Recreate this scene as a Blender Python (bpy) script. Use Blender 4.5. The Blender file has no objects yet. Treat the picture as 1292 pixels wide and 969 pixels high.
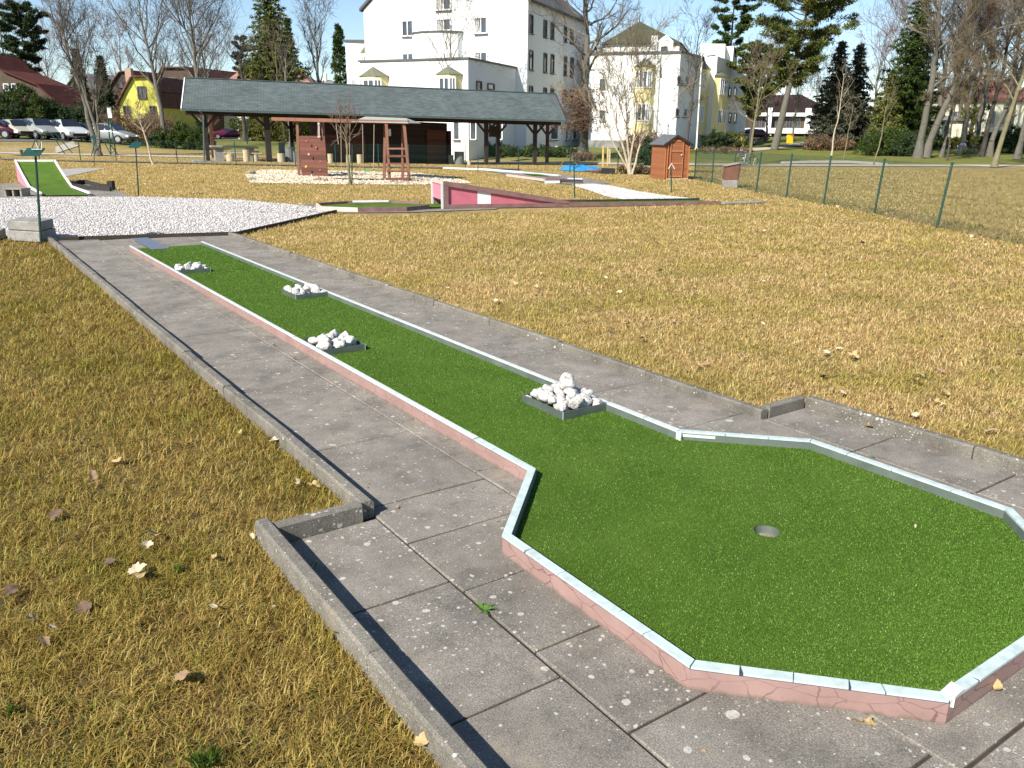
import bpy, math, random
import numpy as np
from mathutils import Vector
PI = math.pi; R = math.radians
random.seed(7); rng = np.random.default_rng(7)
scene = bpy.context.scene; col = scene.collection

# ------------------------------------------------------------------ camera
F, PITCH, ROLL, YAW = 1031.56, 0.29401, 0.01018, 0.60617
CX, CY, EYE, K = 646.0, 484.5, 1.6, 1.085
fw_h = np.array([math.sin(YAW), math.cos(YAW), 0.0]); rt_h = np.array([math.cos(YAW), -math.sin(YAW), 0.0]); up = np.array([0, 0, 1.0])
fwd = fw_h*math.cos(PITCH)-up*math.sin(PITCH); u2 = up*math.cos(PITCH)+fw_h*math.sin(PITCH)
crt = rt_h*math.cos(ROLL)+u2*math.sin(ROLL); cup = -rt_h*math.sin(ROLL)+u2*math.cos(ROLL)
O = np.array([0, 0, EYE])
cam = bpy.data.objects.new('camera', bpy.data.cameras.new('camera')); col.objects.link(cam)
cam.data.sensor_width = 36; cam.data.lens = F/1292*36; cam.data.clip_end = 3000; cam.data.clip_start = .05
from mathutils import Matrix
cam.matrix_world = Matrix(((crt[0], cup[0], -fwd[0], 0), (crt[1], cup[1], -fwd[1], 0), (crt[2], cup[2], -fwd[2], EYE), (0, 0, 0, 1)))
scene.camera = cam

def ray(px, py): return fwd+crt*((px-CX)/F)-cup*((py-CY)/F)
def P(px, py, D):                      # the point seen at (px,py) whose forward distance is D*K
    d = ray(px, py); return O+d*(D*K/np.dot(d, fw_h))
def G(px, py, z=0.0):                  # the point seen at (px,py) on a level plane at height z
    d = ray(px, py); return O+d*((z-EYE)/d[2])
def onplane(px, py, A, B):             # the point seen at (px,py) on the upright plane through A and B
    A = np.asarray(A, float); B = np.asarray(B, float)
    n = np.array([-(B-A)[1], (B-A)[0], 0]); d = ray(px, py)
    return O+d*(np.dot(A-O, n)*1.0/np.dot(d, n)) if abs(np.dot(d, n)) > 1e-9 else A

TP = [0, 262, 400, 600, 750, 900, 1000, 1292]
TT = [
 [(0, 0), (40, 0), (46, .02), (50, .25), (60, 1.12), (75, 1.25), (130, 2.2), (400, 6)],
 [(0, 0), (42, 0), (50, .15), (62, .35), (75, .9), (110, .9), (150, 1.6), (400, 5)],
 [(0, 0), (42, 0), (50, -.1), (60, .0), (70, .8), (110, .9), (150, 1.5), (400, 5)],
 [(0, 0), (40, 0), (52, -.25), (61, -.28), (66, .4), (70, .8), (150, 1.2), (400, 5)],
 [(0, 0), (40, 0), (53, -.3), (60, -.33), (64, .0), (69, .65), (150, 1.2), (400, 5)],
 [(0, 0), (40, 0), (53, -.3), (60, -.33), (66, -.05), (76, .66), (150, 2.), (400, 6)],
 [(0, 0), (40, 0), (55, -.3), (60, -.3), (75, .1), (90, .8), (100, 1.2), (120, 2.), (150, 2.8), (400, 7)],
 [(0, 0), (40, 0), (55, -.2), (63, -.15), (75, .25), (85, .6), (110, 1.0), (150, 2), (400, 7)]]
DG = np.arange(0, 401, 1.0); TAB = []
for t in TT:
    v = np.interp(DG, [a for a, b in t], [b for a, b in t])
    k = np.ones(5)/5; v2 = np.convolve(np.pad(v, 2, mode='edge'), k, 'valid'); v2[:36] = 0; TAB.append(v2)
TAB = np.array(TAB)
def terr(x, y):
    x = np.asarray(x, float); y = np.asarray(y, float)
    D = x*fw_h[0]+y*fw_h[1]; L = x*rt_h[0]+y*rt_h[1]
    u = 646+1077*L/np.maximum(D, 1); Do = np.clip(D/K, 0, 399.9)
    ui = np.interp(u, TP, np.arange(len(TP))); i = np.clip(np.floor(ui).astype(int), 0, len(TP)-2); fu = ui-i
    fu = fu*fu*(3-2*fu)
    j = np.floor(Do).astype(int); fj = Do-j
    a = TAB[i, j]*(1-fj)+TAB[i, j+1]*fj; b = TAB[i+1, j]*(1-fj)+TAB[i+1, j+1]*fj
    return a*(1-fu)+b*fu
def hit(px, py, lo=5, hi=380):
    d = ray(px, py); s = np.linspace(lo, hi, 4000); t = s*K/np.dot(d, fw_h)
    X = O[0]+d[0]*t; Y = O[1]+d[1]*t; Z = O[2]+d[2]*t; T = terr(X, Y)
    w = np.where(Z <= T)[0]; k = w[0] if len(w) else 3999
    return np.array([X[k], Y[k], T[k]])
def foot(px, D):                       # where an object at forward distance D stands
    p = P(px, 200, D); 
    for _ in range(3):
        z = float(terr(p[0], p[1])); d = None
        # follow the column: pixel row that the foot would have
        q = fw_h*D*K; l = np.dot(p, rt_h); py = CY-F*np.dot(np.array([p[0], p[1], z])-O, cup)/np.dot(np.array([p[0], p[1], z])-O, fwd); p = P(px, py, D)
    return np.array([p[0], p[1], z])
def height(px, py, D, base): return P(px, py, D)[2]-base[2]

# ------------------------------------------------------------------ materials
MATS = {}
class NT:
    def __init__(s, name):
        s.m = bpy.data.materials.new(name); s.m.use_nodes = True; s.t = s.m.node_tree; s.N = s.t.nodes; s.L = s.t.links
        s.b = s.N['Principled BSDF']; s.tc = s.N.new('ShaderNodeTexCoord')
    def n(s, ty, **kw):
        x = s.N.new(ty)
        for k, v in kw.items(): setattr(x, k, v)
        return x
    def link(s, a, b): s.L.new(a, b)
    def noise(s, scale, detail=4, rough=.6, vec=None, out='Fac'):
        x = s.n('ShaderNodeTexNoise'); x.inputs['Scale'].default_value = scale; x.inputs['Detail'].default_value = detail; x.inputs['Roughness'].default_value = rough
        s.link(vec or s.tc.outputs['Object'], x.inputs['Vector']); return x.outputs[out]
    def voro(s, scale, feature='F1', vec=None, out='Distance', rnd=1):
        x = s.n('ShaderNodeTexVoronoi', feature=feature); x.inputs['Scale'].default_value = scale; x.inputs['Randomness'].default_value = rnd
        s.link(vec or s.tc.outputs['Object'], x.inputs['Vector']); return x.outputs[out]
    def ramp(s, fac, stops, interp='LINEAR'):
        x = s.n('ShaderNodeValToRGB'); cr = x.color_ramp; cr.interpolation = interp
        while len(cr.elements) < len(stops): cr.elements.new(.5)
        for e, (p, c) in zip(cr.elements, stops):
            e.position = p; e.color = (c, c, c, 1) if isinstance(c, (int, float)) else (*c, 1)
        s.link(fac, x.inputs['Fac']); return x.outputs['Color']
    def mix(s, f, a, b, mode='MIX'):
        x = s.n('ShaderNodeMixRGB', blend_type=mode)
        for i, v in enumerate((f, a, b)):
            if isinstance(v, (int, float)): x.inputs[i].default_value = v if i == 0 else (v, v, v, 1)
            elif isinstance(v, tuple): x.inputs[i].default_value = (*v, 1)
            else: s.link(v, x.inputs[i])
        return x.outputs[0]
    def math(s, op, a, b=0.0):
        x = s.n('ShaderNodeMath', operation=op)
        for i, v in enumerate((a, b)):
            if isinstance(v, (int, float)): x.inputs[i].default_value = v
            else: s.link(v, x.inputs[i])
        return x.outputs[0]
    def bump(s, h, strength=.3, dist=.01):
        x = s.n('ShaderNodeBump'); x.inputs['Strength'].default_value = strength; x.inputs['Distance'].default_value = dist
        s.link(h, x.inputs['Height']); s.link(x.outputs[0], s.b.inputs['Normal'])
    def fin(s, colr, rough=.8, metal=0, spec=.4):
        if isinstance(colr, tuple): s.b.inputs['Base Color'].default_value = (*colr, 1)
        else: s.link(colr, s.b.inputs['Base Color'])
        s.b.inputs['Roughness'].default_value = rough; s.b.inputs['Metallic'].default_value = metal; s.b.inputs['Specular IOR Level'].default_value = spec
        MATS[s.m.name] = s.m; return s.m
def simple(name, c, v=.25, scale=3, rough=.8, metal=0, bump=0, bs=30, spec=.4, streak=None):
    """plain material with dirt and tone variation"""
    s = NT(name); a = tuple(x*(1-v) for x in c); b = tuple(min(1, x*(1+v*.7)) for x in c)
    vec = None
    if streak:
        mp = s.n('ShaderNodeMapping'); mp.inputs['Scale'].default_value = streak; s.link(s.tc.outputs['Object'], mp.inputs['Vector']); vec = mp.outputs[0]
    f = s.noise(scale, 6, .65, vec); c1 = s.ramp(f, [(.3, a), (.7, b)])
    if bump: s.bump(s.noise(bs, 4, .6, vec), bump, .02)
    return s.fin(c1, rough, metal, spec)
def island(name, stops, rough=.8, patch=None, trans=0, spec=.2):
    """one tone per leaf, blade or stone, with broad patches"""
    s = NT(name); g = s.n('ShaderNodeNewGeometry'); c1 = s.ramp(g.outputs['Random Per Island'], stops)
    if patch:
        sc, tint, amt = patch; f = s.ramp(s.noise(sc, 3), [(.42, 0.), (.62, amt)]); c1 = s.mix(f, c1, tint, 'MULTIPLY')
        if name == 'grass_blade':   # darker, more olive grass left of the paving; paler open lawn right of it
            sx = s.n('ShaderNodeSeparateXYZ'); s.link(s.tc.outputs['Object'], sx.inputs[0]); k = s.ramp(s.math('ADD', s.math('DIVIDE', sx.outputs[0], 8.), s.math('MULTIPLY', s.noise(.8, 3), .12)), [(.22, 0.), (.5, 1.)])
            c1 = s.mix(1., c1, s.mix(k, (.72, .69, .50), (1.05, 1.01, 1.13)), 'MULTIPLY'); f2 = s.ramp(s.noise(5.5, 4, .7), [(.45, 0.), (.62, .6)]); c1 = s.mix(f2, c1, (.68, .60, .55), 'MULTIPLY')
    m = s.fin(c1, rough, 0, spec)
    if trans:
        t = s.n('ShaderNodeBsdfTranslucent'); s.link(c1, t.inputs[0]); mx = s.n('ShaderNodeMixShader'); mx.inputs[0].default_value = trans
        s.link(s.b.outputs[0], mx.inputs[1]); s.link(t.outputs[0], mx.inputs[2]); s.link(mx.outputs[0], s.N['Material Output'].inputs[0])
    return m

# lawn soil: thatch colours; greener beyond the far path
def lawn_mat():
    s = NT('lawn'); o = s.tc.outputs['Object']
    c = s.ramp(s.noise(45, 6, .75), [(.25, (.20, .14, .06)), (.5, (.42, .32, .14)), (.75, (.60, .48, .25))])
    g = s.ramp(s.noise(3.0, 5, .7), [(.50, 0.), (.70, .5)]); c = s.mix(g, c, s.ramp(s.noise(60, 4), [(.3, (.05, .06, .012)), (.7, (.17, .17, .04))]))
    bare = s.ramp(s.noise(9, 5, .75), [(.50, 0.), (.62, .75)]); c = s.mix(bare, c, (.05, .037, .018)); pt = s.ramp(s.noise(.35, 4, .6), [(.35, (.78, .76, .70)), (.65, (1.1, 1.06, 1.0))]); c = s.mix(1., c, pt, 'MULTIPLY')
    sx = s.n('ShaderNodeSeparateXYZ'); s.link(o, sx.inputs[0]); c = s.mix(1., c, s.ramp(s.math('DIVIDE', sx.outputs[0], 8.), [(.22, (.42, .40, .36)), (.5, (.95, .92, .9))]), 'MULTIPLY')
    D = s.math('ADD', s.math('MULTIPLY', sx.outputs[0], fw_h[0]), s.math('MULTIPLY', sx.outputs[1], fw_h[1]))
    D = s.math('ADD', D, s.math('MULTIPLY', s.noise(.12, 3), 12.))
    gm = s.ramp(s.math('DIVIDE', D, 100.), [(.66, 0.), (.76, .8)])
    gc = s.ramp(s.noise(2.5, 6, .7), [(.3, (.05, .085, .015)), (.7, (.15, .17, .035))])
    c = s.mix(gm, c, gc); s.bump(s.noise(70, 5, .8), .9, .02); return s.fin(c, .95, 0, .1)
def paving_mat(name, base=.2, spots=1.0, tint=(1.0, .95, .88)):
    s = NT(name)
    c = s.ramp(s.noise(1.6, 6, .7), [(.3, tuple(base*.72*t for t in tint)), (.7, tuple(base*1.25*t for t in tint))])
    ag = s.ramp(s.noise(190, 3, .8), [(.36, .5), (.5, .95), (.66, 1.55)]); c = s.mix(.85, c, ag, 'MULTIPLY')
    st = s.ramp(s.noise(5, 6, .8), [(.38, .66), (.50, .95), (.66, 1.18)]); c = s.mix(.8, c, st, 'MULTIPLY')
    cr = s.ramp(s.noise(3.1, 5, .7), [(.58, 0.), (.72, .55)]); c = s.mix(cr, c, (.30*base/.2, .245*base/.2, .17*base/.2))
    if spots:
        # lichen: round pale discs of unequal size, thicker in some places
        w = s.n('ShaderNodeMixRGB', blend_type='ADD'); w.inputs[0].default_value = .022; s.link(s.tc.outputs['Object'], w.inputs[1]); s.link(s.noise(22, 3, .6, None, 'Color'), w.inputs[2])
        dens = s.ramp(s.noise(1.1, 3), [(.30, .45), (.60, 1.25)])
        tot = None
        for sc, rad in ((9.5, .19), (19, .22), (38, .25), (75, .24)):
            v = s.n('ShaderNodeTexVoronoi'); v.inputs['Scale'].default_value = sc; s.link(w.outputs[0], v.inputs['Vector'])
            sp = s.n('ShaderNodeSeparateColor'); s.link(v.outputs['Color'], sp.inputs[0])
            size = s.math('MULTIPLY', s.math('MULTIPLY', s.math('POWER', sp.outputs[0], 2.6), dens), rad*spots)
            k = s.math('LESS_THAN', v.outputs['Distance'], size); tot = k if tot is None else s.math('MAXIMUM', tot, k)
        c = s.mix(s.math('MULTIPLY', tot, .8), c, s.ramp(s.noise(60, 4), [(.3, (.36, .34, .29)), (.7, (.58, .56, .50))]))
    s.bump(s.noise(160, 4, .8), .5, .006); return s.fin(c, .92, 0, .2)
def turf_mat(name='turf'):
    s = NT(name)
    n1 = s.noise(300, 4, .9); c = s.ramp(n1, [(.36, (.036, .074, .006)), (.5, (.068, .132, .010)), (.64, (.11, .185, .025))])
    pt = s.ramp(s.noise(2.2, 4, .6), [(.35, .86), (.65, 1.12)]); c = s.mix(1., c, pt, 'MULTIPLY')
    v = s.voro(55, 'F1'); vc = s.n('ShaderNodeTexVoronoi'); vc.inputs['Scale'].default_value = 17; s.link(s.tc.outputs['Object'], vc.inputs['Vector'])
    sp = s.n('ShaderNodeSeparateColor'); s.link(vc.outputs['Color'], sp.inputs[0])
    k = s.math('LESS_THAN', vc.outputs['Distance'], s.math('MULTIPLY', s.math('POWER', sp.outputs[1], 6.), .075)); c = s.mix(s.math('MULTIPLY', k, .75), c, (.7, .7, .55)); du = s.ramp(s.noise(1.1, 5, .65), [(.48, 0.), (.72, .28)]); c = s.mix(du, c, (.13, .17, .045))
    s.bump(s.noise(420, 3, .9), .8, .008); return s.fin(c, .85, 0, .15)
def crack_mat(name, c1, c2, line, scale=7.5):
    s = NT(name)
    w = s.n('ShaderNodeMixRGB', blend_type='ADD'); w.inputs[0].default_value = .06; mp = s.n('ShaderNodeMapping'); mp.inputs['Scale'].default_value = (1, 1, 2.1); s.link(s.tc.outputs['Object'], mp.inputs[0]); s.link(mp.outputs[0], w.inputs[1]); s.link(s.noise(9, 3, .6, None, 'Color'), w.inputs[2])
    v = s.n('ShaderNodeTexVoronoi', feature='DISTANCE_TO_EDGE', distance='EUCLIDEAN') if False else s.n('ShaderNodeTexVoronoi', feature='DISTANCE_TO_EDGE')
    v.inputs['Scale'].default_value = scale; v.inputs['Randomness'].default_value = .75; s.link(w.outputs[0], v.inputs['Vector'])
    c = s.ramp(s.noise(5, 5), [(.3, c1), (.7, c2)]); k = s.ramp(v.outputs['Distance'], [(.008, 1.), (.02, 0.)])
    k2 = s.math('MULTIPLY', k, s.ramp(s.noise(6, 2), [(.35, .45), (.55, 1.)])); c = s.mix(k2, c, line)
    d = s.ramp(s.noise(30, 5, .8), [(.60, 0.), (.78, .45)]); c = s.mix(d, c, tuple(x*.45 for x in c1)); sx = s.n('ShaderNodeSeparateXYZ'); s.link(s.tc.outputs['Object'], sx.inputs[0])
    z = s.math('ADD', sx.outputs[2], s.math('MULTIPLY', s.noise(16, 5, .7), .045)); mud = s.ramp(z, [(.020, .75), (.036, 0.)]); c = s.mix(mud, c, (.12, .10, .07)); ch = s.ramp(s.noise(11, 6, .8), [(.66, 0.), (.69, .8)]); c = s.mix(ch, c, (.30, .27, .23)); return s.fin(c, .55, 0, .4)
def gravel_mat(name, c1, c2, dark, scale):
    s = NT(name); v = s.n('ShaderNodeTexVoronoi'); v.inputs['Scale'].default_value = scale; s.link(s.tc.outputs['Object'], v.inputs['Vector'])
    sp = s.n('ShaderNodeSeparateColor'); s.link(v.outputs['Color'], sp.inputs[0]); c = s.ramp(sp.outputs[0], [(.0, c1), (.5, c2), (1., tuple(x*.8 for x in c1))])
    c = s.mix(s.ramp(v.outputs['Distance'], [(.35, 0.), (.75, .75)]), c, dark); c = s.mix(1., c, s.ramp(s.noise(1.2, 4), [(.3, .88), (.7, 1.06)]), 'MULTIPLY')
    inv = s.math('SUBTRACT', 1., v.outputs['Distance']); s.bump(inv, .8, .02); return s.fin(c, .9, 0, .2)
def board_mat(name, c, pitch=.12, axis=2, v=.3, rough=.75, line=.35):
    """timber boards: tone by board, dark grooves, grain"""
    s = NT(name); sx = s.n('ShaderNodeSeparateXYZ'); s.link(s.tc.outputs['Object'], sx.inputs[0]); t = s.math('DIVIDE', sx.outputs[axis], pitch)
    fr = s.math('FRACT', t); fl = s.math('FLOOR', t); wn = s.n('ShaderNodeTexWhiteNoise', noise_dimensions='1D'); s.link(fl, wn.inputs['W'])
    cc = s.ramp(wn.outputs['Value'], [(0., tuple(x*(1-v) for x in c)), (1., tuple(x*(1+v) for x in c))])
    mp = s.n('ShaderNodeMapping'); sc = [3, 3, 3]; sc[axis] = 60; mp.inputs['Scale'].default_value = sc; s.link(s.tc.outputs['Object'], mp.inputs[0])
    cc = s.mix(.7, cc, s.ramp(s.noise(1.2, 5, .7, mp.outputs[0]), [(.3, .6), (.7, 1.25)]), 'MULTIPLY')
    g = s.ramp(fr, [(0., 1.), (.09, 0.)]); cc = s.mix(g, cc, tuple(x*line for x in c)); s.bump(s.math('SUBTRACT', 1., g), .5, .01)
    return s.fin(cc, rough, 0, .3)
def shingle_mat(name, c, w=.33, h=.16):
    s = NT(name); b = s.n('ShaderNodeTexBrick'); b.inputs['Scale'].default_value = 1; b.inputs['Brick Width'].default_value = w; b.inputs['Row Height'].default_value = h; b.inputs['Mortar Size'].default_value = .012
    b.inputs['Color1'].default_value = (*[x*.82 for x in c], 1); b.inputs['Color2'].default_value = (*[x*1.15 for x in c], 1); b.inputs['Mortar'].default_value = (*[x*.5 for x in c], 1)
    uv = s.tc.outputs['UV']; s.link(uv, b.inputs['Vector']); cc = s.mix(1., b.outputs[0], s.ramp(s.noise(.6, 6, .7), [(.3, .8), (.7, 1.15)]), 'MULTIPLY'); return s.fin(cc, .9, 0, .2)

lawn_mat()
paving_mat('slab_concrete', .215, 1., (1., .90, .77)); paving_mat('kerb_concrete', .175, 1., (1., .91, .76)); paving_mat('old_concrete', .27, .4, (1., .95, .86))
turf_mat()
crack_mat('pink_panel', (.25, .155, .135), (.32, .205, .18), (.15, .085, .085))
simple('coping_paint', (.45, .53, .51), .22, 22, .45)
simple('coping_white', (.52, .55, .53), .2, 22, .45)
simple('joint_dark', (.04, .045, .09), .2, 8, .6)
simple('steel_grey', (.16, .19, .17), .25, 7, .42, .55, .05, 60)
simple('steel_inner', (.15, .18, .155), .35, 4, .5, .35)
simple('cup_metal', (.20, .17, .155), .35, 60, .5, .3)
simple('blue_mat', (.11, .14, .185), .2, 30, .8, 0, .2, 200)
gravel_mat('white_gravel', (.38, .35, .33), (.48, .45, .43), (.26, .24, .22), 34)
gravel_mat('tan_gravel', (.42, .34, .24), (.62, .52, .38), (.12, .09, .06), 12)
island('pebble', [(0, (.36, .33, .31)), (.4, (.48, .45, .43)), (1, (.60, .57, .55))], .85)
island('tan_pebble', [(0, (.28, .22, .15)), (.5, (.52, .44, .31)), (1, (.70, .62, .48))], .85)
def rock_mat():
    s = NT('white_rock'); c = s.ramp(s.noise(2.6, 7, .8), [(.36, (.13, .11, .09)), (.43, (.36, .33, .29)), (.52, (.64, .625, .60))])  # dark noise tones paint crevice shade into the stone
    y = s.ramp(s.noise(3.2, 4, .7), [(.60, 0.), (.70, .55)]); c = s.mix(y, c, (.44, .35, .18)); k = s.ramp(s.noise(7, 5, .85), [(.63, 0.), (.68, .7)]); c = s.mix(k, c, (.08, .07, .06))
    s.bump(s.noise(5, 6, .8), .8, .012); s.fin(c, .85, 0, .25)
rock_mat()
simple('soil', (.045, .035, .024), .4, 20, .95)
simple('far_path', (.42, .37, .30), .15, 2, .9)
simple('parking', (.13, .12, .115), .25, 1.5, .9)
simple('pole_green', (.012, .05, .038), .3, 8, .45)
simple('wire_green', (.03, .10, .07), .2, 8, .5, .2)
simple('white_wire', (.75, .74, .70), .1, 8, .5)
board_mat('playset_wood', (.12, .046, .032), .16); simple('playset_beam', (.19, .085, .052), .3, 5, .7, streak=(4, 4, .6))
simple('canopy_grey', (.30, .31, .27), .15, 6, .7)
shingle_mat('pavilion_shingle', (.095, .115, .115)); simple('gutter', (.10, .135, .13), .2, 4, .4, .3)
simple('post_wood', (.024, .014, .011), .35, 6, .7, streak=(4, 4, .5)); simple('post_red', (.09, .035, .024), .3, 6, .7, streak=(4, 4, .5))
board_mat('pavilion_boards', (.026, .013, .011), .14, 2); board_mat('door_boards', (.085, .030, .020), .12, 2)
board_mat('shed_boards', (.27, .10, .042), .085, 2, .12); simple('shed_trim', (.37, .145, .058), .2, 6, .6); simple('felt_grey', (.10, .105, .115), .3, 12, .9, 0, .3, 60)
simple('stone_furniture', (.27, .25, .205), .25, 6, .9, 0, .3, 40); simple('log_cut', (.44, .365, .23), .25, 8, .8); simple('bin_grey', (.14, .145, .14), .2, 8, .8)
simple('plaster_white', (.80, .81, .79), .05, .35, .9); simple('plaster_cream', (.74, .70, .52), .1, .5, .9); simple('plaster_yellow', (.74, .64, .32), .1, .8, .9)
simple('plaster_lemon', (.66, .60, .12), .12, 1, .9); simple('plaster_pale', (.66, .66, .60), .08, .4, .9); simple('plinth', (.28, .27, .25), .2, 2, .9)
simple('frame_white', (.78, .78, .76), .06, 5, .5); simple('frame_dark', (.12, .10, .09), .2, 5, .6); simple('roof_trim', (.09, .09, .09), .2, 5, .6); simple('bay_roof', (.13, .135, .09), .2, 3, .8)
simple('glass', (.05, .06, .075), .5, 1.2, .08, 0, 0, 30, .9); simple('curtain', (.40, .40, .38), .3, 9, .8)
shingle_mat('tiles_red', (.10, .030, .024), .4, .3); shingle_mat('tiles_brown', (.16, .075, .055), .4, .3); shingle_mat('tiles_pink', (.34, .18, .15), .4, .3); shingle_mat('tiles_grey', (.20, .20, .20), .4, .3); shingle_mat('tiles_olive', (.13, .14, .085), .5, .3)
shingle_mat('tiles_dark', (.055, .032, .027), .4, .3); simple('wall_brown', (.085, .06, .045), .3, 2, .9); simple('chimney_brick', (.40, .27, .20), .2, 5, .9)
simple('bark', (.125, .116, .092), .4, 3, .95, 0, .6, 14, streak=(6, 6, 1)); simple('bark_dark', (.07, .058, .048), .35, 3, .95, 0, .5, 14, streak=(6, 6, 1)); simple('bark_olive', (.17, .15, .085), .3, 3, .95, 0, .5, 14); simple('bark_pale', (.40, .34, .25), .3, 5, .9)
simple('twig', (.105, .082, .068), .3, .8, .9); simple('twig_red', (.19, .115, .09), .3, .8, .9); simple('twig_tan', (.19, .15, .095), .3, .8, .9); simple('twig_dark', (.075, .062, .055), .3, .8, .9)
island('needle_dark', [(0, (.014, .028, .012)), (.6, (.038, .062, .022)), (1, (.08, .11, .04))], .8, (.5, (.7, .8, .9), .5), .15)
island('needle_green', [(0, (.014, .03, .006)), (.6, (.045, .075, .013)), (1, (.10, .13, .025))], .8, (.5, (.7, .8, .7), .5), .15)
island('needle_pine', [(0, (.03, .05, .014)), (.45, (.10, .12, .025)), (1, (.26, .24, .05))], .8, (.35, (.55, .7, .8), .8), .2)
island('needle_grey', [(0, (.03, .038, .026)), (.6, (.075, .08, .052)), (1, (.16, .15, .09))], .8, (.5, (.8, .8, .8), .5), .1)
island('hedge_leaf', [(0, (.015, .03, .008)), (.6, (.06, .09, .018)), (1, (.16, .18, .05))], .8, (.8, (.7, .8, .6), .6), .2)
island('hedge_olive', [(0, (.04, .05, .010)), (.6, (.13, .14, .03)), (1, (.28, .24, .06))], .8, (.8, (.7, .8, .6), .6), .2)
island('dry_foliage', [(0, (.07, .045, .025)), (.6, (.17, .115, .06)), (1, (.30, .20, .10))], .9, (.8, (.8, .8, .7), .5), .2)
island('grass_blade', [(0, (.24, .15, .05)), (.14, (.44, .29, .09)), (.40, (.68, .50, .19)), (.72, (.82, .65, .31)), (.80, (.46, .40, .10)), (.90, (.30, .31, .06)), (1, (.88, .76, .45))], .75, (.9, (.70, .78, .46), .85), .4)
island('grass_green', [(0, (.03, .07, .008)), (.6, (.09, .17, .02)), (1, (.24, .27, .06))], .7, None, .3)
island('pile_green', [(0, (.050, .100, .011)), (.5, (.092, .190, .019)), (.93, (.13, .24, .032)), (1, (.30, .40, .14))], .7, None, .25)
def leaf_mat(name, c1, c2):
    s = NT(name); c = s.ramp(s.noise(45, 4), [(.3, c1), (.7, c2)]); s.bump(s.noise(90, 3), .4, .004); return s.fin(c, .8, 0, .2)
leaf_mat('leaf_brown', (.20, .12, .065), (.36, .25, .15)); leaf_mat('leaf_tan', (.34, .23, .10), (.50, .37, .19)); leaf_mat('leaf_pale', (.42, .34, .21), (.58, .50, .35)); leaf_mat('leaf_dark', (.10, .065, .045), (.18, .12, .085))
simple('lane_pink_shaded', (.44, .12, .16), .15, 4, .6); simple('lane_pink_light', (.62, .20, .27), .12, 3, .6); simple('lane_brown', (.19, .105, .10), .3, 5, .7); simple('lane_salmon', (.60, .42, .36), .15, 5, .6); simple('lane_white', (.66, .64, .64), .12, 6, .6); simple('beam_black', (.03, .026, .024), .3, 8, .8)
simple('tarp_blue', (.03, .22, .50), .35, 6, .4, 0, .4, 9); simple('plastic_black', (.012, .012, .013), .3, 8, .5); simple('stake_wood', (.52, .36, .14), .25, 6, .7)
simple('cabinet_brown', (.15, .068, .045), .25, 7, .6); simple('tyre', (.012, .012, .012), .2, 8, .8); simple('rim_alloy', (.45, .45, .46), .15, 8, .35, .7); simple('car_glass', (.018, .022, .028), .3, 2, .05, 0, 0, 30, .9)
simple('lamp_glass', (.75, .72, .65), .1, 8, .2); simple('tail_red', (.45, .02, .03), .1, 8, .25)
def paint(name, c): return simple(name, c, .06, 2, .28, .25, 0, 30, .6)
paint('paint_beige', (.50, .46, .36)); paint('paint_silver', (.30, .31, .30)); paint('paint_white', (.60, .61, .62)); paint('paint_slate', (.12, .15, .15)); paint('paint_navy', (.035, .045, .07)); paint('paint_maroon', (.07, .01, .018)); paint('paint_plum', (.12, .014, .045)); paint('paint_grey', (.25, .27, .25)); paint('teal_paint', (.014, .07, .062))
simple('skin', (.50, .30, .21), .08, 10, .6); simple('cloth_white', (.75, .74, .74), .1, 8, .9); simple('cloth_jeans', (.40, .45, .55), .15, 8, .9); simple('cloth_navy', (.03, .035, .06), .2, 8, .9); simple('hair_dark', (.03, .02, .015), .2, 30, .7); simple('cloth_mauve', (.22, .17, .22), .2, 8, .9); simple('shoe', (.5, .5, .5), .2, 8, .8)
simple('hold_red', (.34, .09, .07), .1, 8, .6); simple('hold_grey', (.42, .38, .36), .1, 8, .6); simple('hold_yellow', (.75, .5, .05), .1, 8, .6); simple('swing_green', (.03, .28, .17), .1, 8, .5); simple('rope', (.35, .30, .22), .2, 8, .9)
simple('sign_yellow', (.85, .42, .01), .08, 8, .5); simple('barrier_white', (.75, .72, .66), .1, 3, .7); simple('bush_green', (.03, .05, .01), .3, 3, .9); simple('weed', (.08, .17, .02), .35, 30, .7); simple('weed_red', (.20, .04, .02), .35, 30, .7)

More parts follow.
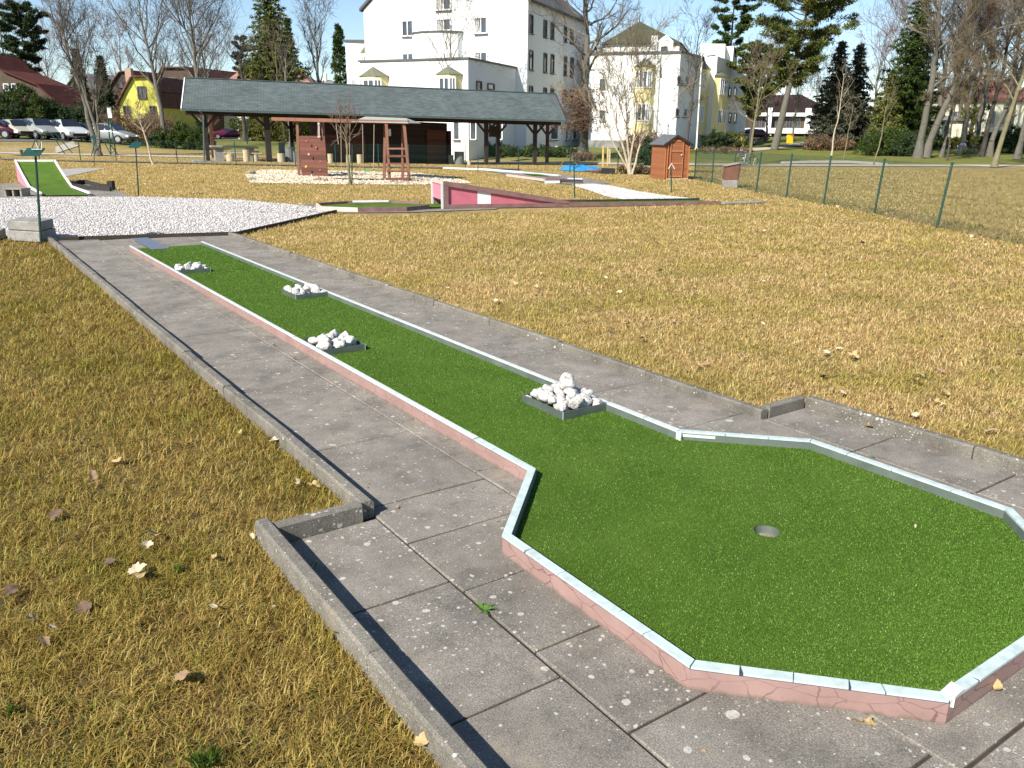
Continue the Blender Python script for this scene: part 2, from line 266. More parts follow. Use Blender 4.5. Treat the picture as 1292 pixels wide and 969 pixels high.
# ------------------------------------------------------------------ mesh building
def tag(o, label=None, cat=None, group=None, kind=None):
    if label: o['label'] = label
    if cat: o['category'] = cat
    if group: o['group'] = group
    if kind: o['kind'] = kind
    return o
def rootxf(o):
    while o.parent: o = o.parent
    return np.array(o.location), o.rotation_euler.z
class MB:
    def __init__(s): s.v = []; s.f = []; s.m = []; s.n = 0; s.uv = []; s.cur = 0
    def add(s, verts, faces, uv=None):
        b = s.n; verts = [tuple(map(float, p)) for p in verts]; s.v += verts; s.n += len(verts)
        for i, f in enumerate(faces):
            s.f.append(tuple(b+j for j in f)); s.m.append(s.cur); s.uv.append(uv[i] if uv else None)
        return s
    def quad(s, *p, uv=None): return s.add(p, [tuple(range(len(p)))], [uv] if uv else None)
    def box(s, x0, x1, y0, y1, z0, z1):
        return s.add([(x0, y0, z0), (x1, y0, z0), (x1, y1, z0), (x0, y1, z0), (x0, y0, z1), (x1, y0, z1), (x1, y1, z1), (x0, y1, z1)],
            [(0, 3, 2, 1), (4, 5, 6, 7), (0, 1, 5, 4), (1, 2, 6, 5), (2, 3, 7, 6), (3, 0, 4, 7)])
    def obox(s, c, ax, ay, az):        # centre and three half-axis vectors
        c, ax, ay, az = map(np.asarray, (c, ax, ay, az)); P8 = [c+i*ax+j*ay+k*az for k in (-1, 1) for i, j in ((-1, -1), (1, -1), (1, 1), (-1, 1))]
        return s.add(P8, [(0, 3, 2, 1), (4, 5, 6, 7), (0, 1, 5, 4), (1, 2, 6, 5), (2, 3, 7, 6), (3, 0, 4, 7)])
    def beam(s, a, b, w, h=None, upv=(0, 0, 1)):
        a, b = np.asarray(a, float), np.asarray(b, float); h = h or w; d = b-a; L = np.linalg.norm(d); d = d/L; sd = np.cross(d, upv)
        if np.linalg.norm(sd) < 1e-3: sd = np.cross(d, (1, 0, 0))
        sd = sd/np.linalg.norm(sd); u = np.cross(sd, d); return s.obox((a+b)/2, d*L/2, sd*w/2, u*h/2)
    def tube(s, pts, rad, n=8, caps=True):
        pts = [np.asarray(p, float) for p in pts]; rad = rad if hasattr(rad, '__len__') else [rad]*len(pts); V = []; Fc = []; pu = None
        for i, p in enumerate(pts):
            d = pts[min(i+1, len(pts)-1)]-pts[max(i-1, 0)]; d = d/(np.linalg.norm(d)+1e-9)
            if pu is None: pu = np.cross(d, (0, 0, 1)) if abs(d[2]) < .95 else np.cross(d, (1, 0, 0))
            u = pu-d*np.dot(pu, d); u = u/(np.linalg.norm(u)+1e-9); pu = u; w = np.cross(d, u)
            for k in range(n): a = 2*PI*k/n; V.append(p+rad[i]*(math.cos(a)*u+math.sin(a)*w))
        for i in range(len(pts)-1):
            for k in range(n): Fc.append((i*n+k, i*n+(k+1) % n, (i+1)*n+(k+1) % n, (i+1)*n+k))
        if caps: Fc += [tuple(range(n-1, -1, -1)), tuple((len(pts)-1)*n+k for k in range(n))]
        return s.add(V, Fc)
    def prism(s, poly, z0, z1):        # poly counter-clockwise
        n = len(poly); V = [(p[0], p[1], z0) for p in poly]+[(p[0], p[1], z1) for p in poly]
        return s.add(V, [tuple(range(n-1, -1, -1)), tuple(range(n, 2*n))]+[(i, (i+1) % n, n+(i+1) % n, n+i) for i in range(n)])
    def extrude(s, poly3, vec):        # 3-D polygon pushed along vec
        n = len(poly3); vec = np.asarray(vec); V = [np.asarray(p, float) for p in poly3]; V += [p+vec for p in V]
        return s.add(V, [tuple(range(n)), tuple(range(2*n-1, n-1, -1))]+[((i+1) % n, i, n+i, n+(i+1) % n) for i in range(n)])
    def ball(s, c, r, n=10, m=6, sq=(1, 1, 1)):
        V = []; Fc = []
        for j in range(m+1):
            t = PI*j/m
            for i in range(n): a = 2*PI*i/n; V.append((c[0]+r*sq[0]*math.sin(t)*math.cos(a), c[1]+r*sq[1]*math.sin(t)*math.sin(a), c[2]+r*sq[2]*math.cos(t)))
        for j in range(m):
            for i in range(n): Fc.append((j*n+i, (j+1)*n+i, (j+1)*n+(i+1) % n, j*n+(i+1) % n))
        return s.add(V, Fc)
    def build(s, name, mat, parent=None, local=False, smooth=False, bevel=0):
        V = np.array(s.v, float).reshape(-1, 3)
        if parent is not None and not local:
            l, rz = rootxf(parent); V = V-l; c, sn = math.cos(-rz), math.sin(-rz); V = np.stack([c*V[:, 0]-sn*V[:, 1], sn*V[:, 0]+c*V[:, 1], V[:, 2]], 1)
        me = bpy.data.meshes.new(name); me.from_pydata(V.tolist(), [], s.f)
        for m in (mat if isinstance(mat, (list, tuple)) else [mat]): me.materials.append(MATS[m])
        if any(s.m): me.polygons.foreach_set('material_index', s.m)
        if any(u is not None for u in s.uv):
            L = me.uv_layers.new(name='UV'); i = 0
            for f, u in zip(s.f, s.uv):
                for j in range(len(f)):
                    if u: L.data[i].uv = u[j]
                    i += 1
        if smooth: me.polygons.foreach_set('use_smooth', [True]*len(me.polygons))
        me.update(); o = bpy.data.objects.new(name, me); col.objects.link(o); o.parent = parent
        if bevel:
            b = o.modifiers.new('bevel', 'BEVEL'); b.width = bevel; b.segments = 2; b.limit_method = 'ANGLE'
        return o
def thing(name, label, cat, loc, rz=0, group=None):
    o = bpy.data.objects.new(name, None); col.objects.link(o); o.location = tuple(map(float, loc)); o.rotation_euler = (0, 0, rz); o.empty_display_size = .2
    return tag(o, label, cat, group)
def copy_tree(o, parent=None):
    c = o.copy(); col.objects.link(c); c.parent = parent
    for ch in list(o.children): copy_tree(ch, c)
    return c
def npmesh(name, V, quads=None, tris=None, mats=(), parent=None, smooth=False):
    me = bpy.data.meshes.new(name); nq = 0 if quads is None else len(quads); nt = 0 if tris is None else len(tris)
    me.vertices.add(len(V)); me.vertices.foreach_set('co', np.asarray(V, np.float32).ravel())
    lv = []; tot = []
    if nq: lv.append(np.asarray(quads).ravel()); tot.append(np.full(nq, 4))
    if nt: lv.append(np.asarray(tris).ravel()); tot.append(np.full(nt, 3))
    lv = np.concatenate(lv); tot = np.concatenate(tot); st = np.concatenate([[0], np.cumsum(tot)[:-1]])
    me.loops.add(len(lv)); me.loops.foreach_set('vertex_index', lv.astype(np.int32)); me.polygons.add(len(tot)); me.polygons.foreach_set('loop_start', st.astype(np.int32))
    try: me.polygons.foreach_set('loop_total', tot.astype(np.int32))
    except Exception: pass
    for m in mats: me.materials.append(MATS[m])
    if smooth: me.polygons.foreach_set('use_smooth', np.ones(len(tot), bool))
    me.update(calc_edges=True); me.validate()
    o = bpy.data.objects.new(name, me); col.objects.link(o); o.parent = parent; return o
def inpoly(x, y, poly):
    c = np.zeros(len(x), bool); n = len(poly)
    for i in range(n):
        x1, y1 = poly[i][:2]; x2, y2 = poly[(i+1) % n][:2]
        if y1 == y2: continue
        k = ((y1 > y) != (y2 > y)) & (x < (x2-x1)*(y-y1)/(y2-y1)+x1); c ^= k
    return c
def strip(name, pts, z_off, mat, kind='structure'):   # ground-hugging polygon sheet, finely cut so it follows the terrain
    pass

# ------------------------------------------------------------------ the ground
xs = np.unique(np.concatenate([np.linspace(-160, 260, 211), np.linspace(-4, 30, 35)])); ys = np.unique(np.concatenate([np.linspace(-160, 260, 211), np.linspace(-4, 30, 35)]))
# far skirt to the horizon
xs = np.concatenate([[-2500, -900, -350], xs, [420, 900, 2500]]); ys = np.concatenate([[-2500, -900, -350], ys, [420, 900, 2500]])
XX, YY = np.meshgrid(xs, ys, indexing='ij'); ZZ = terr(XX, YY)-.012
nx, ny = len(xs), len(ys); idx = np.arange(nx*ny).reshape(nx, ny)
q = np.stack([idx[:-1, :-1], idx[1:, :-1], idx[1:, 1:], idx[:-1, 1:]], -1).reshape(-1, 4)
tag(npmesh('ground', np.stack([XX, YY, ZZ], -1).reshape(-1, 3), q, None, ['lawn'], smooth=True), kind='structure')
def sheet(name, poly, dz, mat, n=26, kind='structure', z=None):
    """flat or terrain-hugging polygon, triangulated on a grid clipped by bmesh"""
    import bmesh
    bm = bmesh.new(); vs = [bm.verts.new((p[0], p[1], 0)) for p in poly]; bm.faces.new(vs)
    xs_ = [p[0] for p in poly]; ys_ = [p[1] for p in poly]
    for a in range(1, n):
        for ax, lo, hi in ((0, min(xs_), max(xs_)), (1, min(ys_), max(ys_))):
            co = [0, 0, 0]; no = [0, 0, 0]; co[ax] = lo+(hi-lo)*a/n; no[ax] = 1
            bmesh.ops.bisect_plane(bm, geom=bm.verts[:]+bm.edges[:]+bm.faces[:], plane_co=co, plane_no=no)
    for v in bm.verts: v.co.z = (float(terr(v.co.x, v.co.y)) if z is None else z)+dz
    bmesh.ops.recalc_face_normals(bm, faces=bm.faces[:]); me = bpy.data.meshes.new(name); bm.to_mesh(me); bm.free(); me.materials.append(MATS[mat])
    if me.polygons[0].normal.z < 0: me.flip_normals()
    o = bpy.data.objects.new(name, me); col.objects.link(o); tag(o, kind=kind); return o

# ------------------------------------------------------------------ paved surround of the long lane
KL, KL2, KR, KR2, YS = 1.37, .925, 3.86, 4.27, 3.0
sl = MB()
def slabs(x0, x1, joints):
    for a, b in zip(joints[:-1], joints[1:]):
        g = .0045; t = [random.uniform(-.0022, .0022) for _ in range(4)]; e = [random.uniform(0, .002) for _ in range(4)]
        X0, X1, Y0, Y1 = x0+g+e[0], x1-g-e[1], a+g+e[2], b-g-e[3]; c = .004
        top = [(X0+c, Y0+c, t[0]), (X1-c, Y0+c, t[1]), (X1-c, Y1-c, t[2]), (X0+c, Y1-c, t[3])]
        mid = [(X0, Y0, t[0]-c), (X1, Y0, t[1]-c), (X1, Y1, t[2]-c), (X0, Y1, t[3]-c)]; bot = [(p[0], p[1], -.03) for p in mid]
        sl.add(top+mid+bot, [(0, 1, 2, 3)]+[(4+i, 4+(i+1) % 4, (i+1) % 4, i) for i in range(4)]+[(8+i, 8+(i+1) % 4, 4+(i+1) % 4, 4+i) for i in range(4)])
slabs(KL2, KL, [-1.2, -.5, .2, .92, 1.69, 2.37, 3.0])
slabs(KL, 2.0, [-1.2, -.4, .3, .86, 1.385, 1.835, 2.28, 2.72, 3.11, 3.9, 4.95, 5.9, 6.9, 7.95, 8.95, 9.9, 10.9, 11.8, 12.5, 13.3, 14.35])
slabs(2.0, 2.65, [-1.2, -.4, .24, .78, 1.5, 2.4, 3.2, 12.6, 13.2, 14.1])
slabs(2.65, 3.25, [-1.2, -.5, .15, .72, 1.5, 2.4, 3.2, 12.6, 13.2, 14.0])
slabs(3.25, KR, [-1.2, -.4, .4, 1.04, 1.69, 2.33, 3.08, 3.9, 4.95, 5.8, 6.8, 7.7, 8.7, 9.7, 10.8, 11.8, 12.5, 13.2, 13.95])
slabs(KR, KR2, [-1.2, -.4, .4, 1.04, 1.685, 2.33, 2.94])
tag(sl.build('paved_path', 'slab_concrete'), kind='structure')
tag(MB().box(KL2-.03, KR2+.03, -1.2, 2.98, -.034, -.0105).box(KL-.03, KR+.03, 2.98, 14.2, -.034, -.0103).build('soil_bed', 'soil'), kind='structure')
def kerb(p, q, w=.06, h=.075, seg=1.0, side=1):
    p, q = np.array([*p, 0.]), np.array([*q, 0.]); L = np.linalg.norm(q-p); n = max(1, round(L/seg)); d = (q-p)/L; sd = np.array([d[1], -d[0], 0])*side
    m = MB()
    for i in range(n):
        a = p+d*(L*i/n+.003)+sd*random.uniform(-.004, .004); b = p+d*(L*(i+1)/n-.003)+sd*random.uniform(-.004, .004); z0, z1 = (h+random.uniform(-.006, .006) for _ in 'ab'); c = .010
        V = []
        for e, z in ((a, z0), (b, z1)):
            for o_, zz in ((0, -.1), (0, z-c), (c, z), (w-c, z-.001), (w, z-c), (w, -.1)): V.append((e[0]+sd[0]*o_, e[1]+sd[1]*o_, zz))
        Fc = [(i_, i_+1, 7+i_, 6+i_) for i_ in range(5)]+[(5, 4, 3, 2, 1, 0), (6, 7, 8, 9, 10, 11)]
        if side < 0: Fc = [tuple(reversed(f)) for f in Fc]
        m.add(V, Fc)
    return tag(m.build('kerb', 'kerb_concrete'), kind='structure')
kerb((KL, 3.03), (KL, 14.3), side=-1); kerb((KL2, -1.2), (KL2, 3.09), side=-1, h=.085); kerb((KL2+.004, 3.0), (KL-.064, 3.0), side=-1, h=.078, w=.055)
kerb((KR, 2.95), (KR, 13.9), side=1, h=.055); kerb((KR2, -1.2), (KR2, 2.95), side=1, h=.07); kerb((KR+.07, 2.95), (KR2-.004, 2.95), side=-1, h=.066, w=.055)

# ------------------------------------------------------------------ the long golf lane with octagonal target
XC, W0, W1 = 2.636, .475, .954; YO = [2.91, 2.42, 1.435, .935]; YST, HB, ZT = 12.55, .082, .036
lane = thing('golf_lane', 'long green minigolf lane widening into an octagon with pink cracked border, nearest to the viewer', 'minigolf lane', (XC, 6, 0))
outl = [(XC-W0, YST), (XC-W0, YO[0]), (XC-W1, YO[1]), (XC-W1, YO[2]), (XC-W0, YO[3]), (XC+W0, YO[3]), (XC+W1, YO[2]), (XC+W1, YO[1]), (XC+W0, YO[0]), (XC+W0, YST)]
HX, HY, HR = 2.64, 1.93, .054
import bmesh
def turf_mesh():
    bm = bmesh.new(); ov = [bm.verts.new((x, y, ZT)) for x, y in outl]; n = 28
    hv = [bm.verts.new((HX+HR*math.cos(2*PI*i/n), HY+HR*math.sin(2*PI*i/n), ZT)) for i in range(n)]
    ed = [bm.edges.new((ov[i], ov[(i+1) % len(ov)])) for i in range(len(ov))]+[bm.edges.new((hv[i], hv[(i+1) % n])) for i in range(n)]
    bmesh.ops.triangle_fill(bm, use_beauty=True, edges=ed)
    lv = [bm.verts.new((v.co.x, v.co.y, ZT-.006)) for v in hv]
    for i in range(n): bm.faces.new((hv[i], hv[(i+1) % n], lv[(i+1) % n], lv[i]))
    for f in bm.faces:
        if f.normal.z < -.5: f.normal_flip()
    me = bpy.data.meshes.new('turf'); bm.to_mesh(me); bm.free(); me.materials.append(MATS['turf']); l, _ = rootxf(lane); me.transform(Matrix.Translation(-Vector(l)))
    o = bpy.data.objects.new('turf', me); col.objects.link(o); o.parent = lane; return o
tf = turf_mesh()
bpy.context.view_layer.update()
for p_ in tf.data.polygons:
    pass
# cup
m = MB(); n = 28
ring = lambda r, z: [(HX+r*math.cos(2*PI*i/n), HY+r*math.sin(2*PI*i/n), z) for i in range(n)]
m.add(ring(HR-.001, ZT-.002)+ring(HR-.001, -.030)+ring(HR-.004, -.031), [(i, n+i, n+(i+1) % n, (i+1) % n) for i in range(n)]); m.build('cup_wall', 'steel_inner', lane)  # darker metal on the wall paints in the cup's inner shadow
m = MB(); m.add(ring(HR-.002, -.020), [tuple(range(n))]); m.build('cup_floor', 'cup_metal', lane)
# borders
def border(a, b, out, pink=True, kc=.2, w=.034, coping='coping_paint', gaps=True, ma=0, mb=0):
    """a,b inner line points; out = outward normal"""
    a, b, out = np.array([*a, 0.]), np.array([*b, 0.]), np.array([*out, 0.]); d = b-a; L = np.linalg.norm(d); d /= L
    pa = lambda t, o_, z: a+d*t+out*o_+np.array([0, 0, z])
    m = MB(); t0, t1 = ma, L-mb
    V = [pa(-ma*w, w, -.004), pa(L+mb*w, w, -.004), pa(L+mb*w, w, HB-.012), pa(-ma*w, w, HB-.012), pa(0, .004, -.004), pa(L, .004, -.004), pa(L, .004, HB-.012), pa(0, .004, HB-.012)]
    m.add(V, [(0, 1, 2, 3), (5, 4, 7, 6), (3, 2, 6, 7), (1, 5, 6, 2), (4, 0, 3, 7)]); bp = m.build('border_panel', 'pink_panel' if pink else 'lane_brown', lane)
    # dark strip under the coping, and the coping itself in short pieces
    m = MB(); V = [pa(-ma*w*.98, w*.98+.001, HB-.0118), pa(L+mb*w*.98, w*.98+.001, HB-.0118), pa(L+mb*w*.98, w*.98+.001, HB-.003), pa(-ma*w*.98, w*.98+.001, HB-.003), pa(0, .002, HB-.0118), pa(L, .002, HB-.0118), pa(L, .002, HB-.003), pa(0, .002, HB-.003)]
    m.add(V, [(0, 1, 2, 3), (5, 4, 7, 6), (3, 2, 6, 7), (1, 5, 6, 2), (4, 0, 3, 7)]); m.build('joint_strip', 'joint_dark', bp)
    m = MB(); npc = max(1, round(L/kc)); ts = [0]+sorted((i+random.uniform(-.22, .22))/npc*L for i in range(1, npc))+[L]
    for i in range(len(ts)-1):
        s0, s1 = ts[i]+.0019, ts[i+1]-.0019; sk = random.uniform(-.006, .006) if gaps else 0
        o0 = -ma*w if i == 0 else sk; o1 = mb*w if i == len(ts)-2 else random.uniform(-.006, .006) if gaps else 0
        zb, zt = HB-.0085, HB; V = [pa(s0+o0, w+.002, zb), pa(s1+o1, w+.002, zb), pa(s1, 0, zb), pa(s0, 0, zb), pa(s0+o0, w+.002, zt), pa(s1+o1, w+.002, zt), pa(s1, 0, zt+.001), pa(s0, 0, zt+.001)]
        m.add(V, [(3, 2, 1, 0), (4, 5, 6, 7), (0, 1, 5, 4), (1, 2, 6, 5), (2, 3, 7, 6), (3, 0, 4, 7)])
    m.build('coping', coping, bp)
    m = MB(); m.add([pa(0, -.003, ZT-.01), pa(L, -.003, ZT-.01), pa(L, -.003, HB-.010), pa(0, -.003, HB-.010), pa(0, .0035, ZT-.01), pa(L, .0035, ZT-.01), pa(L, .0035, HB-.010), pa(0, .0035, HB-.010)],
        [(1, 0, 3, 2), (4, 5, 6, 7), (3, 7, 6, 2), (0, 4, 7, 3), (5, 1, 2, 6)]); m.build('inner_rail', 'steel_inner', bp)
    return bp
cc = math.tan(PI/8)
def nrm(a, b):
    d = np.array(b)-np.array(a); d = d/np.linalg.norm(d); return (d[1], -d[0])
pts = outl
# left straight in three lengths, as in the photograph
b1, b2 = 9.2, 4.3-.9
nL = (-1, 0)
border(outl[0], (XC-W0, 6.1), nL, kc=.9, w=.026, coping='coping_white', gaps=False)
border((XC-W0, 6.097), (XC-W0, 3.42), nL, kc=.42, w=.030, coping='coping_white', gaps=False)
border((XC-W0, 3.412), outl[1], nL, kc=.17, mb=-cc)
def brd(i, j, **kw):
    n_ = nrm(outl[i], outl[j]); border(outl[i], outl[j], (-abs(n_[0]) if outl[i][0]+outl[j][0] < 2*XC-.01 else abs(n_[0]) if outl[i][0]+outl[j][0] > 2*XC+.01 else 0, n_[1] if False else (-abs(n_[1]) if (outl[i][1]+outl[j][1])/2 < 1.93-.01 else abs(n_[1]) if (outl[i][1]+outl[j][1])/2 > 1.93+.01 else 0)), **kw)
brd(1, 2, ma=-cc, mb=cc, kc=.14); brd(2, 3, ma=cc, mb=cc, kc=.17); brd(3, 4, ma=cc, mb=cc, kc=.15); brd(4, 5, ma=cc, mb=cc, kc=.13); brd(5, 6, ma=cc, mb=cc, kc=.15); brd(6, 7, ma=cc, mb=cc, kc=.22); brd(7, 8, ma=cc, mb=-cc, kc=.2)
border(outl[8], (XC+W0, 3.5), (1, 0), kc=.3, ma=-cc, coping='coping_white'); border((XC+W0, 3.505), (XC+W0, 6.3), (1, 0), kc=.5, w=.028, coping='coping_white', gaps=False); border((XC+W0, 6.305), outl[9], (1, 0), kc=.9, w=.026, coping='coping_white', gaps=False)
# bright corner piece of bent metal on the near right corner and on the far throat corner
m = MB(); c0 = np.array([*outl[4], 0.]); 
m.obox(c0+np.array([.022, -.018, HB+.003]), np.array([.034, 0, .006]), np.array([0, .019, .001]), np.array([0, 0, .0022])).obox(c0+np.array([-.004, -.030, HB-.012]), np.array([.006, -.010, 0]), np.array([.0015, .0015, 0]), np.array([0, 0, .016]))
m.build('corner_cap', 'coping_white', lane)
m = MB(); c0 = np.array([*outl[8], 0.]); m.box(c0[0]-.006, c0[0]+.002, c0[1]-.03, c0[1]+.004, ZT, HB-.004).obox(c0+np.array([.07, -.075, .062]), np.array([.075, -.078, 0])*.9, np.array([.004, .004, 0]), np.array([0, 0, .007])); m.build('corner_cap', 'coping_white', lane)
# lane end at the tee, and the start mat
MB().box(XC-W0+.03, XC+W0-.03, YST+.002, YST+.03, -.003, ZT-.006).build('end_strip', 'steel_grey', lane)
tag(MB().box(XC-W0+.22, XC-W0+.46, 12.28, 13.75, ZT+.002, ZT+.010).build('tee_mat', 'blue_mat', None, bevel=.003), 'grey blue rubber strip lying across the tee end of the long green lane', 'mat')

def turf_pile():
    g = np.random.default_rng(8); n = 520000; x = g.uniform(XC-W1, XC+W1, n); y = .93+11.5*g.random(n)**2.4; ok = inpoly(x, y, [(XC+(p[0]-XC)*.992, p[1]) for p in outl]) & (np.hypot(x-HX, y-HY) > HR+.002)
    for tr in trays_box: ok &= ~((x > tr[0]) & (x < tr[1]) & (y > tr[2]) & (y < tr[3]))
    x, y = x[ok], y[ok]; n = len(x); k = np.sqrt(np.maximum(1, np.hypot(x, y)/3.2)); h = g.uniform(.0025, .0065, n)*k; w = g.uniform(.0009, .0017, n)*k; az = g.uniform(0, 2*PI, n); ln = g.uniform(.3, 1.3, n); dx, dy = np.cos(az), np.sin(az); b = np.stack([x, y, np.full(n, ZT)], 1); sw = np.stack([-dy*w, dx*w, 0*w], 1)
    t = b+np.stack([dx*np.sin(ln)*h, dy*np.sin(ln)*h, np.cos(ln)*h], 1); V = np.stack([b-sw, b+sw, t+sw*.5, t-sw*.5], 1).reshape(-1, 3)-np.array([XC, 6, 0]); i = np.arange(n)*4
    o = npmesh('turf_pile', V, np.stack([i, i+1, i+2, i+3], 1), None, ['pile_green'], lane); tag(o, kind='stuff')
trays_box = [(2.78, 3.108, 3.49, 3.90), (2.164, 2.51, 5.58, 5.99), (2.775, 3.108, 7.76, 8.17), (2.164, 2.54, 9.92, 10.32), (XC-W0+.21, XC-W0+.47, 12.2, 13)]
turf_pile()

# ------------------------------------------------------------------ stone trays
def stone_mesh(seed, r):
    g = np.random.default_rng(seed); bm = bmesh.new(); bmesh.ops.create_icosphere(bm, subdivisions=3, radius=1)
    cuts = [(v/np.linalg.norm(v), g.uniform(.50, .85)) for v in g.normal(size=(14, 3))]; ph = g.uniform(0, 6, 9); sc = g.uniform(.78, 1.2, 3)
    for v in bm.verts:
        p = np.array(v.co); 
        for nn, dd in cuts:
            k = np.dot(p, nn)-dd
            if k > 0: p = p-nn*k*.85
        p = p*(1+g.normal(0, .018)+.06*math.sin(5*p[0]+ph[0]+2*p[2])+.05*math.sin(7*p[1]+ph[1]-3*p[0])+.04*math.sin(13*p[2]+ph[2]+5*p[1])+.03*math.sin(19*p[0]+ph[3]+11*p[1])); v.co = Vector(p*sc*r)
    me = bpy.data.meshes.new('white_stone'); bm.to_mesh(me); bm.free(); me.materials.append(MATS['white_rock']); me.polygons.foreach_set('use_smooth', [True]*len(me.polygons)); return me
SM = [stone_mesh(100+i, 1.0) for i in range(14)]
trays = [(2.78, 3.108, 3.49, 3.90, 'nearest to the octagon', 'R', 27), (2.164, 2.51, 5.58, 5.99, 'second from the octagon, on the lane left side', 'L', 19), (2.775, 3.108, 7.76, 8.17, 'third from the octagon, on the lane right side', 'R', 17), (2.164, 2.54, 9.92, 10.32, 'farthest from the octagon, near the tee', 'L', 15)]
tn = ['steel tray of white stones %s' % t[4] for t in trays]
for ti, (x0, x1, y0, y1, wh, sd, ns) in enumerate(trays):
    t = thing('stone_tray', tn[ti], 'tray', ((x0+x1)/2, (y0+y1)/2, ZT), 0, 'steel stone trays on the long green lane')
    th = .004; h = .048
    m = MB(); m.box(x0, x1, y0, y0+th, ZT+.001, ZT+h); m.box(x0, x1, y1-th, y1, ZT+.001, ZT+h); m.box(x0, x0+th, y0+th, y1-th, ZT+.001, ZT+h); m.box(x1-th, x1, y0+th, y1-th, ZT+.001, ZT+h); m.build('rim', 'steel_grey', t)
    MB().box(x0+th+.001, x1-th-.001, y0+th+.001, y1-th-.001, ZT+.001, ZT+.004).build('base', 'steel_inner', t)
    xc_ = x0 if sd == 'R' else x1; MB().box(xc_-.0015, xc_+.0015, y0-.0015, y0+.0015, ZT+.001, ZT+h+.001).build('corner_edge', 'coping_white', t)
    g = np.random.default_rng(40+ti); placed = []
    wants = []
    for i in range(ns*3):
        if len(placed) >= ns: break
        best = None
        r = g.uniform(.042, .060) if len(placed) < ns*.55 else g.uniform(.026, .040)
        for tr in range(90):
            x = g.uniform(x0+r*.85, x1-r*.85); y = g.uniform(y0+r*.85, y1-r*.85); z = ZT+.004+r*.82
            for (X, Y, Z, Rr) in placed:
                dd = math.hypot(x-X, y-Y); mn = (r+Rr)*.76
                if dd < mn: z = max(z, Z+math.sqrt(mn*mn-dd*dd))
            if best is None or z < best[2]: best = (x, y, z, r)
        if best[2] < ZT+.115: placed.append(best)
    if ti == 0:
        placed.append(((x0+x1)/2+.02, (y0+y1)/2-.02, ZT+.158, .056))
    for k, (x, y, z, r) in enumerate(placed):
        o = bpy.data.objects.new('white_stone', SM[(k*5+ti) % 14]); col.objects.link(o); o.location = (x, y, z); o.scale = (r, r, r); o.rotation_euler = tuple(g.uniform(0, 6, 3))
        if ti == 0 and k == len(placed)-1: tag(o, 'big white stone balanced on top of the heap in the tray nearest the octagon', 'stone')
        else: tag(o, ['rough white stone heaped in the steel tray nearest the octagon', 'rough white stone heaped in the steel tray second from the octagon', 'rough white stone heaped in the steel tray third from the octagon', 'rough white stone heaped in the steel tray farthest away near the tee'][ti], 'stone', ['stones in the tray nearest the octagon', 'stones in the second tray', 'stones in the third tray', 'stones in the tray near the tee'][ti])

# ------------------------------------------------------------------ gravel, far paths
gl = [G(0, 300), G(75, 303.5), G(300, 296.5), G(385, 277), G(420, 268), G(424, 266), G(385, 260), G(300, 252), G(175, 248.5), G(60, 249.5), G(0, 250), np.array([-6, 24, 0]), np.array([-6, 15.5, 0])]
sheet('gravel_yard', gl, .004, 'white_gravel', 6); GRAVEL = [(p[0], p[1]) for p in gl]
m = MB()
for a, b in [((75, 303.5), (300, 296.5)), ((300, 296.5), (424, 268))]:
    m.beam(G(*a)+np.array([0, 0, .01]), G(*b)+np.array([0, 0, .01]), .05, .09)
tag(m.build('kerb', 'soil'), kind='structure')
gr2 = [G(722, 233.5), G(745, 232), G(768, 234), (G(800, 243)+G(802, 239))/2, G(840, 247), G(872, 250.5), G(882, 253.5), G(876, 256.5), G(845, 257), G(800, 254.5), G(765, 248), G(745, 241)]
sheet('gravel_strip', gr2, .006, 'white_gravel', 6); GR2 = [(p[0], p[1]) for p in gr2]
gr3 = [G(66, 214), G(100, 212.5), G(135, 212.2), G(118, 215.5), G(82, 223), G(66, 226)]
sheet('gravel_strip', gr3, .006, 'white_gravel', 4); GR3 = [(p[0], p[1]) for p in gr3]
apron = [G(0, 232), G(18, 232.5), G(42, 237), G(54, 247), G(111, 246.5), G(90, 236.5), G(112, 232), G(148, 241), G(168, 249), G(60, 250), G(0, 250.5)]
sheet('paved_apron', [G(0, 231.5), G(20, 231), G(45, 234), G(95, 231.5), G(120, 233), G(148, 241), G(170, 249), G(60, 250), G(0, 251)], .003, 'slab_concrete', 4); APR = [(p[0], p[1]) for p in [G(0, 231.5), G(20, 231), G(95, 231.5), G(148, 241), G(170, 249), G(60, 250), G(0, 251)]]
sand = [hit(311, 221), hit(316, 231), hit(420, 232.5), hit(520, 233.5), hit(596, 231), hit(575, 225), hit(530, 219), hit(440, 216), hit(330, 214.5)]
sheet('playground_gravel', sand, .006, 'tan_gravel', 6); SAND = [(p[0], p[1]) for p in sand]
def ribbon(name, cpts, half, mat, dz=.01):
    V = []; Fc = []; up_ = []
    P2 = []
    for (a, b) in zip(cpts[:-1], cpts[1:]):
        for t in np.linspace(0, 1, 12, endpoint=False): P2.append((a[0]+(b[0]-a[0])*t, a[1]+(b[1]-a[1])*t))
    P2.append(cpts[-1])
    for (px, py) in P2:
        for s_ in (-1, 1):
            p = hit(px, py+s_*half); V.append((p[0], p[1], p[2]+dz))
    for i in range(len(P2)-1): Fc.append((2*i, 2*i+2, 2*i+3, 2*i+1))
    mb = MB(); mb.add(V, Fc); o = mb.build(name, mat)
    if o.data.polygons[0].normal.z < 0: o.data.flip_normals()
    return tag(o, kind='structure')
ribbon('park_path', [(-60, 192), (130, 195.6), (240, 197.8), (330, 199.5)], .9, 'far_path', .02)
ribbon('park_path', [(520, 204.5), (680, 206), (760, 206.6), (880, 207.8), (1000, 208.8), (1340, 209.6)], 1.15, 'far_path', .03)
ribbon('park_path', [(985, 205.5), (1020, 204.3), (1070, 204.6), (1105, 206.5), (1120, 208)], 1.6, 'far_path', .025)
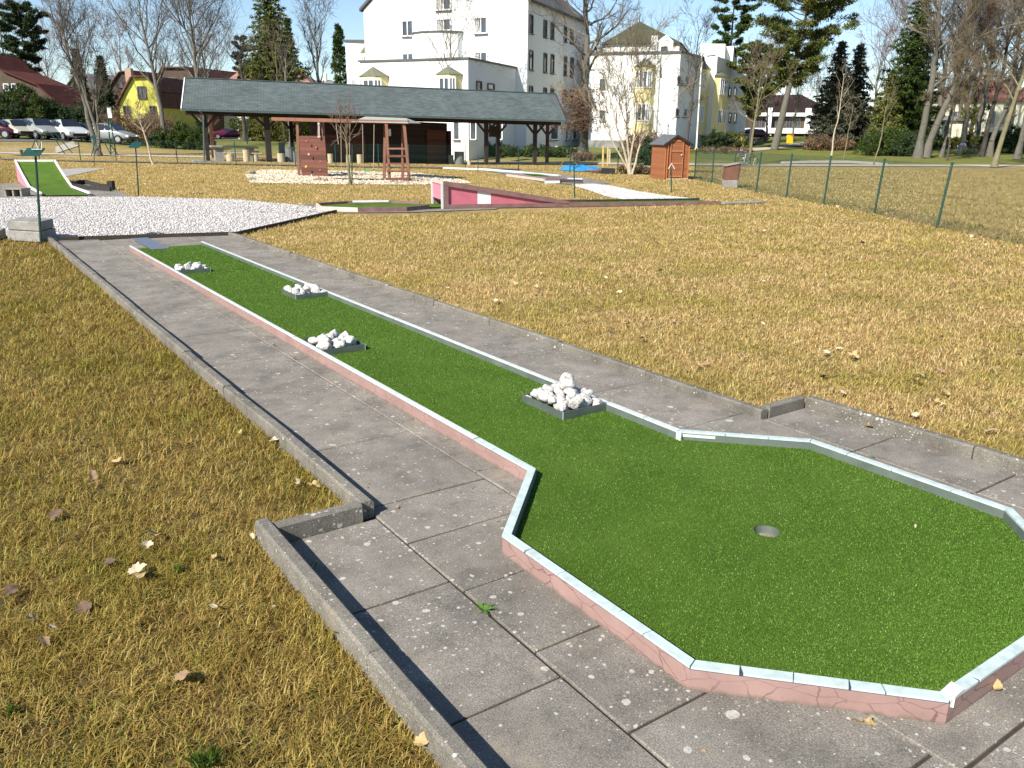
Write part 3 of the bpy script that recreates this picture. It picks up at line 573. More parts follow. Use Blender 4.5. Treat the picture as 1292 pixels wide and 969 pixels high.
ribbon('kerb', [(-60, 200.3), (0, 201.5), (240, 206.4), (460, 211), (560, 212.3), (655, 214)], .55, 'kerb_concrete', .05)
ribbon('parking_lot', [(-80, 176.5), (60, 176.5), (160, 177)], 2.2, 'parking', .02)
ribbon('park_path', [(70, 190), (88, 184), (100, 180)], 4.2, 'far_path', .03)
ribbon('parking_lot', [(262, 176.3), (420, 176.5)], .6, 'far_path', .03)
ribbon('driveway', [(930, 190.5), (965, 188), (1000, 183.5), (1015, 181.5)], 1.8, 'far_path', .04)

# ------------------------------------------------------------------ grass blades and litter
PATHP = [(KL2-.05, -1.2), (KR2+.05, -1.2), (KR2+.05, 3.0), (KR+.05, 3.0), (KR+.05, 14.1), (KL-.05, 14.4), (KL-.05, 3.08), (KL2-.05, 3.08)]
def blades(name, n, rmax, mat, seed, r0=2.9, h0=.028, w0=.0028, keep=None, lie=.5):
    g = np.random.default_rng(seed)
    uu = g.random(n); nearA = r0*r0/2; tot = nearA+r0*r0*math.log(rmax/r0); a = uu*tot
    d = np.where(a < nearA, np.sqrt(2*np.minimum(a, nearA)), r0*np.exp((a-nearA)/(r0*r0)))
    th = YAW+g.uniform(-R(54), R(56), n); x = d*np.sin(th); y = d*np.cos(th)
    ok = ~inpoly(x, y, PATHP)
    for pg in (GRAVEL, GR2, GR3, SAND, APR, LANE2, LANE3): ok &= ~inpoly(x, y, pg)
    ok &= d > 1.2
    if keep is not None: ok &= keep(x, y, g)
    fld = .5*np.sin(x*9.1+2.1*np.sin(y*5.3))*np.sin(y*8.3+1.9*np.sin(x*6.1+1))+.8*np.sin(x*31+3*np.sin(y*17))*np.sin(y*27+2*np.sin(x*21))+.5*np.sin(x*67+2*np.sin(y*41))*np.sin(y*59); ok &= g.random(len(x)) < np.clip(.72+.42*fld+(d > 5)*.25+(x > 4)*.3, .38, 1)
    fl = fld[ok]; x, y, d = x[ok], y[ok], d[ok]; n = len(x); sc = np.maximum(1, d/3.2)
    h = h0*g.uniform(.5, 1.5, n)*np.clip(1+np.where(x > 4, .12, .32)*fl, .6, 1.6)*np.where(x > 4, .8, 1.)*np.minimum(sc**.35, 2.0); w = w0*g.uniform(.6, 1.4, n)*sc**.72
    az = g.uniform(0, 2*PI, n); lean = np.where(g.random(n) < lie, g.uniform(R(50), R(86), n), g.uniform(R(10), R(50), n)); L = h*np.where(lean > R(50), 1.6, 1.05)
    dx, dy = np.cos(az), np.sin(az); z0 = terr(x, y)-.012; sx, sy = -dy, dx
    b = np.stack([x, y, z0], 1); ww = np.stack([sx, sy, np.zeros(n)], 1)*(w/2)[:, None]
    l1 = lean*.6; mdir = np.stack([dx*np.sin(l1), dy*np.sin(l1), np.cos(l1)], 1); l2 = np.minimum(lean*1.25, R(98)); tdir = np.stack([dx*np.sin(l2), dy*np.sin(l2), np.cos(l2)], 1)
    mpt = b+mdir*(L*.5)[:, None]; t = mpt+tdir*(L*.55)[:, None]; t[:, 2] = np.maximum(t[:, 2], z0+.003)
    V = np.stack([b-ww, b+ww, mpt+ww*.8, mpt-ww*.8, t], 1).reshape(-1, 3); i = np.arange(n)*5
    Q = np.stack([i, i+1, i+2, i+3], 1); T = np.stack([i+3, i+2, i+4], 1)
    return tag(npmesh(name, V, Q, T, [mat]), kind='stuff')
LANE2 = [tuple(G(*p)[:2]) for p in ((384, 257), (384, 262), (455, 273), (545, 271), (690, 266.5), (860, 259), (860, 256), (690, 252), (560, 255), (450, 256))]
LANE3 = [tuple(G(*p)[:2]) for p in ((600, 214), (640, 225), (690, 233), (740, 236), (790, 232), (740, 225), (690, 217), (650, 213))]
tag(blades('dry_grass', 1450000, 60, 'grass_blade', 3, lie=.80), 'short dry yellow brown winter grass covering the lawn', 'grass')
def clump(x, y, g):
    return (np.sin(x*5.1+1.3*np.sin(y*3.7))+np.sin(y*6.3+1.7*np.sin(x*2.9))+.8*np.sin(x*17+y*13)) > .55+.9*g.random(len(x))
tag(blades('green_grass', 140000, 25, 'grass_green', 5, h0=.024, w0=.0026, keep=lambda x, y, g: clump(x, y, g) & ((x < 4) | (g.random(len(x)) < .45)), lie=.35), 'fresh green grass tufts growing through the dry lawn', 'grass')

def leafmesh(seed, lobes=5):
    g = np.random.default_rng(seed); n = 40; bend = g.uniform(-.5, .9); curl = g.uniform(.2, 1.1); ph = g.uniform(0, 6); V = []
    def sh(x, y): return (x, y, curl*y*y*.9+bend*x*x*.5+.05*math.sin(7*x+ph)+.04*math.cos(9*y+ph))
    rim = []
    for i in range(n):
        a = 2*PI*i/n; e = (math.cos(a)*.5+.5); rr = .55+.12*math.cos(a)+(.26 if lobes == 5 else .16)*abs(math.cos(a*lobes/2))**1.6*(.5+.5*e)+.05*math.sin(a*11+ph)+g.uniform(-.035, .035)
        rim.append((rr*math.cos(a)*1.1, rr*(.62 if lobes == 3 else .86)*math.sin(a)))
    V = [sh(0, 0)]+[sh(x*.5, y*.5) for x, y in rim]+[sh(x, y) for x, y in rim]; F_ = [(0, 1+i, 1+(i+1) % n) for i in range(n)]+[(1+i, 1+n+i, 1+n+(i+1) % n, 1+(i+1) % n) for i in range(n)]
    k = len(V); V += [sh(-.5, .012), sh(-.5, -.012), sh(-1.1, -.05)]; F_.append((k, k+1, k+2)); me = bpy.data.meshes.new('leaf'); me.from_pydata(V, [], F_); me.polygons.foreach_set('use_smooth', [True]*len(me.polygons)); return me
LM = []
for i, mt in enumerate(['leaf_brown', 'leaf_tan', 'leaf_pale', 'leaf_dark', 'leaf_tan', 'leaf_pale', 'leaf_brown']):
    me = leafmesh(i, 5 if i % 2 else 3); me.materials.append(MATS[mt]); LM.append(me)
def leaf(x, y, s, k, label=None, z=.02, group=None, cat='leaf', rot=None):
    o = bpy.data.objects.new('fallen_leaf', LM[k]); col.objects.link(o); o.location = (x, y, z+float(terr(x, y))); o.scale = (s, s, s); o.rotation_euler = rot or (random.uniform(-.5, .5), random.uniform(-.5, .5), random.uniform(0, 6.28))
    return tag(o, label, cat, group)
for (px, py, s, k, lb, z) in [
 (229, 852, .050, 0, 'large pinkish brown leaf curled upright, lower left of the lawn', .03), (105, 765, .042, 3, 'dark greyish brown leaf lying in the grass at the far lower left', .02), (270, 765, .026, 2, 'pale torn leaf with white edges in the grass, below the kerb corner', .03),
 (345, 765, .022, 2, 'small crumpled pale leaf beside the nearest left kerb', .03), (270, 703, .026, 1, 'tan leaf on the grass left of the kerb corner', .025), (42, 780, .026, 1, 'small tan leaf at the left edge of the lawn', .025), (66, 790, .02, 2, 'tiny pale leaf beside the tan one at the lawn edge', .025),
 (12, 745, .034, 3, 'dull brown leaf cut by the left picture edge', .025), (375, 606, .040, 2, 'long straw coloured leaf leaning against the left kerb above its corner', .03), (398, 613, .038, 1, 'tan broad leaf touching the kerb just above its corner', .03),
 (318, 675, .024, 2, 'pale leaf beside the rounded end of the near left kerb', .03), (500, 640, .018, 4, 'little yellow leaf on the paving by the kerb tip', .01), (268, 490, .036, 0, 'brown leaf against the left kerb half way along it', .03), (232, 455, .022, 2, 'pale scrap of leaf on the left kerb', .06),
 (303, 545, .022, 1, 'small tan leaf in the grass left of the middle of the kerb', .03), (1097, 538, .034, 1, 'tan leaf lying on the paving against the right kerb', .012), (1262, 585, .014, 4, 'yellow leaf at the right end of the right kerb', .01), (1050, 512, .03, 4, 'orange leaf tucked in the corner of the right kerb step', .012),
 (1082, 910, .032, 4, 'yellow dry leaf at the foot of the near pink border', .010), (1096, 912, .024, 1, 'small tan leaf beside the yellow one below the pink border', .008), (1259, 866, .034, 4, 'curled yellow leaf against the shaded border at the bottom right', .02), (1155, 663, .012, 2, 'tiny pale leaf scrap on the octagon turf', ZT+.006),
 (530, 935, .03, 1, 'tan leaf blade wedged outside the near left kerb', .03), (345, 435, .03, 4, 'tan leaf at the foot of the long pink border', .01), (372, 452, .024, 2, 'pale leaf lying in the slab joint beside the lane', .01), (605, 555, .02, 1, 'small leaf in the joint below the last straight border', .01),
 (765, 350, .04, 2, 'white scrap of leaf out on the open right lawn', .03), (1245, 488, .05, 0, 'brown leaf lying at the right edge of the open lawn', .03), (575, 372, .03, 3, 'dark leaf on the lawn beyond the right kerb', .03)]:
    p = G(px, py, z); leaf(p[0], p[1], s, k, lb, z)
g = np.random.default_rng(11); cnt = 0
while cnt < 215:
    if g.random() < .33:   # litter blown along the right fence
        t = g.random(); a, b = G(1182, 287), G(877, 226); p = a+(b-a)*(t*1.9-.45)+np.append(g.normal(0, .45, 2), 0)
    elif g.random() < .25: p = np.array([g.uniform(4.4, 6), g.uniform(-.5, 9), 0])
    else: p = G(g.uniform(0, 1292), 225+g.random()**1.5*600); 
    x, y = p[0], p[1]; A = (np.array([x]), np.array([y]))
    if any(inpoly(*A, pg)[0] for pg in (PATHP, GRAVEL, GR2, SAND, APR, LANE2, LANE3)): continue
    leaf(x, y, g.uniform(.022, .05)*(1+.02*math.hypot(x, y)), int(g.integers(0, 7)), 'small dry leaf scattered among others on the open lawn', .028, 'dry leaves scattered over the lawn'); cnt += 1
# crumbs of leaf and twig in the slab joints and at the kerb foot
m = MB()
for i in range(420):
    k = g.random()
    if k < .16: x, y = 2.0+g.normal(0, .02), g.uniform(1.2, 12)
    elif k < .6: x, y = KR-.03-abs(g.normal(0, .02)), g.uniform(3, 13)
    elif k < .75: x, y = KR2-.03-abs(g.normal(0, .03)), g.uniform(.3, 2.9)
    else: x, y = g.uniform(1.4, 2.1), g.uniform(1, 13)
    s_ = g.uniform(.003, .010); a = g.uniform(0, 6); z = .003
    m.add([(x+s_*math.cos(a), y+s_*math.sin(a), z), (x-s_*.5*math.sin(a), y+s_*.5*math.cos(a), z+.004), (x-s_*math.cos(a), y-s_*math.sin(a), z+.001), (x+s_*.5*math.sin(a), y-s_*.5*math.cos(a), z)], [(0, 1, 2, 3)])
tag(m.build('leaf_litter', 'leaf_brown'), 'crumbs of dry leaf caught in the slab joints beside the lane', 'litter', kind='stuff')

# weeds
def weed(px, py, s, label, mat='weed', n=11, red=False, zz=.0, name='weed', up_=.35):
    p = G(px, py, zz); t = thing(name, label, 'weed', p); gg = np.random.default_rng(int(px)); m = MB()
    for i in range(n):
        a = 2*PI*i/n+gg.uniform(-.3, .3); L = s*gg.uniform(.6, 1.1); w = L*.16; e = up_*gg.uniform(.3, 1.2); d = np.array([math.cos(a), math.sin(a), 0]); sd = np.array([-d[1], d[0], 0]); base = np.zeros(3)
        q = [base, d*L*.45+sd*w+[0, 0, L*e*.7], d*L*.6+sd*w*.4+[0, 0, L*e*.8], d*L+[0, 0, L*e*.5], d*L*.6-sd*w*.4+[0, 0, L*e*.8], d*L*.45-sd*w+[0, 0, L*e*.7]]
        m.add(q, [(0, 1, 2, 3, 4, 5)])
    m.build('leaves', mat, t, local=True); return t
weed(611, 770, .05, 'small green rosette weed growing in a slab joint left of the octagon'); weed(1190, 563, .035, 'green and red weed growing at the foot of the right kerb')
w2 = weed(1186, 566, .05, 'dark red rosette weed spreading at the foot of the right kerb', 'weed_red', 9, up_=.1); weed(1100, 577, .028, 'tiny green weed against the right side of the octagon border')
def tuft(p, s, label, n=34, mat='grass_green'):
    t = thing('grass_tuft', label, 'grass tuft', p); gg = np.random.default_rng(int(abs(p[0]*1000))); m = MB()
    for i in range(n):
        a = gg.uniform(0, 6.28); L = s*gg.uniform(.5, 1.1); e = gg.uniform(.1, .75); b = np.array([gg.normal(0, s*.16), gg.normal(0, s*.16), 0]); d = np.array([math.cos(a)*math.sin(e), math.sin(a)*math.sin(e), math.cos(e)]); sd = np.array([-math.sin(a), math.cos(a), 0])*.0018
        tip = b+d*L; tip[2] *= .85; m.add([b-sd, b+sd, b+d*L*.5+sd*.8+[0, 0, .002], tip, b+d*L*.5-sd*.8+[0, 0, .002]], [(0, 1, 2, 3, 4)])
    m.build('blades', mat, t, local=True); return t
tuft(G(462, 650), .055, 'short grass tuft inside the corner of the left kerb step'); tuft(G(390, 720), .06, 'few thin green blades beside the near left kerb', 12); tuft(G(262, 968, .0), .075, 'dense blue green grass tuft at the bottom edge of the lawn', 110)
tuft(G(225, 723), .05, 'bright green tuft in the middle of the left lawn', 40); tuft(G(15, 900), .05, 'green grass clump at the lower left edge', 40)

# ------------------------------------------------------------------ stuff on gravel yard
def pebbles(name, poly, n, s0, s1, mat, seed):
    g = np.random.default_rng(seed); P_ = np.array([p[:2] for p in poly]); lo, hi = P_.min(0), P_.max(0); x = g.uniform(lo[0], hi[0], n*3); y = g.uniform(lo[1], hi[1], n*3); ok = inpoly(x, y, poly); x, y = x[ok][:n], y[ok][:n]; n = len(x)
    s = g.uniform(s0, s1, n); base = np.array([(1, 0, 0), (0, 1, 0), (-1, 0, 0), (0, -1, 0), (0, 0, 1), (0, 0, -1)], float); V = base[None]*g.uniform(.6, 1.2, (n, 6, 1))*s[:, None, None]; V[:, :, 2] *= .6
    a = g.uniform(0, 6.28, n); c, sn = np.cos(a)[:, None], np.sin(a)[:, None]; X = V[:, :, 0]*c-V[:, :, 1]*sn+x[:, None]; Y = V[:, :, 0]*sn+V[:, :, 1]*c+y[:, None]; Z = V[:, :, 2]+(terr(x, y)+.008)[:, None]
    V = np.stack([X, Y, Z], -1).reshape(-1, 3); t = np.array([(0, 1, 4), (1, 2, 4), (2, 3, 4), (3, 0, 4), (1, 0, 5), (2, 1, 5), (3, 2, 5), (0, 3, 5)]); T = (np.arange(n)[:, None, None]*6+t[None]).reshape(-1, 3)
    return tag(npmesh(name, V, None, T, [mat]), kind='stuff')
tag(pebbles('white_pebbles', GRAVEL, 42000, .012, .03, 'pebble', 1), 'loose white crushed stone covering the gravel yard', 'gravel')
tag(pebbles('playground_pebbles', SAND, 9000, .03, .07, 'tan_pebble', 2), 'loose tan pebbles under the playground swings', 'gravel')
tag(pebbles('strip_pebbles', GR2, 9000, .012, .03, 'pebble', 3), 'loose white crushed stone in the curved gravel strip', 'gravel')
# stack of concrete slabs
c0 = G(52, 304); 
def slabstack():
    t = None
    A = G(5, 303); B = G(52, 306); C_ = G(78, 298); ax = (B-A)/np.linalg.norm(B-A); ay = (C_-B)/np.linalg.norm(C_-B)
    for k, (z0, z1, sh, lb) in enumerate([(0.0, .155, 0, 'lower grey concrete slab of the pair stacked on the gravel yard edge'), (.162, .30, .03, 'upper grey concrete slab of the pair stacked on the gravel yard edge')]):
        o_ = ay*sh-ax*sh*.5; w = .66-.04*k; l = .62-.05*k; c = B-ax*w/2+ay*l/2+o_; m = MB(); m.obox(c+np.array([0, 0, (z0+z1)/2]), ax*w/2, ay*l/2, np.array([0, 0, (z1-z0)/2])); o = m.build('concrete_slab', 'old_concrete', bevel=.012); tag(o, lb, 'slab', 'stacked concrete slabs')
    c = A-ax*.35+np.array([0, 0, .07]); tag(MB().obox(c, ax*.28, ay*.22+np.array([0, 0, .02]), np.array([0, 0, .07])).build('concrete_slab', 'old_concrete', bevel=.01), 'pale concrete slab leaning beside the stack at the left edge', 'slab', 'stacked concrete slabs')
slabstack()

# score posts: slim green pole with a tilted writing board
def score_post(px, py, tx, ty, label, tilt='plain'):
    b = G(px, py); D = np.dot(b, fw_h)/K; tp = P(tx, ty, D); t = thing('score_post', label, 'post', b, 0, 'green score posts beside the lanes')
    MB().tube([b, tp], [.019, .016], 8).build('pole', 'pole_green', t)
    r_ = rt_h; f_ = fw_h
    if tilt == 'clip':
        MB().obox(tp+np.array([0, 0, -.01])-r_*.03, r_*.13, f_*.09+up*.05, np.array([0, 0, .006])).build('board', 'pole_green', t)
        q = tp+r_*.05+up*.03; MB().tube([q, q+up*.10-r_*.02], .005, 6).tube([q+r_*.0, q+r_*.05-up*.0, q+r_*.06+up*.11], .005, 6).tube([q-r_*.10+up*.0, q+r_*.05], .005, 6).build('wire_clip', 'white_wire', t)
    elif tilt == 'frame':
        MB().tube([tp+up*.0-r_*.09, tp+up*.16, tp+r_*.10], .012, 5).build('wire_clip', 'white_wire', t)
        MB().tube([b, tp], .012, 6)
    elif tilt == 'plain':
        MB().obox(tp+up*.02, r_*.13, f_*.12+up*.06, np.cross(r_, f_*.12+up*.06)/.134*.010).build('board', 'teal_paint', t)
    return t
score_post(52, 307, 44.5, 191, 'leaning green post with wire clip on top beside the slab stack', 'clip')
score_post(175, 248, 171, 184, 'green post with tilted teal board at the back edge of the gravel yard')
score_post(119, 210, 118, 173.5, 'green post with small teal board on the far left lawn')
score_post(725, 250, 724, 196, 'thin green post between the wedge lane and the white gravel strip', 'bare0')
score_post(847, 242, 847, 213, 'short green post with white wire triangle in front of the orange shed', 'frame')
score_post(603, 218, 603, 196, 'short green post on the lawn below the pavilion', 'bare0')

# ------------------------------------------------------------------ neighbouring minigolf lanes
# jump ramp on the left
def ramp_lane():
    BL, BR = G(54, 246.5, .03), G(111.5, 246, .03); ML, MR = G(39, 237, .04), G(89, 236.5, .04); D2 = 25.9
    TL, TR = P(21, 203.5, D2), P(67.5, 203.5, D2); t = thing('ramp_lane', 'green jump ramp with pink side and white edges behind the gravel yard', 'minigolf lane', (BL+BR)/2)
    n = 8; V = []
    for i in range(n+1):
        s = i/n; V += [ML+(TL-ML)*s, MR+(TR-MR)*s]
        V[-2][2] -= .05*math.sin(PI*s)*.8; V[-1][2] -= .05*math.sin(PI*s)*.8
    m = MB(); m.add([BL, BR, MR, ML], [(0, 1, 2, 3)]); m.add(V, [(2*i, 2*i+1, 2*i+3, 2*i+2) for i in range(n)]); m.build('turf', 'turf', t)
    gL = [np.array([v[0], v[1], 0]) for v in V[0::2]]; gR = [np.array([v[0], v[1], 0]) for v in V[1::2]]; od = (BL-BR)/np.linalg.norm(BL-BR)*.03
    for tops, gs, s_ in ((V[0::2], gL, 1), (V[1::2], gR, -1)):
        m = MB(); k = len(tops)
        poly = [p+od*s_ for p in gs]+[p+od*s_-up*.01 for p in tops[::-1]]; m.extrude(poly, od*s_*.8); m.build('side_panel', 'lane_pink_light', t)
    for a, b, c in ((BL, ML, V[0::2]), (BR, MR, V[1::2])):
        s_ = 1 if a is BL else -1; m = MB(); pp = [a+up*.05+od*s_*1.2]+[p+up*.03+od*s_*1.2 for p in c]
        for i in range(len(pp)-1): m.beam(pp[i], pp[i+1], .055, .05)
        m.build('edge_rail', 'lane_white', t)
    MB().beam(TL+up*.02, TR+up*.02, .05, .06).build('edge_rail', 'lane_white', t); MB().beam(TL-up*.06, TR-up*.06, .03, .07).build('crossbar', 'beam_black', t)
    MB().extrude([np.array([*TL[:2], 0]), np.array([*TR[:2], 0]), TR-up*.1, TL-up*.1], fw_h*.04).build('back_panel', 'lane_pink_light', t)
ramp_lane()
# drain box
b = G(17, 248); t = thing('drain_box', 'small grey concrete box with dark opening beside the jump ramp', 'box', b)
ax = rt_h; ay = fw_h
MB().obox(b+ax*0+up*.09+ay*.2, ax*.02+0*ax, ay*.2, up*.09).obox(b-ax*.2+up*.09+ay*.2, ax*.02, ay*.2, up*.09).obox(b+ax*.2+up*.09+ay*.2, ax*.02, ay*.2, up*.09).obox(b+up*.19+ay*.2, ax*.24, ay*.22, up*.015).build('shell', 'stone_furniture', t)
MB().obox(b+up*.08+ay*.34, ax*.19, ay*.01, up*.085).build('backing', 'plastic_black', t)
# low black obstacle beside the ramp
pts_ = [(96, 233.5), (108, 232.5), (118, 235.5), (128, 238), (141, 238.5)]; q = G(118, 236); t = thing('low_obstacle', 'low black timber obstacle with raised end block right of the jump ramp', 'obstacle', q); m = MB()
for a, b in zip(pts_[:-1], pts_[1:]): m.beam(G(*a)+up*.07, G(*b)+up*.07, .07, .14)
for a, b in [((92, 236.5), (112, 239.5)), ((112, 239.5), (140, 241.5))]: m.beam(G(*a)+up*.06, G(*b)+up*.06, .06, .12)
m.build('rail', 'beam_black', t); MB().obox(G(141, 240)+up*.13, rt_h*.07, fw_h*.1, up*.13).build('end_block', 'beam_black', t)
MB().add([G(112, 233.5)+up*.03, G(100, 236.5)+up*.03, G(114, 239)+up*.03, G(135, 240)+up*.03, G(128, 238.4)+up*.03], [(0, 1, 2, 3, 4)]).build('playing_bed', 'slab_concrete', t)

# wedge lane in the middle distance
E0 = G(560, 263.5); E1 = G(856, 258.5); a_ = (E1-E0)/np.linalg.norm(E1-E0); b_ = np.array([-a_[1], a_[0], 0]); LW = 1.0
def l2(s, t_, z): return E0+a_*s+b_*t_+up*z
wl = thing('wedge_lane', 'minigolf lane with pink box gate and long pink wedge ramp', 'minigolf lane', l2(0, LW/2, 0))
oc = [(-.35, 0), (-.95, -.45), (-2.0, -.45), (-2.75, 0.05), (-2.75, LW), (-2.0, LW+.45), (-.95, LW+.45), (-.35, LW)]
m = MB(); m.add([l2(s, t_, .04) for s, t_ in oc], [tuple(range(len(oc)))[::-1]]); m.add([l2(-.35, 0, .0405), l2(.6, 0, .0405), l2(.6, LW, .0405), l2(-.35, LW, .0405)], [(0, 1, 2, 3)]); m.build('turf', 'turf', wl)
for i in range(len(oc)-1):
    A, B = oc[i], oc[i+1]; m = MB(); m.beam(l2(*A, .045), l2(*B, .045), .05, .10); m.build('border_panel', 'lane_salmon' if i in (2, 3) else 'lane_brown', wl)  # left-facing sides in salmon: sunlight painted into the border colour
ZW = .56; LR = 3.05
MB().quad(l2(.05, .02, ZW), l2(LR, .02, .06), l2(LR, LW-.02, .06), l2(.05, LW-.02, ZW)).build('ramp_deck', 'lane_brown', wl)
# near side truss: brown frame with pink infill and a pale stripe
m = MB(); 
m.beam(l2(0, -.03, ZW-.0), l2(LR, -.03, .09), .05, .09); m.beam(l2(0, -.03, .055), l2(LR+.9, -.03, .045), .05, .09); m.beam(l2(.05, -.03, .10), l2(.05, -.03, ZW-.04), .05, .10, upv=a_); m.build('side_frame', 'lane_brown', wl)
m = MB(); m.beam(l2(0, LW+.03, ZW), l2(LR, LW+.03, .09), .05, .09); m.beam(l2(0, LW+.03, .055), l2(LR+.9, LW+.03, .045), .05, .09); m.beam(l2(.05, LW+.03, .10), l2(.05, LW+.03, ZW-.04), .05, .10, upv=a_); m.build('side_frame', 'lane_brown', wl)
zt_ = lambda s: .06+(ZW-.02)*(1-s/LR)
def infill(s0, s1, mt, off=0): 
    MB().extrude([l2(s0, .0-off, .06), l2(s1, .0-off, .06), l2(s1, .0-off, zt_(s1)), l2(s0, .0-off, zt_(s0))], b_*.01).build('side_panel', mt, wl)
infill(.05, .80, 'lane_pink_shaded'); infill(.80, 1.12, 'lane_white', .004); infill(1.12, 2.8, 'lane_pink_shaded')  # wedge side's weaker light painted in as a duller pink than the gate's
MB().extrude([l2(.05, LW, .06), l2(2.8, LW, .06), l2(2.8, LW, zt_(2.8)), l2(.05, LW, ZW)], b_*.01).build('side_panel', 'lane_pink_shaded', wl)
# gate face
MB().beam(l2(-.04, -.02, .0), l2(-.04, -.02, ZW+.05), .04, .05, upv=a_).beam(l2(-.04, LW+.02, .0), l2(-.04, LW+.02, ZW+.05), .04, .05, upv=a_).build('gate_frame', 'coping_white', wl)
MB().beam(l2(-.03, -.02, ZW+.03), l2(-.03, LW+.02, ZW+.03), .05, .08).build('gate_lintel', 'lane_salmon', wl)
MB().extrude([l2(-.03, 0.01, .20), l2(-.03, LW-.01, .20), l2(-.03, LW-.01, ZW-.012), l2(-.03, .01, ZW-.012)], a_*.015).build('gate_panel', 'lane_pink_light', wl)
MB().beam(l2(-.02, 0.01, .185), l2(-.02, LW-.01, .185), .03, .02).build('gate_crossbar', 'beam_black', wl)
# run of the lane past the wedge
m = MB(); m.add([l2(LR, 0, .03), l2(7.2, 0, .03), l2(7.2, LW, .03), l2(LR, LW, .03)], [(0, 1, 2, 3)]); m.build('turf', 'turf', wl)
MB().beam(l2(LR+.9, -.03, .04), l2(7.2, -.03, .04), .05, .08).build('border_panel', 'lane_brown', wl); MB().beam(l2(LR, LW+.03, .04), l2(7.2, LW+.03, .04), .05, .08).build('border_panel', 'beam_black', wl)
MB().beam(l2(7.2, -.03, .03), l2(8.6, .2, .03), .3, .03).build('tee_slab', 'old_concrete', wl)
MB().obox(l2(-1.5, LW+.1, .11), a_*.42, b_*.03, up*.02).build('far_rail', 'lane_white', wl)
sheet('paved_apron', [l2(-4.4, -.3, 0), l2(-2.9, -.5, 0), l2(-1.0, -.75, 0), l2(1.2, -.35, 0), l2(1.2, -.05, 0), l2(-.4, 1.0, 0), l2(-.9, 1.8, 0), l2(-3.2, 1.8, 0), l2(-4.4, 1.2, 0)], .005, 'slab_concrete', 4)

# lane farther back
A3 = hit(563, 213.5); B3 = hit(694, 222); pv = [hit(615, 216), hit(650, 222), hit(690, 231), hit(735, 233.5), hit(770, 232), hit(740, 225), hit(700, 219), hit(650, 215)]
sheet('paved_apron', pv, .01, 'slab_concrete', 5)
ln = thing('far_lane', 'low minigolf lane with white edge, green turf patch and brown box below the pavilion', 'minigolf lane', hit(660, 219))
MB().beam(hit(560, 212.8)+up*.04, hit(612, 215)+up*.05, .12, .08).beam(hit(612, 215)+up*.05, hit(660, 219)+up*.05, .12, .09).beam(hit(660, 219)+up*.05, hit(706, 223)+up*.05, .12, .06).build('edge_rail', 'coping_white', ln)
MB().add([hit(658, 219.7)+up*.04, hit(672, 222.3)+up*.04, hit(694, 223.5)+up*.04, hit(682, 220.8)+up*.04], [(0, 1, 2, 3)]).build('turf', 'turf', ln)
p1, p2, p3, p4 = G(687, 231.5), G(706.5, 231.5), hit(705, 224), hit(690, 224)
m = MB(); m.extrude([p1, p2, p2+up*.10, p1+up*.10], fw_h*.03); m.build('box_front', 'coping_white', ln); m = MB(); m.add([p1+up*.105, p2+up*.105, p3+up*.03, p4+up*.03], [(0, 1, 2, 3)]); m.build('box_top', 'lane_brown', ln)  # sunlight on the box front painted in as a white face
MB().beam(hit(640, 222)+up*.03, hit(687, 229)+up*.05, .10, .08).build('edge_rail', 'lane_salmon', ln); MB().beam(hit(706, 229.5)+up*.05, hit(735, 230)+up*.05, .08, .08).build('edge_rail', 'beam_black', ln); MB().beam(hit(716, 227.3)+up*.05, hit(735, 227.6)+up*.05, .08, .06).build('edge_rail', 'coping_white', ln)
MB().add([hit(706, 226)+up*.04, hit(706, 230)+up*.04, hit(735, 231)+up*.04, hit(733, 228)+up*.04], [(0, 1, 2, 3)]).build('bed', 'lane_brown', ln)

# ------------------------------------------------------------------ chain-link fences
def fence(label, pts, h, lean=None, pitch=.055, wr=.0023, post_r=.024, mesh=True):
    t = thing('chain_link_fence', label, 'fence', pts[0]); 
    for i, p in enumerate(pts):
        l = lean[i] if lean else 0; tp = p+up*h+rt_h*l; MB().tube([p-up*.05, tp], post_r, 8).tube([tp-up*.02, tp+up*.015], post_r*1.15, 8).build('post', 'pole_green', t)
    m = MB(); V = []; Q = []
    for i, (p, q) in enumerate(zip(pts[:-1], pts[1:])):
        l0 = lean[i] if lean else 0; l1 = lean[i+1] if lean else 0
        sag = lambda s: 0
        P_ = lambda s, z: p+(q-p)*s+up*(z*h*.97+.01)+rt_h*((l0*(1-s)+l1*s)*z)
        for z in (.0, .5, 1.): m.tube([P_(0, z), P_(.5, z), P_(1, z)], .002, 4, False)
        if mesh:
            L = np.linalg.norm(q-p); n = int(L/pitch); hz = h/L
            for k in range(-int(h/pitch), n+1):
                for sg in (1, -1):
                    s0 = k*pitch/L; s1 = s0+hz; z0, z1 = 0., 1.
                    if s0 < 0: z0 = -s0/hz; s0 = 0
                    if s1 > 1: z1 = 1-(s1-1)/hz; s1 = 1
                    if z1 <= z0: continue
                    a, b = P_(s0, z0 if sg > 0 else 1-z0), P_(s1, z1 if sg > 0 else 1-z1); d = b-a; nn = np.cross(d, up); nn = nn/(np.linalg.norm(nn)+1e-9)*wr; d2 = np.cross(d/(np.linalg.norm(d)+1e-9), nn); j = len(V); V += [a+nn, a-nn*.5+d2*.86, a-nn*.5-d2*.86, b+nn, b-nn*.5+d2*.86, b-nn*.5-d2*.86]; Q += [(j, j+1, j+4, j+3), (j+1, j+2, j+5, j+4), (j+2, j, j+3, j+5)]
    if mesh: m.add(V, Q)
    m.build('wire_mesh', 'wire_green', t); return t
fp = [(1182, 287), (1103, 270), (1039, 258), (992, 249), (954, 242), (924, 236), (898, 231), (876, 226)]
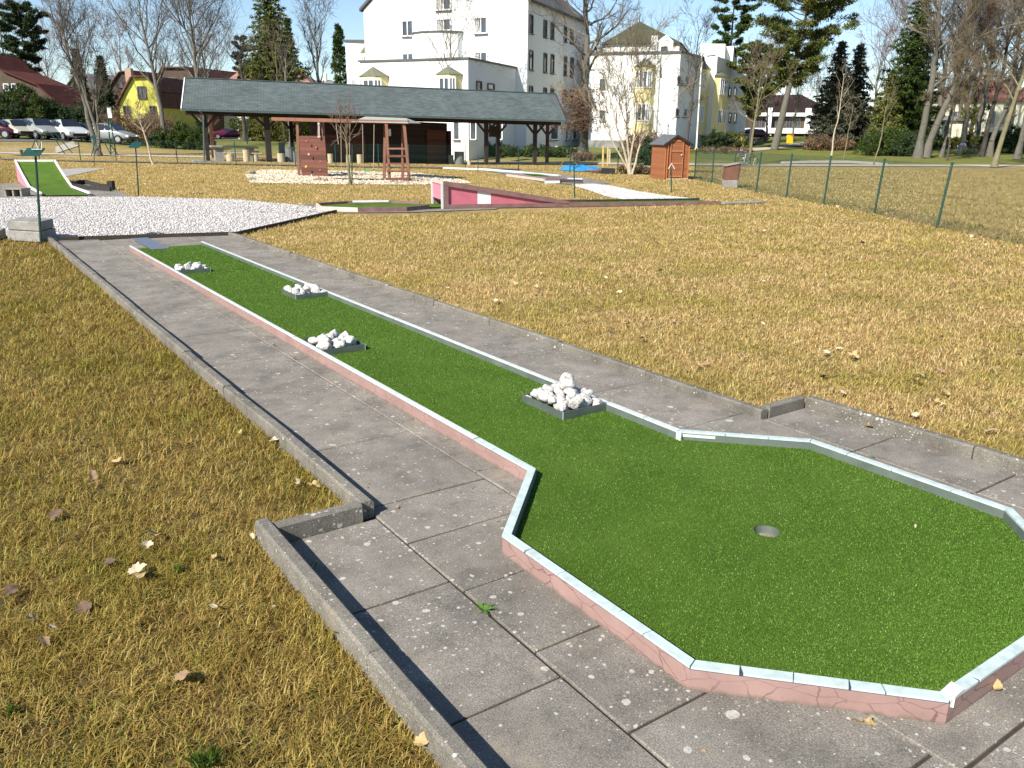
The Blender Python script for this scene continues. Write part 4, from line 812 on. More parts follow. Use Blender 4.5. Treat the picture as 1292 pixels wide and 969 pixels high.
fpts = [G(*p) for p in fp]; d0 = (fpts[0]-fpts[2])/2; fpts = [fpts[0]+d0*2, fpts[0]+d0]+fpts
fence('green chain link fence running along the right side of the golf lawn', fpts, 1.20, [.0, .0]+[.10, .07, .05, .04, .05, .03, .0, .0], pitch=.06)
bp_ = [(876, 226), (779, 218.3), (719, 216.5), (654, 214.3), (587, 212.6), (516, 211.6), (478, 211), (424, 210), (373, 209), (298, 207.6), (224, 206.3), (147, 204.4), (102, 203.4), (50, 202.4), (0, 201.4), (-50, 200.4)]
fence('low green fence in front of the pavilion, far side of the golf lawn', [hit(*p) for p in bp_], 1.15, None, .14, .0014, .026)

# ------------------------------------------------------------------ playground swing set
def playset():
    D = 30.2; base = hit(445, 226); t = thing('swing_set', 'wooden playground frame with climbing wall, ladder, canopy and swings', 'playground set', base)
    LB, RB = P(380.5, 223.6, 31.2), P(414, 225, 30.6); LT, RT_ = P(377, 171.5, 31.2), P(409.5, 171.5, 30.6); gz = lambda p: np.array([p[0], p[1], float(terr(p[0], p[1]))])
    ex = fw_h*.05; MB().extrude([LB, RB, RT_, LT], ex).build('climbing_panel', 'playset_wood', t)
    gg = random.Random(3)
    for (x, y, mt) in [(387.5, 178.5, 'hold_red'), (399.5, 186.5, 'hold_red'), (390, 195, 'hold_grey'), (405, 204, 'hold_red'), (386.5, 210.5, 'hold_yellow'), (404.5, 215, 'hold_red'), (393.5, 221.5, 'hold_grey')]:
        MB().ball(P(x, y, 30.75), .06, 8, 5, (1, .7, .8)).build('hand_hold', mt, t, smooth=True)
    hb = P(376, 150, 31.3)[2]
    for (x0, y0, x1, y1, d) in [(377.5, 224, 375, 151, 31.4), (411, 225, 407, 152, 30.8), (401, 222, 402.5, 152, 32.6), (484.8, 225, 486, 156, 29.6), (491.5, 228.5, 487.5, 156, 28.7), (516.5, 228.5, 510, 156, 28.3), (508, 225, 508.5, 156, 29.4)]:
        MB().beam(P(x0, y0, d), P(x1, y1, d), .10, .10, upv=fw_h).build('leg', 'playset_beam', t)
    MB().beam(P(343.5, 150, 31.9), P(515, 154.5, 28.3), .09, .13).build('top_beam', 'playset_beam', t)
    MB().beam(P(343.5, 150.5, 31.9), P(395, 151, 31.2), .05, .07).build('top_beam', 'playset_beam', t)
    for i, y in enumerate((187.5, 197, 206.5, 216)): MB().beam(P(488.5, y, 28.6), P(514.5, y, 28.3), .045, .06).build('rung', 'playset_beam' if i == 0 else 'playset_wood', t)
    MB().beam(P(491, 226.5, 28.5), P(517, 226.5, 28.2), .06, .12).build('sill', 'playset_wood', t); MB().beam(P(490, 197, 29.6), P(511, 197, 29.3), .05, .08).build('rung', 'playset_wood', t); MB().beam(P(486, 226, 29.6), P(491, 228, 28.6), .05, .12).build('sill', 'playset_wood', t)
    # canopy: shallow gabled sheet
    A, B, C_, Dd = P(444, 153.3, 29.6), P(515, 155, 28.0), P(531, 155.5, 29.6), P(462, 153.5, 31.4); r1, r2 = P(461, 147, 30.3), P(513, 149, 29.2)
    m = MB(); m.add([A, B, r2, r1], [(0, 1, 2, 3)]); m.add([r1, r2, C_, Dd], [(0, 1, 2, 3)]); m.add([B, C_, r2], [(0, 1, 2)]); m.add([A, r1, Dd], [(0, 1, 2)]); o = m.build('canopy', 'canopy_grey', t); s = o.modifiers.new('s', 'SOLIDIFY'); s.thickness = .02
    def swing(x0, x1, ytop, ybot, d, mt, seat):
        for x in (x0, x1): MB().tube([P(x, ytop, d), P(x+(.8 if x == x0 else -.8), ybot, d)], .012, 5).build('rope', 'rope', t)
        a, b = P(x0+.5, ybot, d), P(x1-.5, ybot, d); m = MB(); n = 8; pp = [a+(b-a)*i/n-up*.07*math.sin(PI*i/n) for i in range(n+1)]
        for i in range(n): m.beam(pp[i], pp[i+1], .14, .03)
        m.build('seat', mt, t)
    swing(430, 441.5, 156, 217, 29.4, 'plastic_black', 0); swing(457.5, 472, 157, 213.5, 28.9, 'swing_green', 0)
    MB().tube([P(424, 157, 29.6), P(427, 182, 29.6)], .014, 5).build('climbing_rope', 'rope', t); MB().ball(P(402.5, 156.5, 30.6), .06, 8, 5).ball(P(403, 173, 30.6), .06, 8, 5, (1.2, 1, .8)).tube([P(402.5, 156, 30.6), P(403, 173, 30.6)], .03, 6).build('rope_ladder', 'hold_grey', t)
playset()
# dark rubber mats below the swings
for (x, y, w) in [(454, 227, 2.0)]:
    p = hit(x, y); tag(MB().obox(p+up*.03, rt_h*w*.5, fw_h*.25, up*.012).build('rubber_mat', 'plastic_black', bevel=.004), 'dark rubber mat on the gravel under the swings', 'mat')
for i, (x, y, s, lb) in enumerate([(317, 220, .16, 'grey boulder at the left corner of the playground gravel'), (318, 228, .12, 'dark broken stone below the corner boulder of the playground'), (400, 227.5, .13, 'reddish rough stone under the climbing wall, left one'), (411, 228.5, .11, 'reddish rough stone under the climbing wall, middle one'), (420, 228, .09, 'reddish rough stone under the climbing wall, right one')]):
    p = hit(x, y); o = bpy.data.objects.new('boulder', SM[i].copy()); o.data.materials.clear(); o.data.materials.append(MATS['stone_furniture' if i < 2 else 'chimney_brick']); col.objects.link(o); o.location = tuple(p+up*s*.5); o.scale = (s*1.4, s, s*.8); tag(o, lb, 'rock')

# ------------------------------------------------------------------ pavilion
def pavilion():
    F1, F2 = P(262, 203, 45), P(690, 211, 54); back = np.array([-(F2-F1)[1], (F2-F1)[0], 0]); back /= np.linalg.norm(back)
    if np.dot(back, fw_h) < 0: back = -back
    al = (F2-F1)/np.linalg.norm(F2-F1); zf = lambda p: F1[2]+(F2[2]-F1[2])*np.dot(p-F1, al)/np.linalg.norm(F2-F1)
    fl = lambda px, off, y=205: (lambda p: np.array([p[0], p[1], zf(p)]))(onplane(px, y, F1+back*off, F2+back*off))
    t = thing('pavilion', 'long open timber pavilion with grey shingle roof, dark posts and closed brown room', 'pavilion', (F1+F2)/2)
    q = [F1-al*.8-back*.5, F2+al*.6-back*.5, F2+al*.6+back*5.2, F1-al*.8+back*5.2]; m = MB(); m.add([p+up*0 for p in q]+[p-up*.5 for p in q], [(0, 1, 2, 3), (4, 5, 1, 0), (5, 6, 2, 1), (6, 7, 3, 2), (7, 4, 0, 3)]); m.build('floor', 'old_concrete', t)
    EL, ER = P(228.5, 137, 44.3), P(715, 152, 53.6); RL, RR = P(233, 98, 46.9), P(701, 118.5, 56.0)
    BL, BR = 2*RL-EL, 2*RR-ER; BL[2], BR[2] = EL[2], ER[2]
    lng = np.linalg.norm(ER-EL); sl_ = np.linalg.norm(RL-EL)
    o = MB().quad(EL, ER, RR, RL, uv=[(0, 0), (lng, 0), (lng, sl_), (0, sl_)]).quad(BR, BL, RL, RR, uv=[(0, 0), (lng, 0), (lng, sl_), (0, sl_)]).build('roof', 'pavilion_shingle', t); s = o.modifiers.new('s', 'SOLIDIFY'); s.thickness = .07; s.offset = -1
    m = MB(); m.beam(EL-up*.06, ER-up*.06, .12, .10); m.tube([fl(258, -.2)+up*.0, P(256.5, 145, 44.6), P(252, 140, 44.4)], .05, 6); m.build('gutter', 'gutter', o)
    for a, b in ((EL, RL), (BL, RL), (ER, RR), (BR, RR)): MB().beam(a-up*.05, b-up*.05, .05, .16).build('verge_board', 'frame_white' if a is EL else 'post_wood', o)
    MB().beam(RL+up*.02, RR+up*.02, .16, .05).build('ridge_cap', 'gutter', o)
    eh = lambda px, off: onplane(px, 150, F1+back*off, F2+back*off)
    topz = lambda p: EL[2]+(ER[2]-EL[2])*np.dot(p-EL, al)/lng-.22
    for (px, off, w, mt) in [(263, .25, .2, 'post_wood'), (340, .25, .30, 'post_wood'), (613.5, .25, .22, 'post_wood'), (674.5, .25, .22, 'post_wood'), (270, 4.4, .2, 'post_red'), (370, 4.4, .2, 'post_wood'), (628, 4.4, .24, 'post_red'), (690, 4.4, .2, 'post_red')]:
        p = fl(px, off); q = np.array([p[0], p[1], topz(p)]); pr = MB().beam(p, q, w, w, upv=al).build('post', mt, t)
        m = MB(); hb_ = .75
        for s_ in (-1, 1): m.beam(q-up*hb_, q+al*s_*hb_*.9-up*.05, .12, .12)
        m.build('brace', mt, pr)
    for off in (.25, 4.4):
        a, b = fl(240, off), fl(706, off); MB().beam(np.array([a[0], a[1], topz(a)+.08]), np.array([b[0], b[1], topz(b)+.08]), .16, .2).build('wall_plate', 'post_wood', t)
    for px in (300, 380, 440, 500, 560, 645):
        a = fl(px, .25); b = a+back*4.2; MB().beam(np.array([a[0], a[1], topz(a)+.06]), np.array([b[0], b[1], topz(a)+.06]), .12, .18).build('tie_beam', 'post_wood', t)
    # closed room
    a, b = fl(405, 2.2), fl(564, 2.2); c, d = b+back*2.4, a+back*2.4; H_ = topz(a)-a[2]
    for p, q, nm in ((a, b, 'room_wall'), (b, c, 'room_wall'), (c, d, 'room_wall'), (d, a, 'room_wall')):
        dd = (q-p)/np.linalg.norm(q-p); nn = np.cross(dd, up); MB().obox((p+q)/2+up*H_/2, (q-p)/2, nn*.04, up*H_/2).build(nm, 'pavilion_boards', t)
    a, b = fl(539, 2.05), fl(563, 2.05); MB().obox((a+b)/2+up*1.1, (b-a)/2, back*.02, up*1.1).build('door', 'door_boards', t)
    a, b = fl(405, 2.05), fl(462, 2.05); MB().obox((a+b)/2+up*.85, (b-a)/2, back*.03, up*.85).build('screen_wall', 'door_boards', t)
    a, b = fl(565, .4), fl(545, .4); MB().obox(fl(566, 2.3)+up*1.1, al*.02, back*.5, up*1.1).build('door', 'door_boards', t)
    p = fl(624, 1.5); tag(MB().obox(p+up*2.25, al*.35, back*.2, up*.35).build('speaker_box', 'post_wood', t))
    # sign sheet on the room wall
    p = fl(492, 2.1); MB().obox(p+up*1.95, al*.13, back*.01, up*.22).build('notice_sheet', 'frame_white', t)
    return fl, al, back
fl, al, bk = pavilion()
def cyl(name, p, r, h, mat, label, cat, group=None, n=14, top=None):
    t = thing(name, label, cat, p, 0, group); MB().tube([p, p+up*h*.5, p+up*h], [r, r*1.02, r], n).build('trunk_section' if cat == 'stool' else 'drum', mat, t, smooth=False)
    if cat == 'stool': MB().tube([p+up*(h+.001), p+up*(h+.012)], r*.97, n).build('cut_face', 'log_cut', t)
    else: MB().tube([p+up*h, p+up*(h+.04)], r*1.08, n).build('rim', 'bin_grey', t)
    return t
for (px, off, r, h, lb) in [(417, -.25, .16, .55, 'log stool just right of the climbing wall'), (440, .1, .15, .5, 'log stool behind the young tree trunk'), (454, -.1, .17, .55, 'log stool left of the green swing'), (355, .2, .22, .5, 'wide log stool left of the grey bins'), (311.5, -.4, .19, .66, 'tallest log stool in front of the stone table'), (291, -.3, .22, .45, 'log stool under the left end of the bench plank'), (323, -.3, .15, .45, 'log stool under the right end of the bench plank'), (592, .3, .13, .3, 'small log stool right of the grey barrels')]:
    cyl('log_stool', fl(px, off), r, h, 'log_cut', lb, 'stool', 'log stools in and around the pavilion')
for (px, off, r, h, lb) in [(366, .6, .28, .85, 'tall grey bin standing left in the pavilion'), (357, 2.2, .2, 1.1, 'narrow dark bin farthest back left in the pavilion'), (579.5, .9, .33, .85, 'wide grey barrel right of the closed room'), (569, 1.2, .18, .6, 'small grey barrel beside the room door'), (374, .3, .16, .6, 'slim grey bin beside the climbing wall')]:
    cyl('waste_bin', fl(px, off), r, h, 'bin_grey', lb, 'bin', 'grey bins in the pavilion')
p = fl(297, 1.3); t = thing('stone_table', 'thick topped stone table standing left in the pavilion', 'table', p); MB().obox(p+up*.80, al*1.35, bk*.45, up*.05).build('table_top', 'stone_furniture', t, bevel=.01); MB().obox(p-al*.9+up*.375, al*.25, bk*.3, up*.375).build('leg', 'stone_furniture', t); MB().obox(p+al*.9+up*.375, al*.2, bk*.3, up*.375).build('leg', 'stone_furniture', t)
p = fl(307.5, -.3); t = thing('bench_plank', 'pale plank bench resting on log stools before the stone table', 'bench', p+up*.5); MB().obox(p+up*.492, al*1.05, bk*.16, up*.03).build('plank', 'log_cut', t)
p = fl(309, 3.8); t = thing('stone_bench', 'stone bench at the back left of the pavilion', 'bench', p); MB().obox(p+up*.5, al*.9, bk*.2, up*.05).build('seat', 'stone_furniture', t); MB().obox(p-al*.6+up*.225, al*.1, bk*.18, up*.225).build('leg', 'stone_furniture', t); MB().obox(p+al*.6+up*.225, al*.1, bk*.18, up*.225).build('leg', 'stone_furniture', t)

# ------------------------------------------------------------------ garden shed, cabinet, tarp, stakes
def shed():
    A = hit(837, 226.4); th = R(13); ax = rt_h*math.cos(th)+fw_h*math.sin(th); ay = -rt_h*math.sin(th)+fw_h*math.cos(th); B = onplane(867.5, 226, A, A+ax); B[2] = A[2]; L = np.linalg.norm((B-A)[:2]); dep = 1.35; t = thing('garden_shed', 'small orange wooden shed with grey felt roof standing at the fence corner', 'shed', (A+B)/2)
    zL = onplane(837, 181.5, A, B)[2]; zR = onplane(868, 181.0, A, B)[2]; pk = onplane(854, 171.5, A, B); s_ = np.dot(pk-A, ax); zP = pk[2]; z0 = A[2]
    q = lambda s, d, z: A+ax*s+ay*d+np.array([0, 0, z-z0])
    def wall(nm, poly, v): MB().extrude(poly, v).build(nm, 'shed_boards', t)
    wall('wall', [q(0, 0, z0), q(L, 0, z0), q(L, 0, zR), q(s_, 0, zP), q(0, 0, zL)], ay*.03); wall('wall', [q(0, dep, z0), q(L, dep, z0), q(L, dep, zR), q(s_, dep, zP), q(0, dep, zL)], ay*.03)
    wall('wall', [q(0, .032, z0), q(0, dep-.002, z0), q(0, dep-.002, zL), q(0, .032, zL)], ax*.03); wall('wall', [q(L, .032, z0), q(L, dep-.002, z0), q(L, dep-.002, zR), q(L, .032, zR)], -ax*.03)
    for (a, b) in (((-.10, zL-.05), (s_, zP+.02)), ((s_, zP+.02), (L+.10, zR-.05))):
        p0, p1 = q(a[0], -.08, a[1]), q(b[0], -.08, b[1]); MB().extrude([p0, p1, p1+up*.035, p0+up*.035], ay*(dep+.2)).build('roof', 'felt_grey', t)
        MB().extrude([p0-up*.07-ay*.01, p1-up*.07-ay*.01, p1+up*.03-ay*.01, p0+up*.03-ay*.01], -ay*.015).build('verge_board', 'post_wood', t)
    ds0, ds1 = np.dot(onplane(845.5, 200, A, B)-A, ax), np.dot(onplane(861, 200, A, B)-A, ax); dz = z0+1.55
    d = MB().extrude([q(ds0, -.02, z0+.08), q(ds1, -.02, z0+.08), q(ds1, -.02, dz), q(ds0, -.02, dz)], ay*.018).build('door', 'shed_boards', t)
    m = MB()
    for z in (.12, .62, 1.1, 1.5): m.beam(q(ds0, -.03, z0+z), q(ds1, -.03, z0+z), .02, .07)
    for s in (ds0, ds1, ds0-.12): m.beam(q(s, -.03, z0+.06), q(s, -.03, dz-.02), .02, .06, upv=ay)
    m.build('trim', 'shed_trim', d); MB().ball(q(ds1-.07, -.06, z0+.95), .03).build('handle', 'coping_white', d)
    m = MB()
    for s in (.02, L-.02): m.beam(q(s, -.012, z0), q(s, -.012, zL-.05), .03, .05, upv=ay)
    m.build('corner_trim', 'shed_trim', t); MB().beam(q(.1, -.12, z0+.02), q(L-.05, -.12, z0+.02), .1, .05).build('threshold', 'log_cut', t)
shed()
b = hit(923, 237.3); t = thing('brown_cabinet', 'low brown cabinet with slanted top on a concrete block behind the fence post', 'cabinet', b); w = .24
MB().obox(b+fw_h*.25+up*.13, rt_h*w*.95, fw_h*.2, up*.13).build('plinth', 'old_concrete', t, bevel=.01)
p = b+fw_h*.25; MB().extrude([p-rt_h*w+up*.27-fw_h*.2, p+rt_h*w+up*.27-fw_h*.2, p+rt_h*(w+.03)+up*.80-fw_h*.2, p-rt_h*(w-.03)+up*.70-fw_h*.2], fw_h*.4).build('body', 'cabinet_brown', t)
MB().extrude([p-rt_h*(w+.01)+up*.705-fw_h*.24, p+rt_h*(w+.07)+up*.815-fw_h*.24, p+rt_h*(w+.07)+up*.845-fw_h*.24, p-rt_h*(w+.01)+up*.735-fw_h*.24], fw_h*.5).build('lid', 'stone_furniture', t)
# tarp heap
A, B = hit(709, 215), hit(757, 216.5); t0 = (A+B)/2; n = 22; mj = 9; V = []; g = np.random.default_rng(2); L = np.linalg.norm(B-A); ax = (B-A)/L; ay = np.array([-ax[1], ax[0], 0])
for i in range(n+1):
    for j in range(mj+1):
        s, u = i/n, j/mj*2-1; e = max(0, math.sin(PI*s))**.28; w_ = .85*math.sin(PI*min(.98, s*.9+.06))**.7+.04; z = .30*e*(1-abs(u)**5)*(1-.25*s)+.025*math.sin(13*s+5*u)+.02*math.sin(23*s-7*u)+g.uniform(-.014, .014)
        if abs(u) > .95: z = .04
        V.append(A+ax*L*s+ay*w_*u+up*max(z, .03))
m = MB(); m.add(V, [(i*(mj+1)+j, (i+1)*(mj+1)+j, (i+1)*(mj+1)+j+1, i*(mj+1)+j+1) for i in range(n) for j in range(mj)]); o = m.build('tarpaulin', 'tarp_blue', None); tag(o, 'crumpled bright blue tarpaulin heap lying on the lawn before the buildings', 'tarpaulin'); s = o.modifiers.new('s', 'SOLIDIFY'); s.thickness = .01
A, B = hit(747, 217.5), hit(762, 218.6); tag(MB().beam(A+up*.10, B+up*.12, .8, .05).build('brown_board', 'lane_brown', None), 'brown board lying between the blue tarpaulin and the black box', 'board')
A, B = hit(760, 219.5), hit(776, 219.8); t = thing('black_crate', 'low black plastic crate at the right end of the blue tarpaulin', 'crate', (A+B)/2); c = (A+B)/2+fw_h*.3; ex = (B-A)/2
m = MB(); 
for sg in (-1, 1): m.obox(c+fw_h*.28*sg+up*.12, ex, fw_h*.02, up*.12); m.obox(c+ex*sg*.97+up*.12, ex*.03, fw_h*.26, up*.12)
m.build('side_wall', 'plastic_black', t); MB().obox(c+up*.235, ex*1.03, fw_h*.31, up*.012).build('lid', 'plastic_black', t)
# yellow timber stakes and trellis poles by the tarp
for px, py, ty, mt, lb in [(760.5, 209.5, 184.5, 'stake_wood', 'left yellow timber stake beyond the fence'), (766.5, 209, 186, 'stake_wood', 'middle yellow timber stake beyond the fence'), (769, 206, 188, 'bark_pale', 'right paler stake beyond the fence')]:
    b = hit(px, py); D = np.dot(b, fw_h)/K; tp = P(px+.5, ty, D); tag(MB().beam(b, tp, .11, .11, upv=fw_h).build('timber_stake', mt, None, bevel=.01), lb, 'stake')
b = hit(703, 214); D = np.dot(b, fw_h)/K; tag(MB().tube([b, P(717, 196, D)], .022, 6).tube([P(717.5, 196, D), P(731, 211, D)], .022, 6).build('leaning_poles', 'bark_olive', None), 'pair of thin poles leaning together above the blue tarpaulin', 'poles')
b = hit(702, 193.5); t = thing('white_marker', 'small white marker box on a stub in the grass bank right of the pavilion', 'marker', b); MB().obox(b+up*.45, rt_h*.1, fw_h*.08, up*.14).build('box', 'barrier_white', t); MB().tube([b, b+up*.32], .03, 6).build('stub', 'frame_dark', t)
# lamp post, teal mast and left swing frame
def pole(name, label, cat, pts, mats, rad=.05):
    b = pts[0]; t = thing(name, label, cat, b); return t
b = hit(877.5, 203); D = 60; b = foot(877.5, 59); t = thing('lamp_post', 'slim white pole with green lower half standing right of the orange shed', 'lamp post', b)
pm = P(878.5, 188, 59); tp = P(886, 64, 59); MB().tube([b, pm], .05, 8).build('lower_pole', 'pole_green', t); MB().tube([pm, tp], [.06, .04], 8).build('upper_pole', 'barrier_white', t); MB().ball(pm, .14, 10, 6).build('collar', 'stake_wood', t)
b = hit(141.5, 194); D = np.dot(b, fw_h)/K; t = thing('teal_mast', 'tall teal lattice mast with pale panel on the left beyond the lawn', 'mast', b); tp = P(135.5, 136, D)
MB().tube([b-rt_h*.08, tp-rt_h*.03], .045, 6).tube([b+rt_h*.25, P(139, 150, D)], .045, 6).build('leg', 'teal_paint', t); m = MB()
for i in range(6): m.beam(b-rt_h*.07+(tp-b)*i/6.5, b+rt_h*.22+(tp-b)*(i+.5)/6.5, .03)
m.build('lattice', 'teal_paint', t); p = P(138.3, 142, D-.1); MB().obox(p, rt_h*.12, fw_h*.03, up*.33).build('panel', 'lamp_glass', t)
# blue green climbing frames far left and lantern pole under the roof
for (px, py, w, h, lb) in [(60, 194.5, 1.6, 1.3, 'left teal playground frame at the far left beyond the lawn'), (128, 197, .9, 1.0, 'small teal playground frame at the foot of the leaning bare tree')]:
    b = hit(px, py); t = thing('play_frame', lb, 'play frame', b); m = MB()
    for sg in (-1, 1): m.tube([b+rt_h*(w*sg*.7), b+rt_h*(w*sg*.25)+up*h], .03, 5).tube([b+rt_h*(w*sg*.7)+fw_h, b+rt_h*(w*sg*.25)+up*h+fw_h*.5], .03, 5)
    m.build('leg', 'teal_paint', t); MB().tube([b-rt_h*w*.4+up*h, b+rt_h*w*.4+up*h], .03, 5).build('top_rail', 'teal_paint', t)
b = hit(28, 197); t = thing('seesaw', 'grey flat seesaw behind the jump ramp at the far left', 'seesaw', b); MB().beam(b+up*.42-rt_h*1.0, b+up*.38+rt_h*1.3, .5, .06).build('plank', 'stone_furniture', t); MB().beam(b, b+up*.4, .15).build('support', 'steel_grey', t)
b = foot(312, 70); t = thing('park_lantern', 'green park lantern seen through the left bay of the pavilion', 'lamp post', b); MB().tube([b, P(312, 150, 70)], .05, 6).build('pole', 'pole_green', t); MB().tube([P(312, 150, 70), P(312, 146, 70), P(312, 144, 70)], [.12, .28, .1], 8).build('lantern', 'lamp_glass', t)

# ------------------------------------------------------------------ people
def skin_obj(name, pts, edges, rad, mat, parent, sub=2):
    me = bpy.data.meshes.new(name); me.from_pydata([tuple(p) for p in pts], edges, []); o = bpy.data.objects.new(name, me); col.objects.link(o)
    md = o.modifiers.new('skin', 'SKIN'); md.use_smooth_shade = True
    for v, r in zip(me.skin_vertices[0].data, rad): v.radius = (r, r) if not hasattr(r, '__len__') else r
    me.skin_vertices[0].data[0].use_root = True; s = o.modifiers.new('sub', 'SUBSURF'); s.levels = s.render_levels = sub
    bpy.context.view_layer.update(); dg = bpy.context.evaluated_depsgraph_get(); nm = bpy.data.meshes.new_from_object(o.evaluated_get(dg)); o.modifiers.clear(); o.data = nm; nm.materials.clear(); nm.materials.append(MATS[mat]); o.parent = parent; return o
def person(label, loc, face, J, shirt, trousers, hair, s=1.0, belt=None):
    """J: joints in metres, x right, y forward, z up; face = heading of forward"""
    t = thing('person', label, 'person', loc, face); J = {k: np.array(v, float)*s for k, v in J.items()}
    V = []; Ed = []; Rd = []
    def a(p, r, par=None):
        V.append(p); Rd.append(r*s); 
        if par is not None: Ed.append((par, len(V)-1))
        return len(V)-1
    pe = a(J['pelvis'], .13); ch = a(J['chest'], .14, pe); nk = a(J['neck'], .055, ch); hd0 = a(J['neck']*.45+J['head']*.55, .075, nk); hd = a(J['head'], .095, hd0); tp = a(J['head']+(J['head']-J['neck'])*.42, .07, hd)
    Rd = [r if np.ndim(r) == 0 else r for r in Rd]
    for sd in 'lr':
        sh = a(J['sh'+sd], .055, ch); el = a(J['el'+sd], .042, sh); wr = a(J['wr'+sd], .028, el); d = J['wr'+sd]-J['el'+sd]; d = d/np.linalg.norm(d); pm = a(J['wr'+sd]+d*.07*s, .035, wr); side = np.cross(d, (0, 1, 0)); side = side/(np.linalg.norm(side)+1e-6)
        for k, (o_, l) in enumerate(((-.027, .075), (-.009, .088), (.009, .082), (.027, .062))):
            f1 = a(V[pm]+side*o_*s+d*.03*s, .010, pm); a(V[f1]+d*l*.8*s+np.array([0, .02, 0])*s, .008, f1)
        a(J['wr'+sd]+d*.05*s+np.array([0, .055, 0])*s, .010, pm)
        hp = a(J['hp'+sd], .085, pe); kn = a(J['kn'+sd], .058, hp); an = a(J['an'+sd], .038, kn); a(J['an'+sd]+np.array([0, .13, -.05])*s, .035, an)
    nose = a(J['head']+np.array([0, .098, -.01])*s, .016, hd)
    skin_obj('body', V, Ed, Rd, 'skin', t, 1)
    sv, se, sr = [J['pelvis']+[0, 0, .03], J['chest'], J['shl'], J['ell']*.4+J['wrl']*.6, J['shr'], J['elr']*.4+J['wrr']*.6, J['ell'], J['elr']], [(0, 1), (1, 2), (2, 6), (6, 3), (1, 4), (4, 7), (7, 5)], [.155, .165, .07, .045, .07, .045, .057, .057]
    skin_obj('shirt', sv, se, [r*s for r in sr], shirt, t, 1)
    tv, te, tr = [J['pelvis'], J['hpl'], J['knl'], J['anl'], J['hpr'], J['knr'], J['anr']], [(0, 1), (1, 2), (2, 3), (0, 4), (4, 5), (5, 6)], [.150, .105, .078, .062, .105, .078, .062]
    skin_obj('trousers', tv, te, [r*s for r in tr], trousers, t, 1)
    hd_ = J['head']; MB().ball(hd_+np.array([0, -.018, .035])*s, .108*s, 10, 6).build('hair', hair, t, local=True, smooth=True)
    for sd in 'lr': MB().ball(J['an'+sd]+np.array([0, .06, -.045])*s, .10*s, 8, 5, (.5, 1.2, .4)).build('shoe', 'shoe', t, local=True, smooth=True)
    m = MB()
    for e in (-1, 1): m.ball(hd_+np.array([e*.035, .088, .012])*s, .010*s, 6, 4)
    m.build('eyes', 'plastic_black', t, local=True)
    if belt: MB().tube([J['pelvis']+np.array([0, 0, .02])*s, J['pelvis']+np.array([0, 0, .16])*s], [.165*s, .17*s], 12).build('waist_bag', belt, t, local=True)
    return t
ST = dict(pelvis=(0, 0, .93), chest=(0, 0, 1.30), neck=(0, .0, 1.46), head=(0, .02, 1.60), shl=(-.18, 0, 1.38), shr=(.18, 0, 1.38), ell=(-.23, .03, 1.12), elr=(.24, .05, 1.12), wrl=(-.20, .16, .93), wrr=(.18, .20, .98), hpl=(-.09, 0, .86), hpr=(.09, 0, .86), knl=(-.11, .08, .48), knr=(.11, -.02, .48), anl=(-.10, .06, .08), anr=(.14, -.12, .08))
hd_right = math.atan2(rt_h[1], rt_h[0])-PI/2
b = foot(602, 62.5); Dp = 62.5; person('person walking beside the pavilion in white top and pale jeans with dark waist bag', b, hd_right+PI-.5, ST, 'cloth_white', 'cloth_jeans', 'hair_dark', height(600, 175.8, Dp, b)/1.74, 'cloth_navy')
BD = dict(pelvis=(0, -.20, .88), chest=(0, .18, 1.12), neck=(0, .32, 1.17), head=(0, .46, 1.19), shl=(-.18, .22, 1.12), shr=(.18, .22, 1.12), ell=(-.22, .34, .90), elr=(.22, .34, .90), wrl=(-.18, .50, .74), wrr=(.18, .50, .74), hpl=(-.09, -.18, .82), hpr=(.09, -.18, .82), knl=(-.12, 0, .46), knr=(.12, -.14, .46), anl=(-.11, -.12, .08), anr=(.12, -.30, .08))
b = foot(937.5, 58.5); person('person in mauve top bending forward beside the thin olive tree, holding a bicycle', b, hd_right+PI, BD, 'cloth_mauve', 'cloth_white', 'hair_dark', .95)
b2 = foot(1211, 76.5); person('person in white top bending over beside parked bicycles far right', b2, hd_right+.3, BD, 'cloth_white', 'cloth_jeans', 'hair_dark', .98)
def bicycle(label, loc, rz, mat, group=None):
    t = thing('bicycle', label, 'bicycle', loc, rz, group)
    for x in (-.52, .52):
        c = np.array([x, 0, .34]); w = MB().tube([c+.33*np.array([math.cos(a), 0, math.sin(a)]) for a in np.linspace(0, 2*PI, 25)], .022, 6, False).build('wheel', 'tyre', t, local=True); m = MB()
        for a in np.linspace(0, PI, 7)[:-1]: m.tube([c-.32*np.array([math.cos(a), 0, math.sin(a)]), c+.32*np.array([math.cos(a), 0, math.sin(a)])], .004, 4)
        m.build('spokes', 'rim_alloy', w, local=True)
    A = np.array; m = MB()
    for a, b in (((-.52, 0, .34), (-.05, 0, .30)), ((-.52, 0, .34), (-.16, 0, .80)), ((-.05, 0, .30), (-.18, 0, .86)), ((-.05, 0, .30), (.36, 0, .78)), ((-.16, 0, .78), (.36, 0, .84)), ((.35, 0, .92), (.52, 0, .34))): m.tube([A(a), A(b)], .020, 6)
    m.build('frame', mat, t, local=True); MB().ball((-.20, 0, .90), .10, 8, 5, (1.3, .7, .4)).build('saddle', 'plastic_black', t, local=True); MB().tube([A((.36, -.27, 1.02)), A((.34, 0, .98)), A((.36, .27, 1.02))], .016, 6).build('handlebar', 'plastic_black', t, local=True); MB().tube([A((-.05, -.12, .22)), A((-.05, -.06, .30)), A((-.05, .06, .30)), A((-.05, .12, .38))], .014, 5).build('pedals', 'plastic_black', t, local=True); return t
az = math.atan2(rt_h[1], rt_h[0])
bicycle('bicycle held by the bending person beside the olive tree', foot(943, 58.2), az+.25, 'paint_navy')
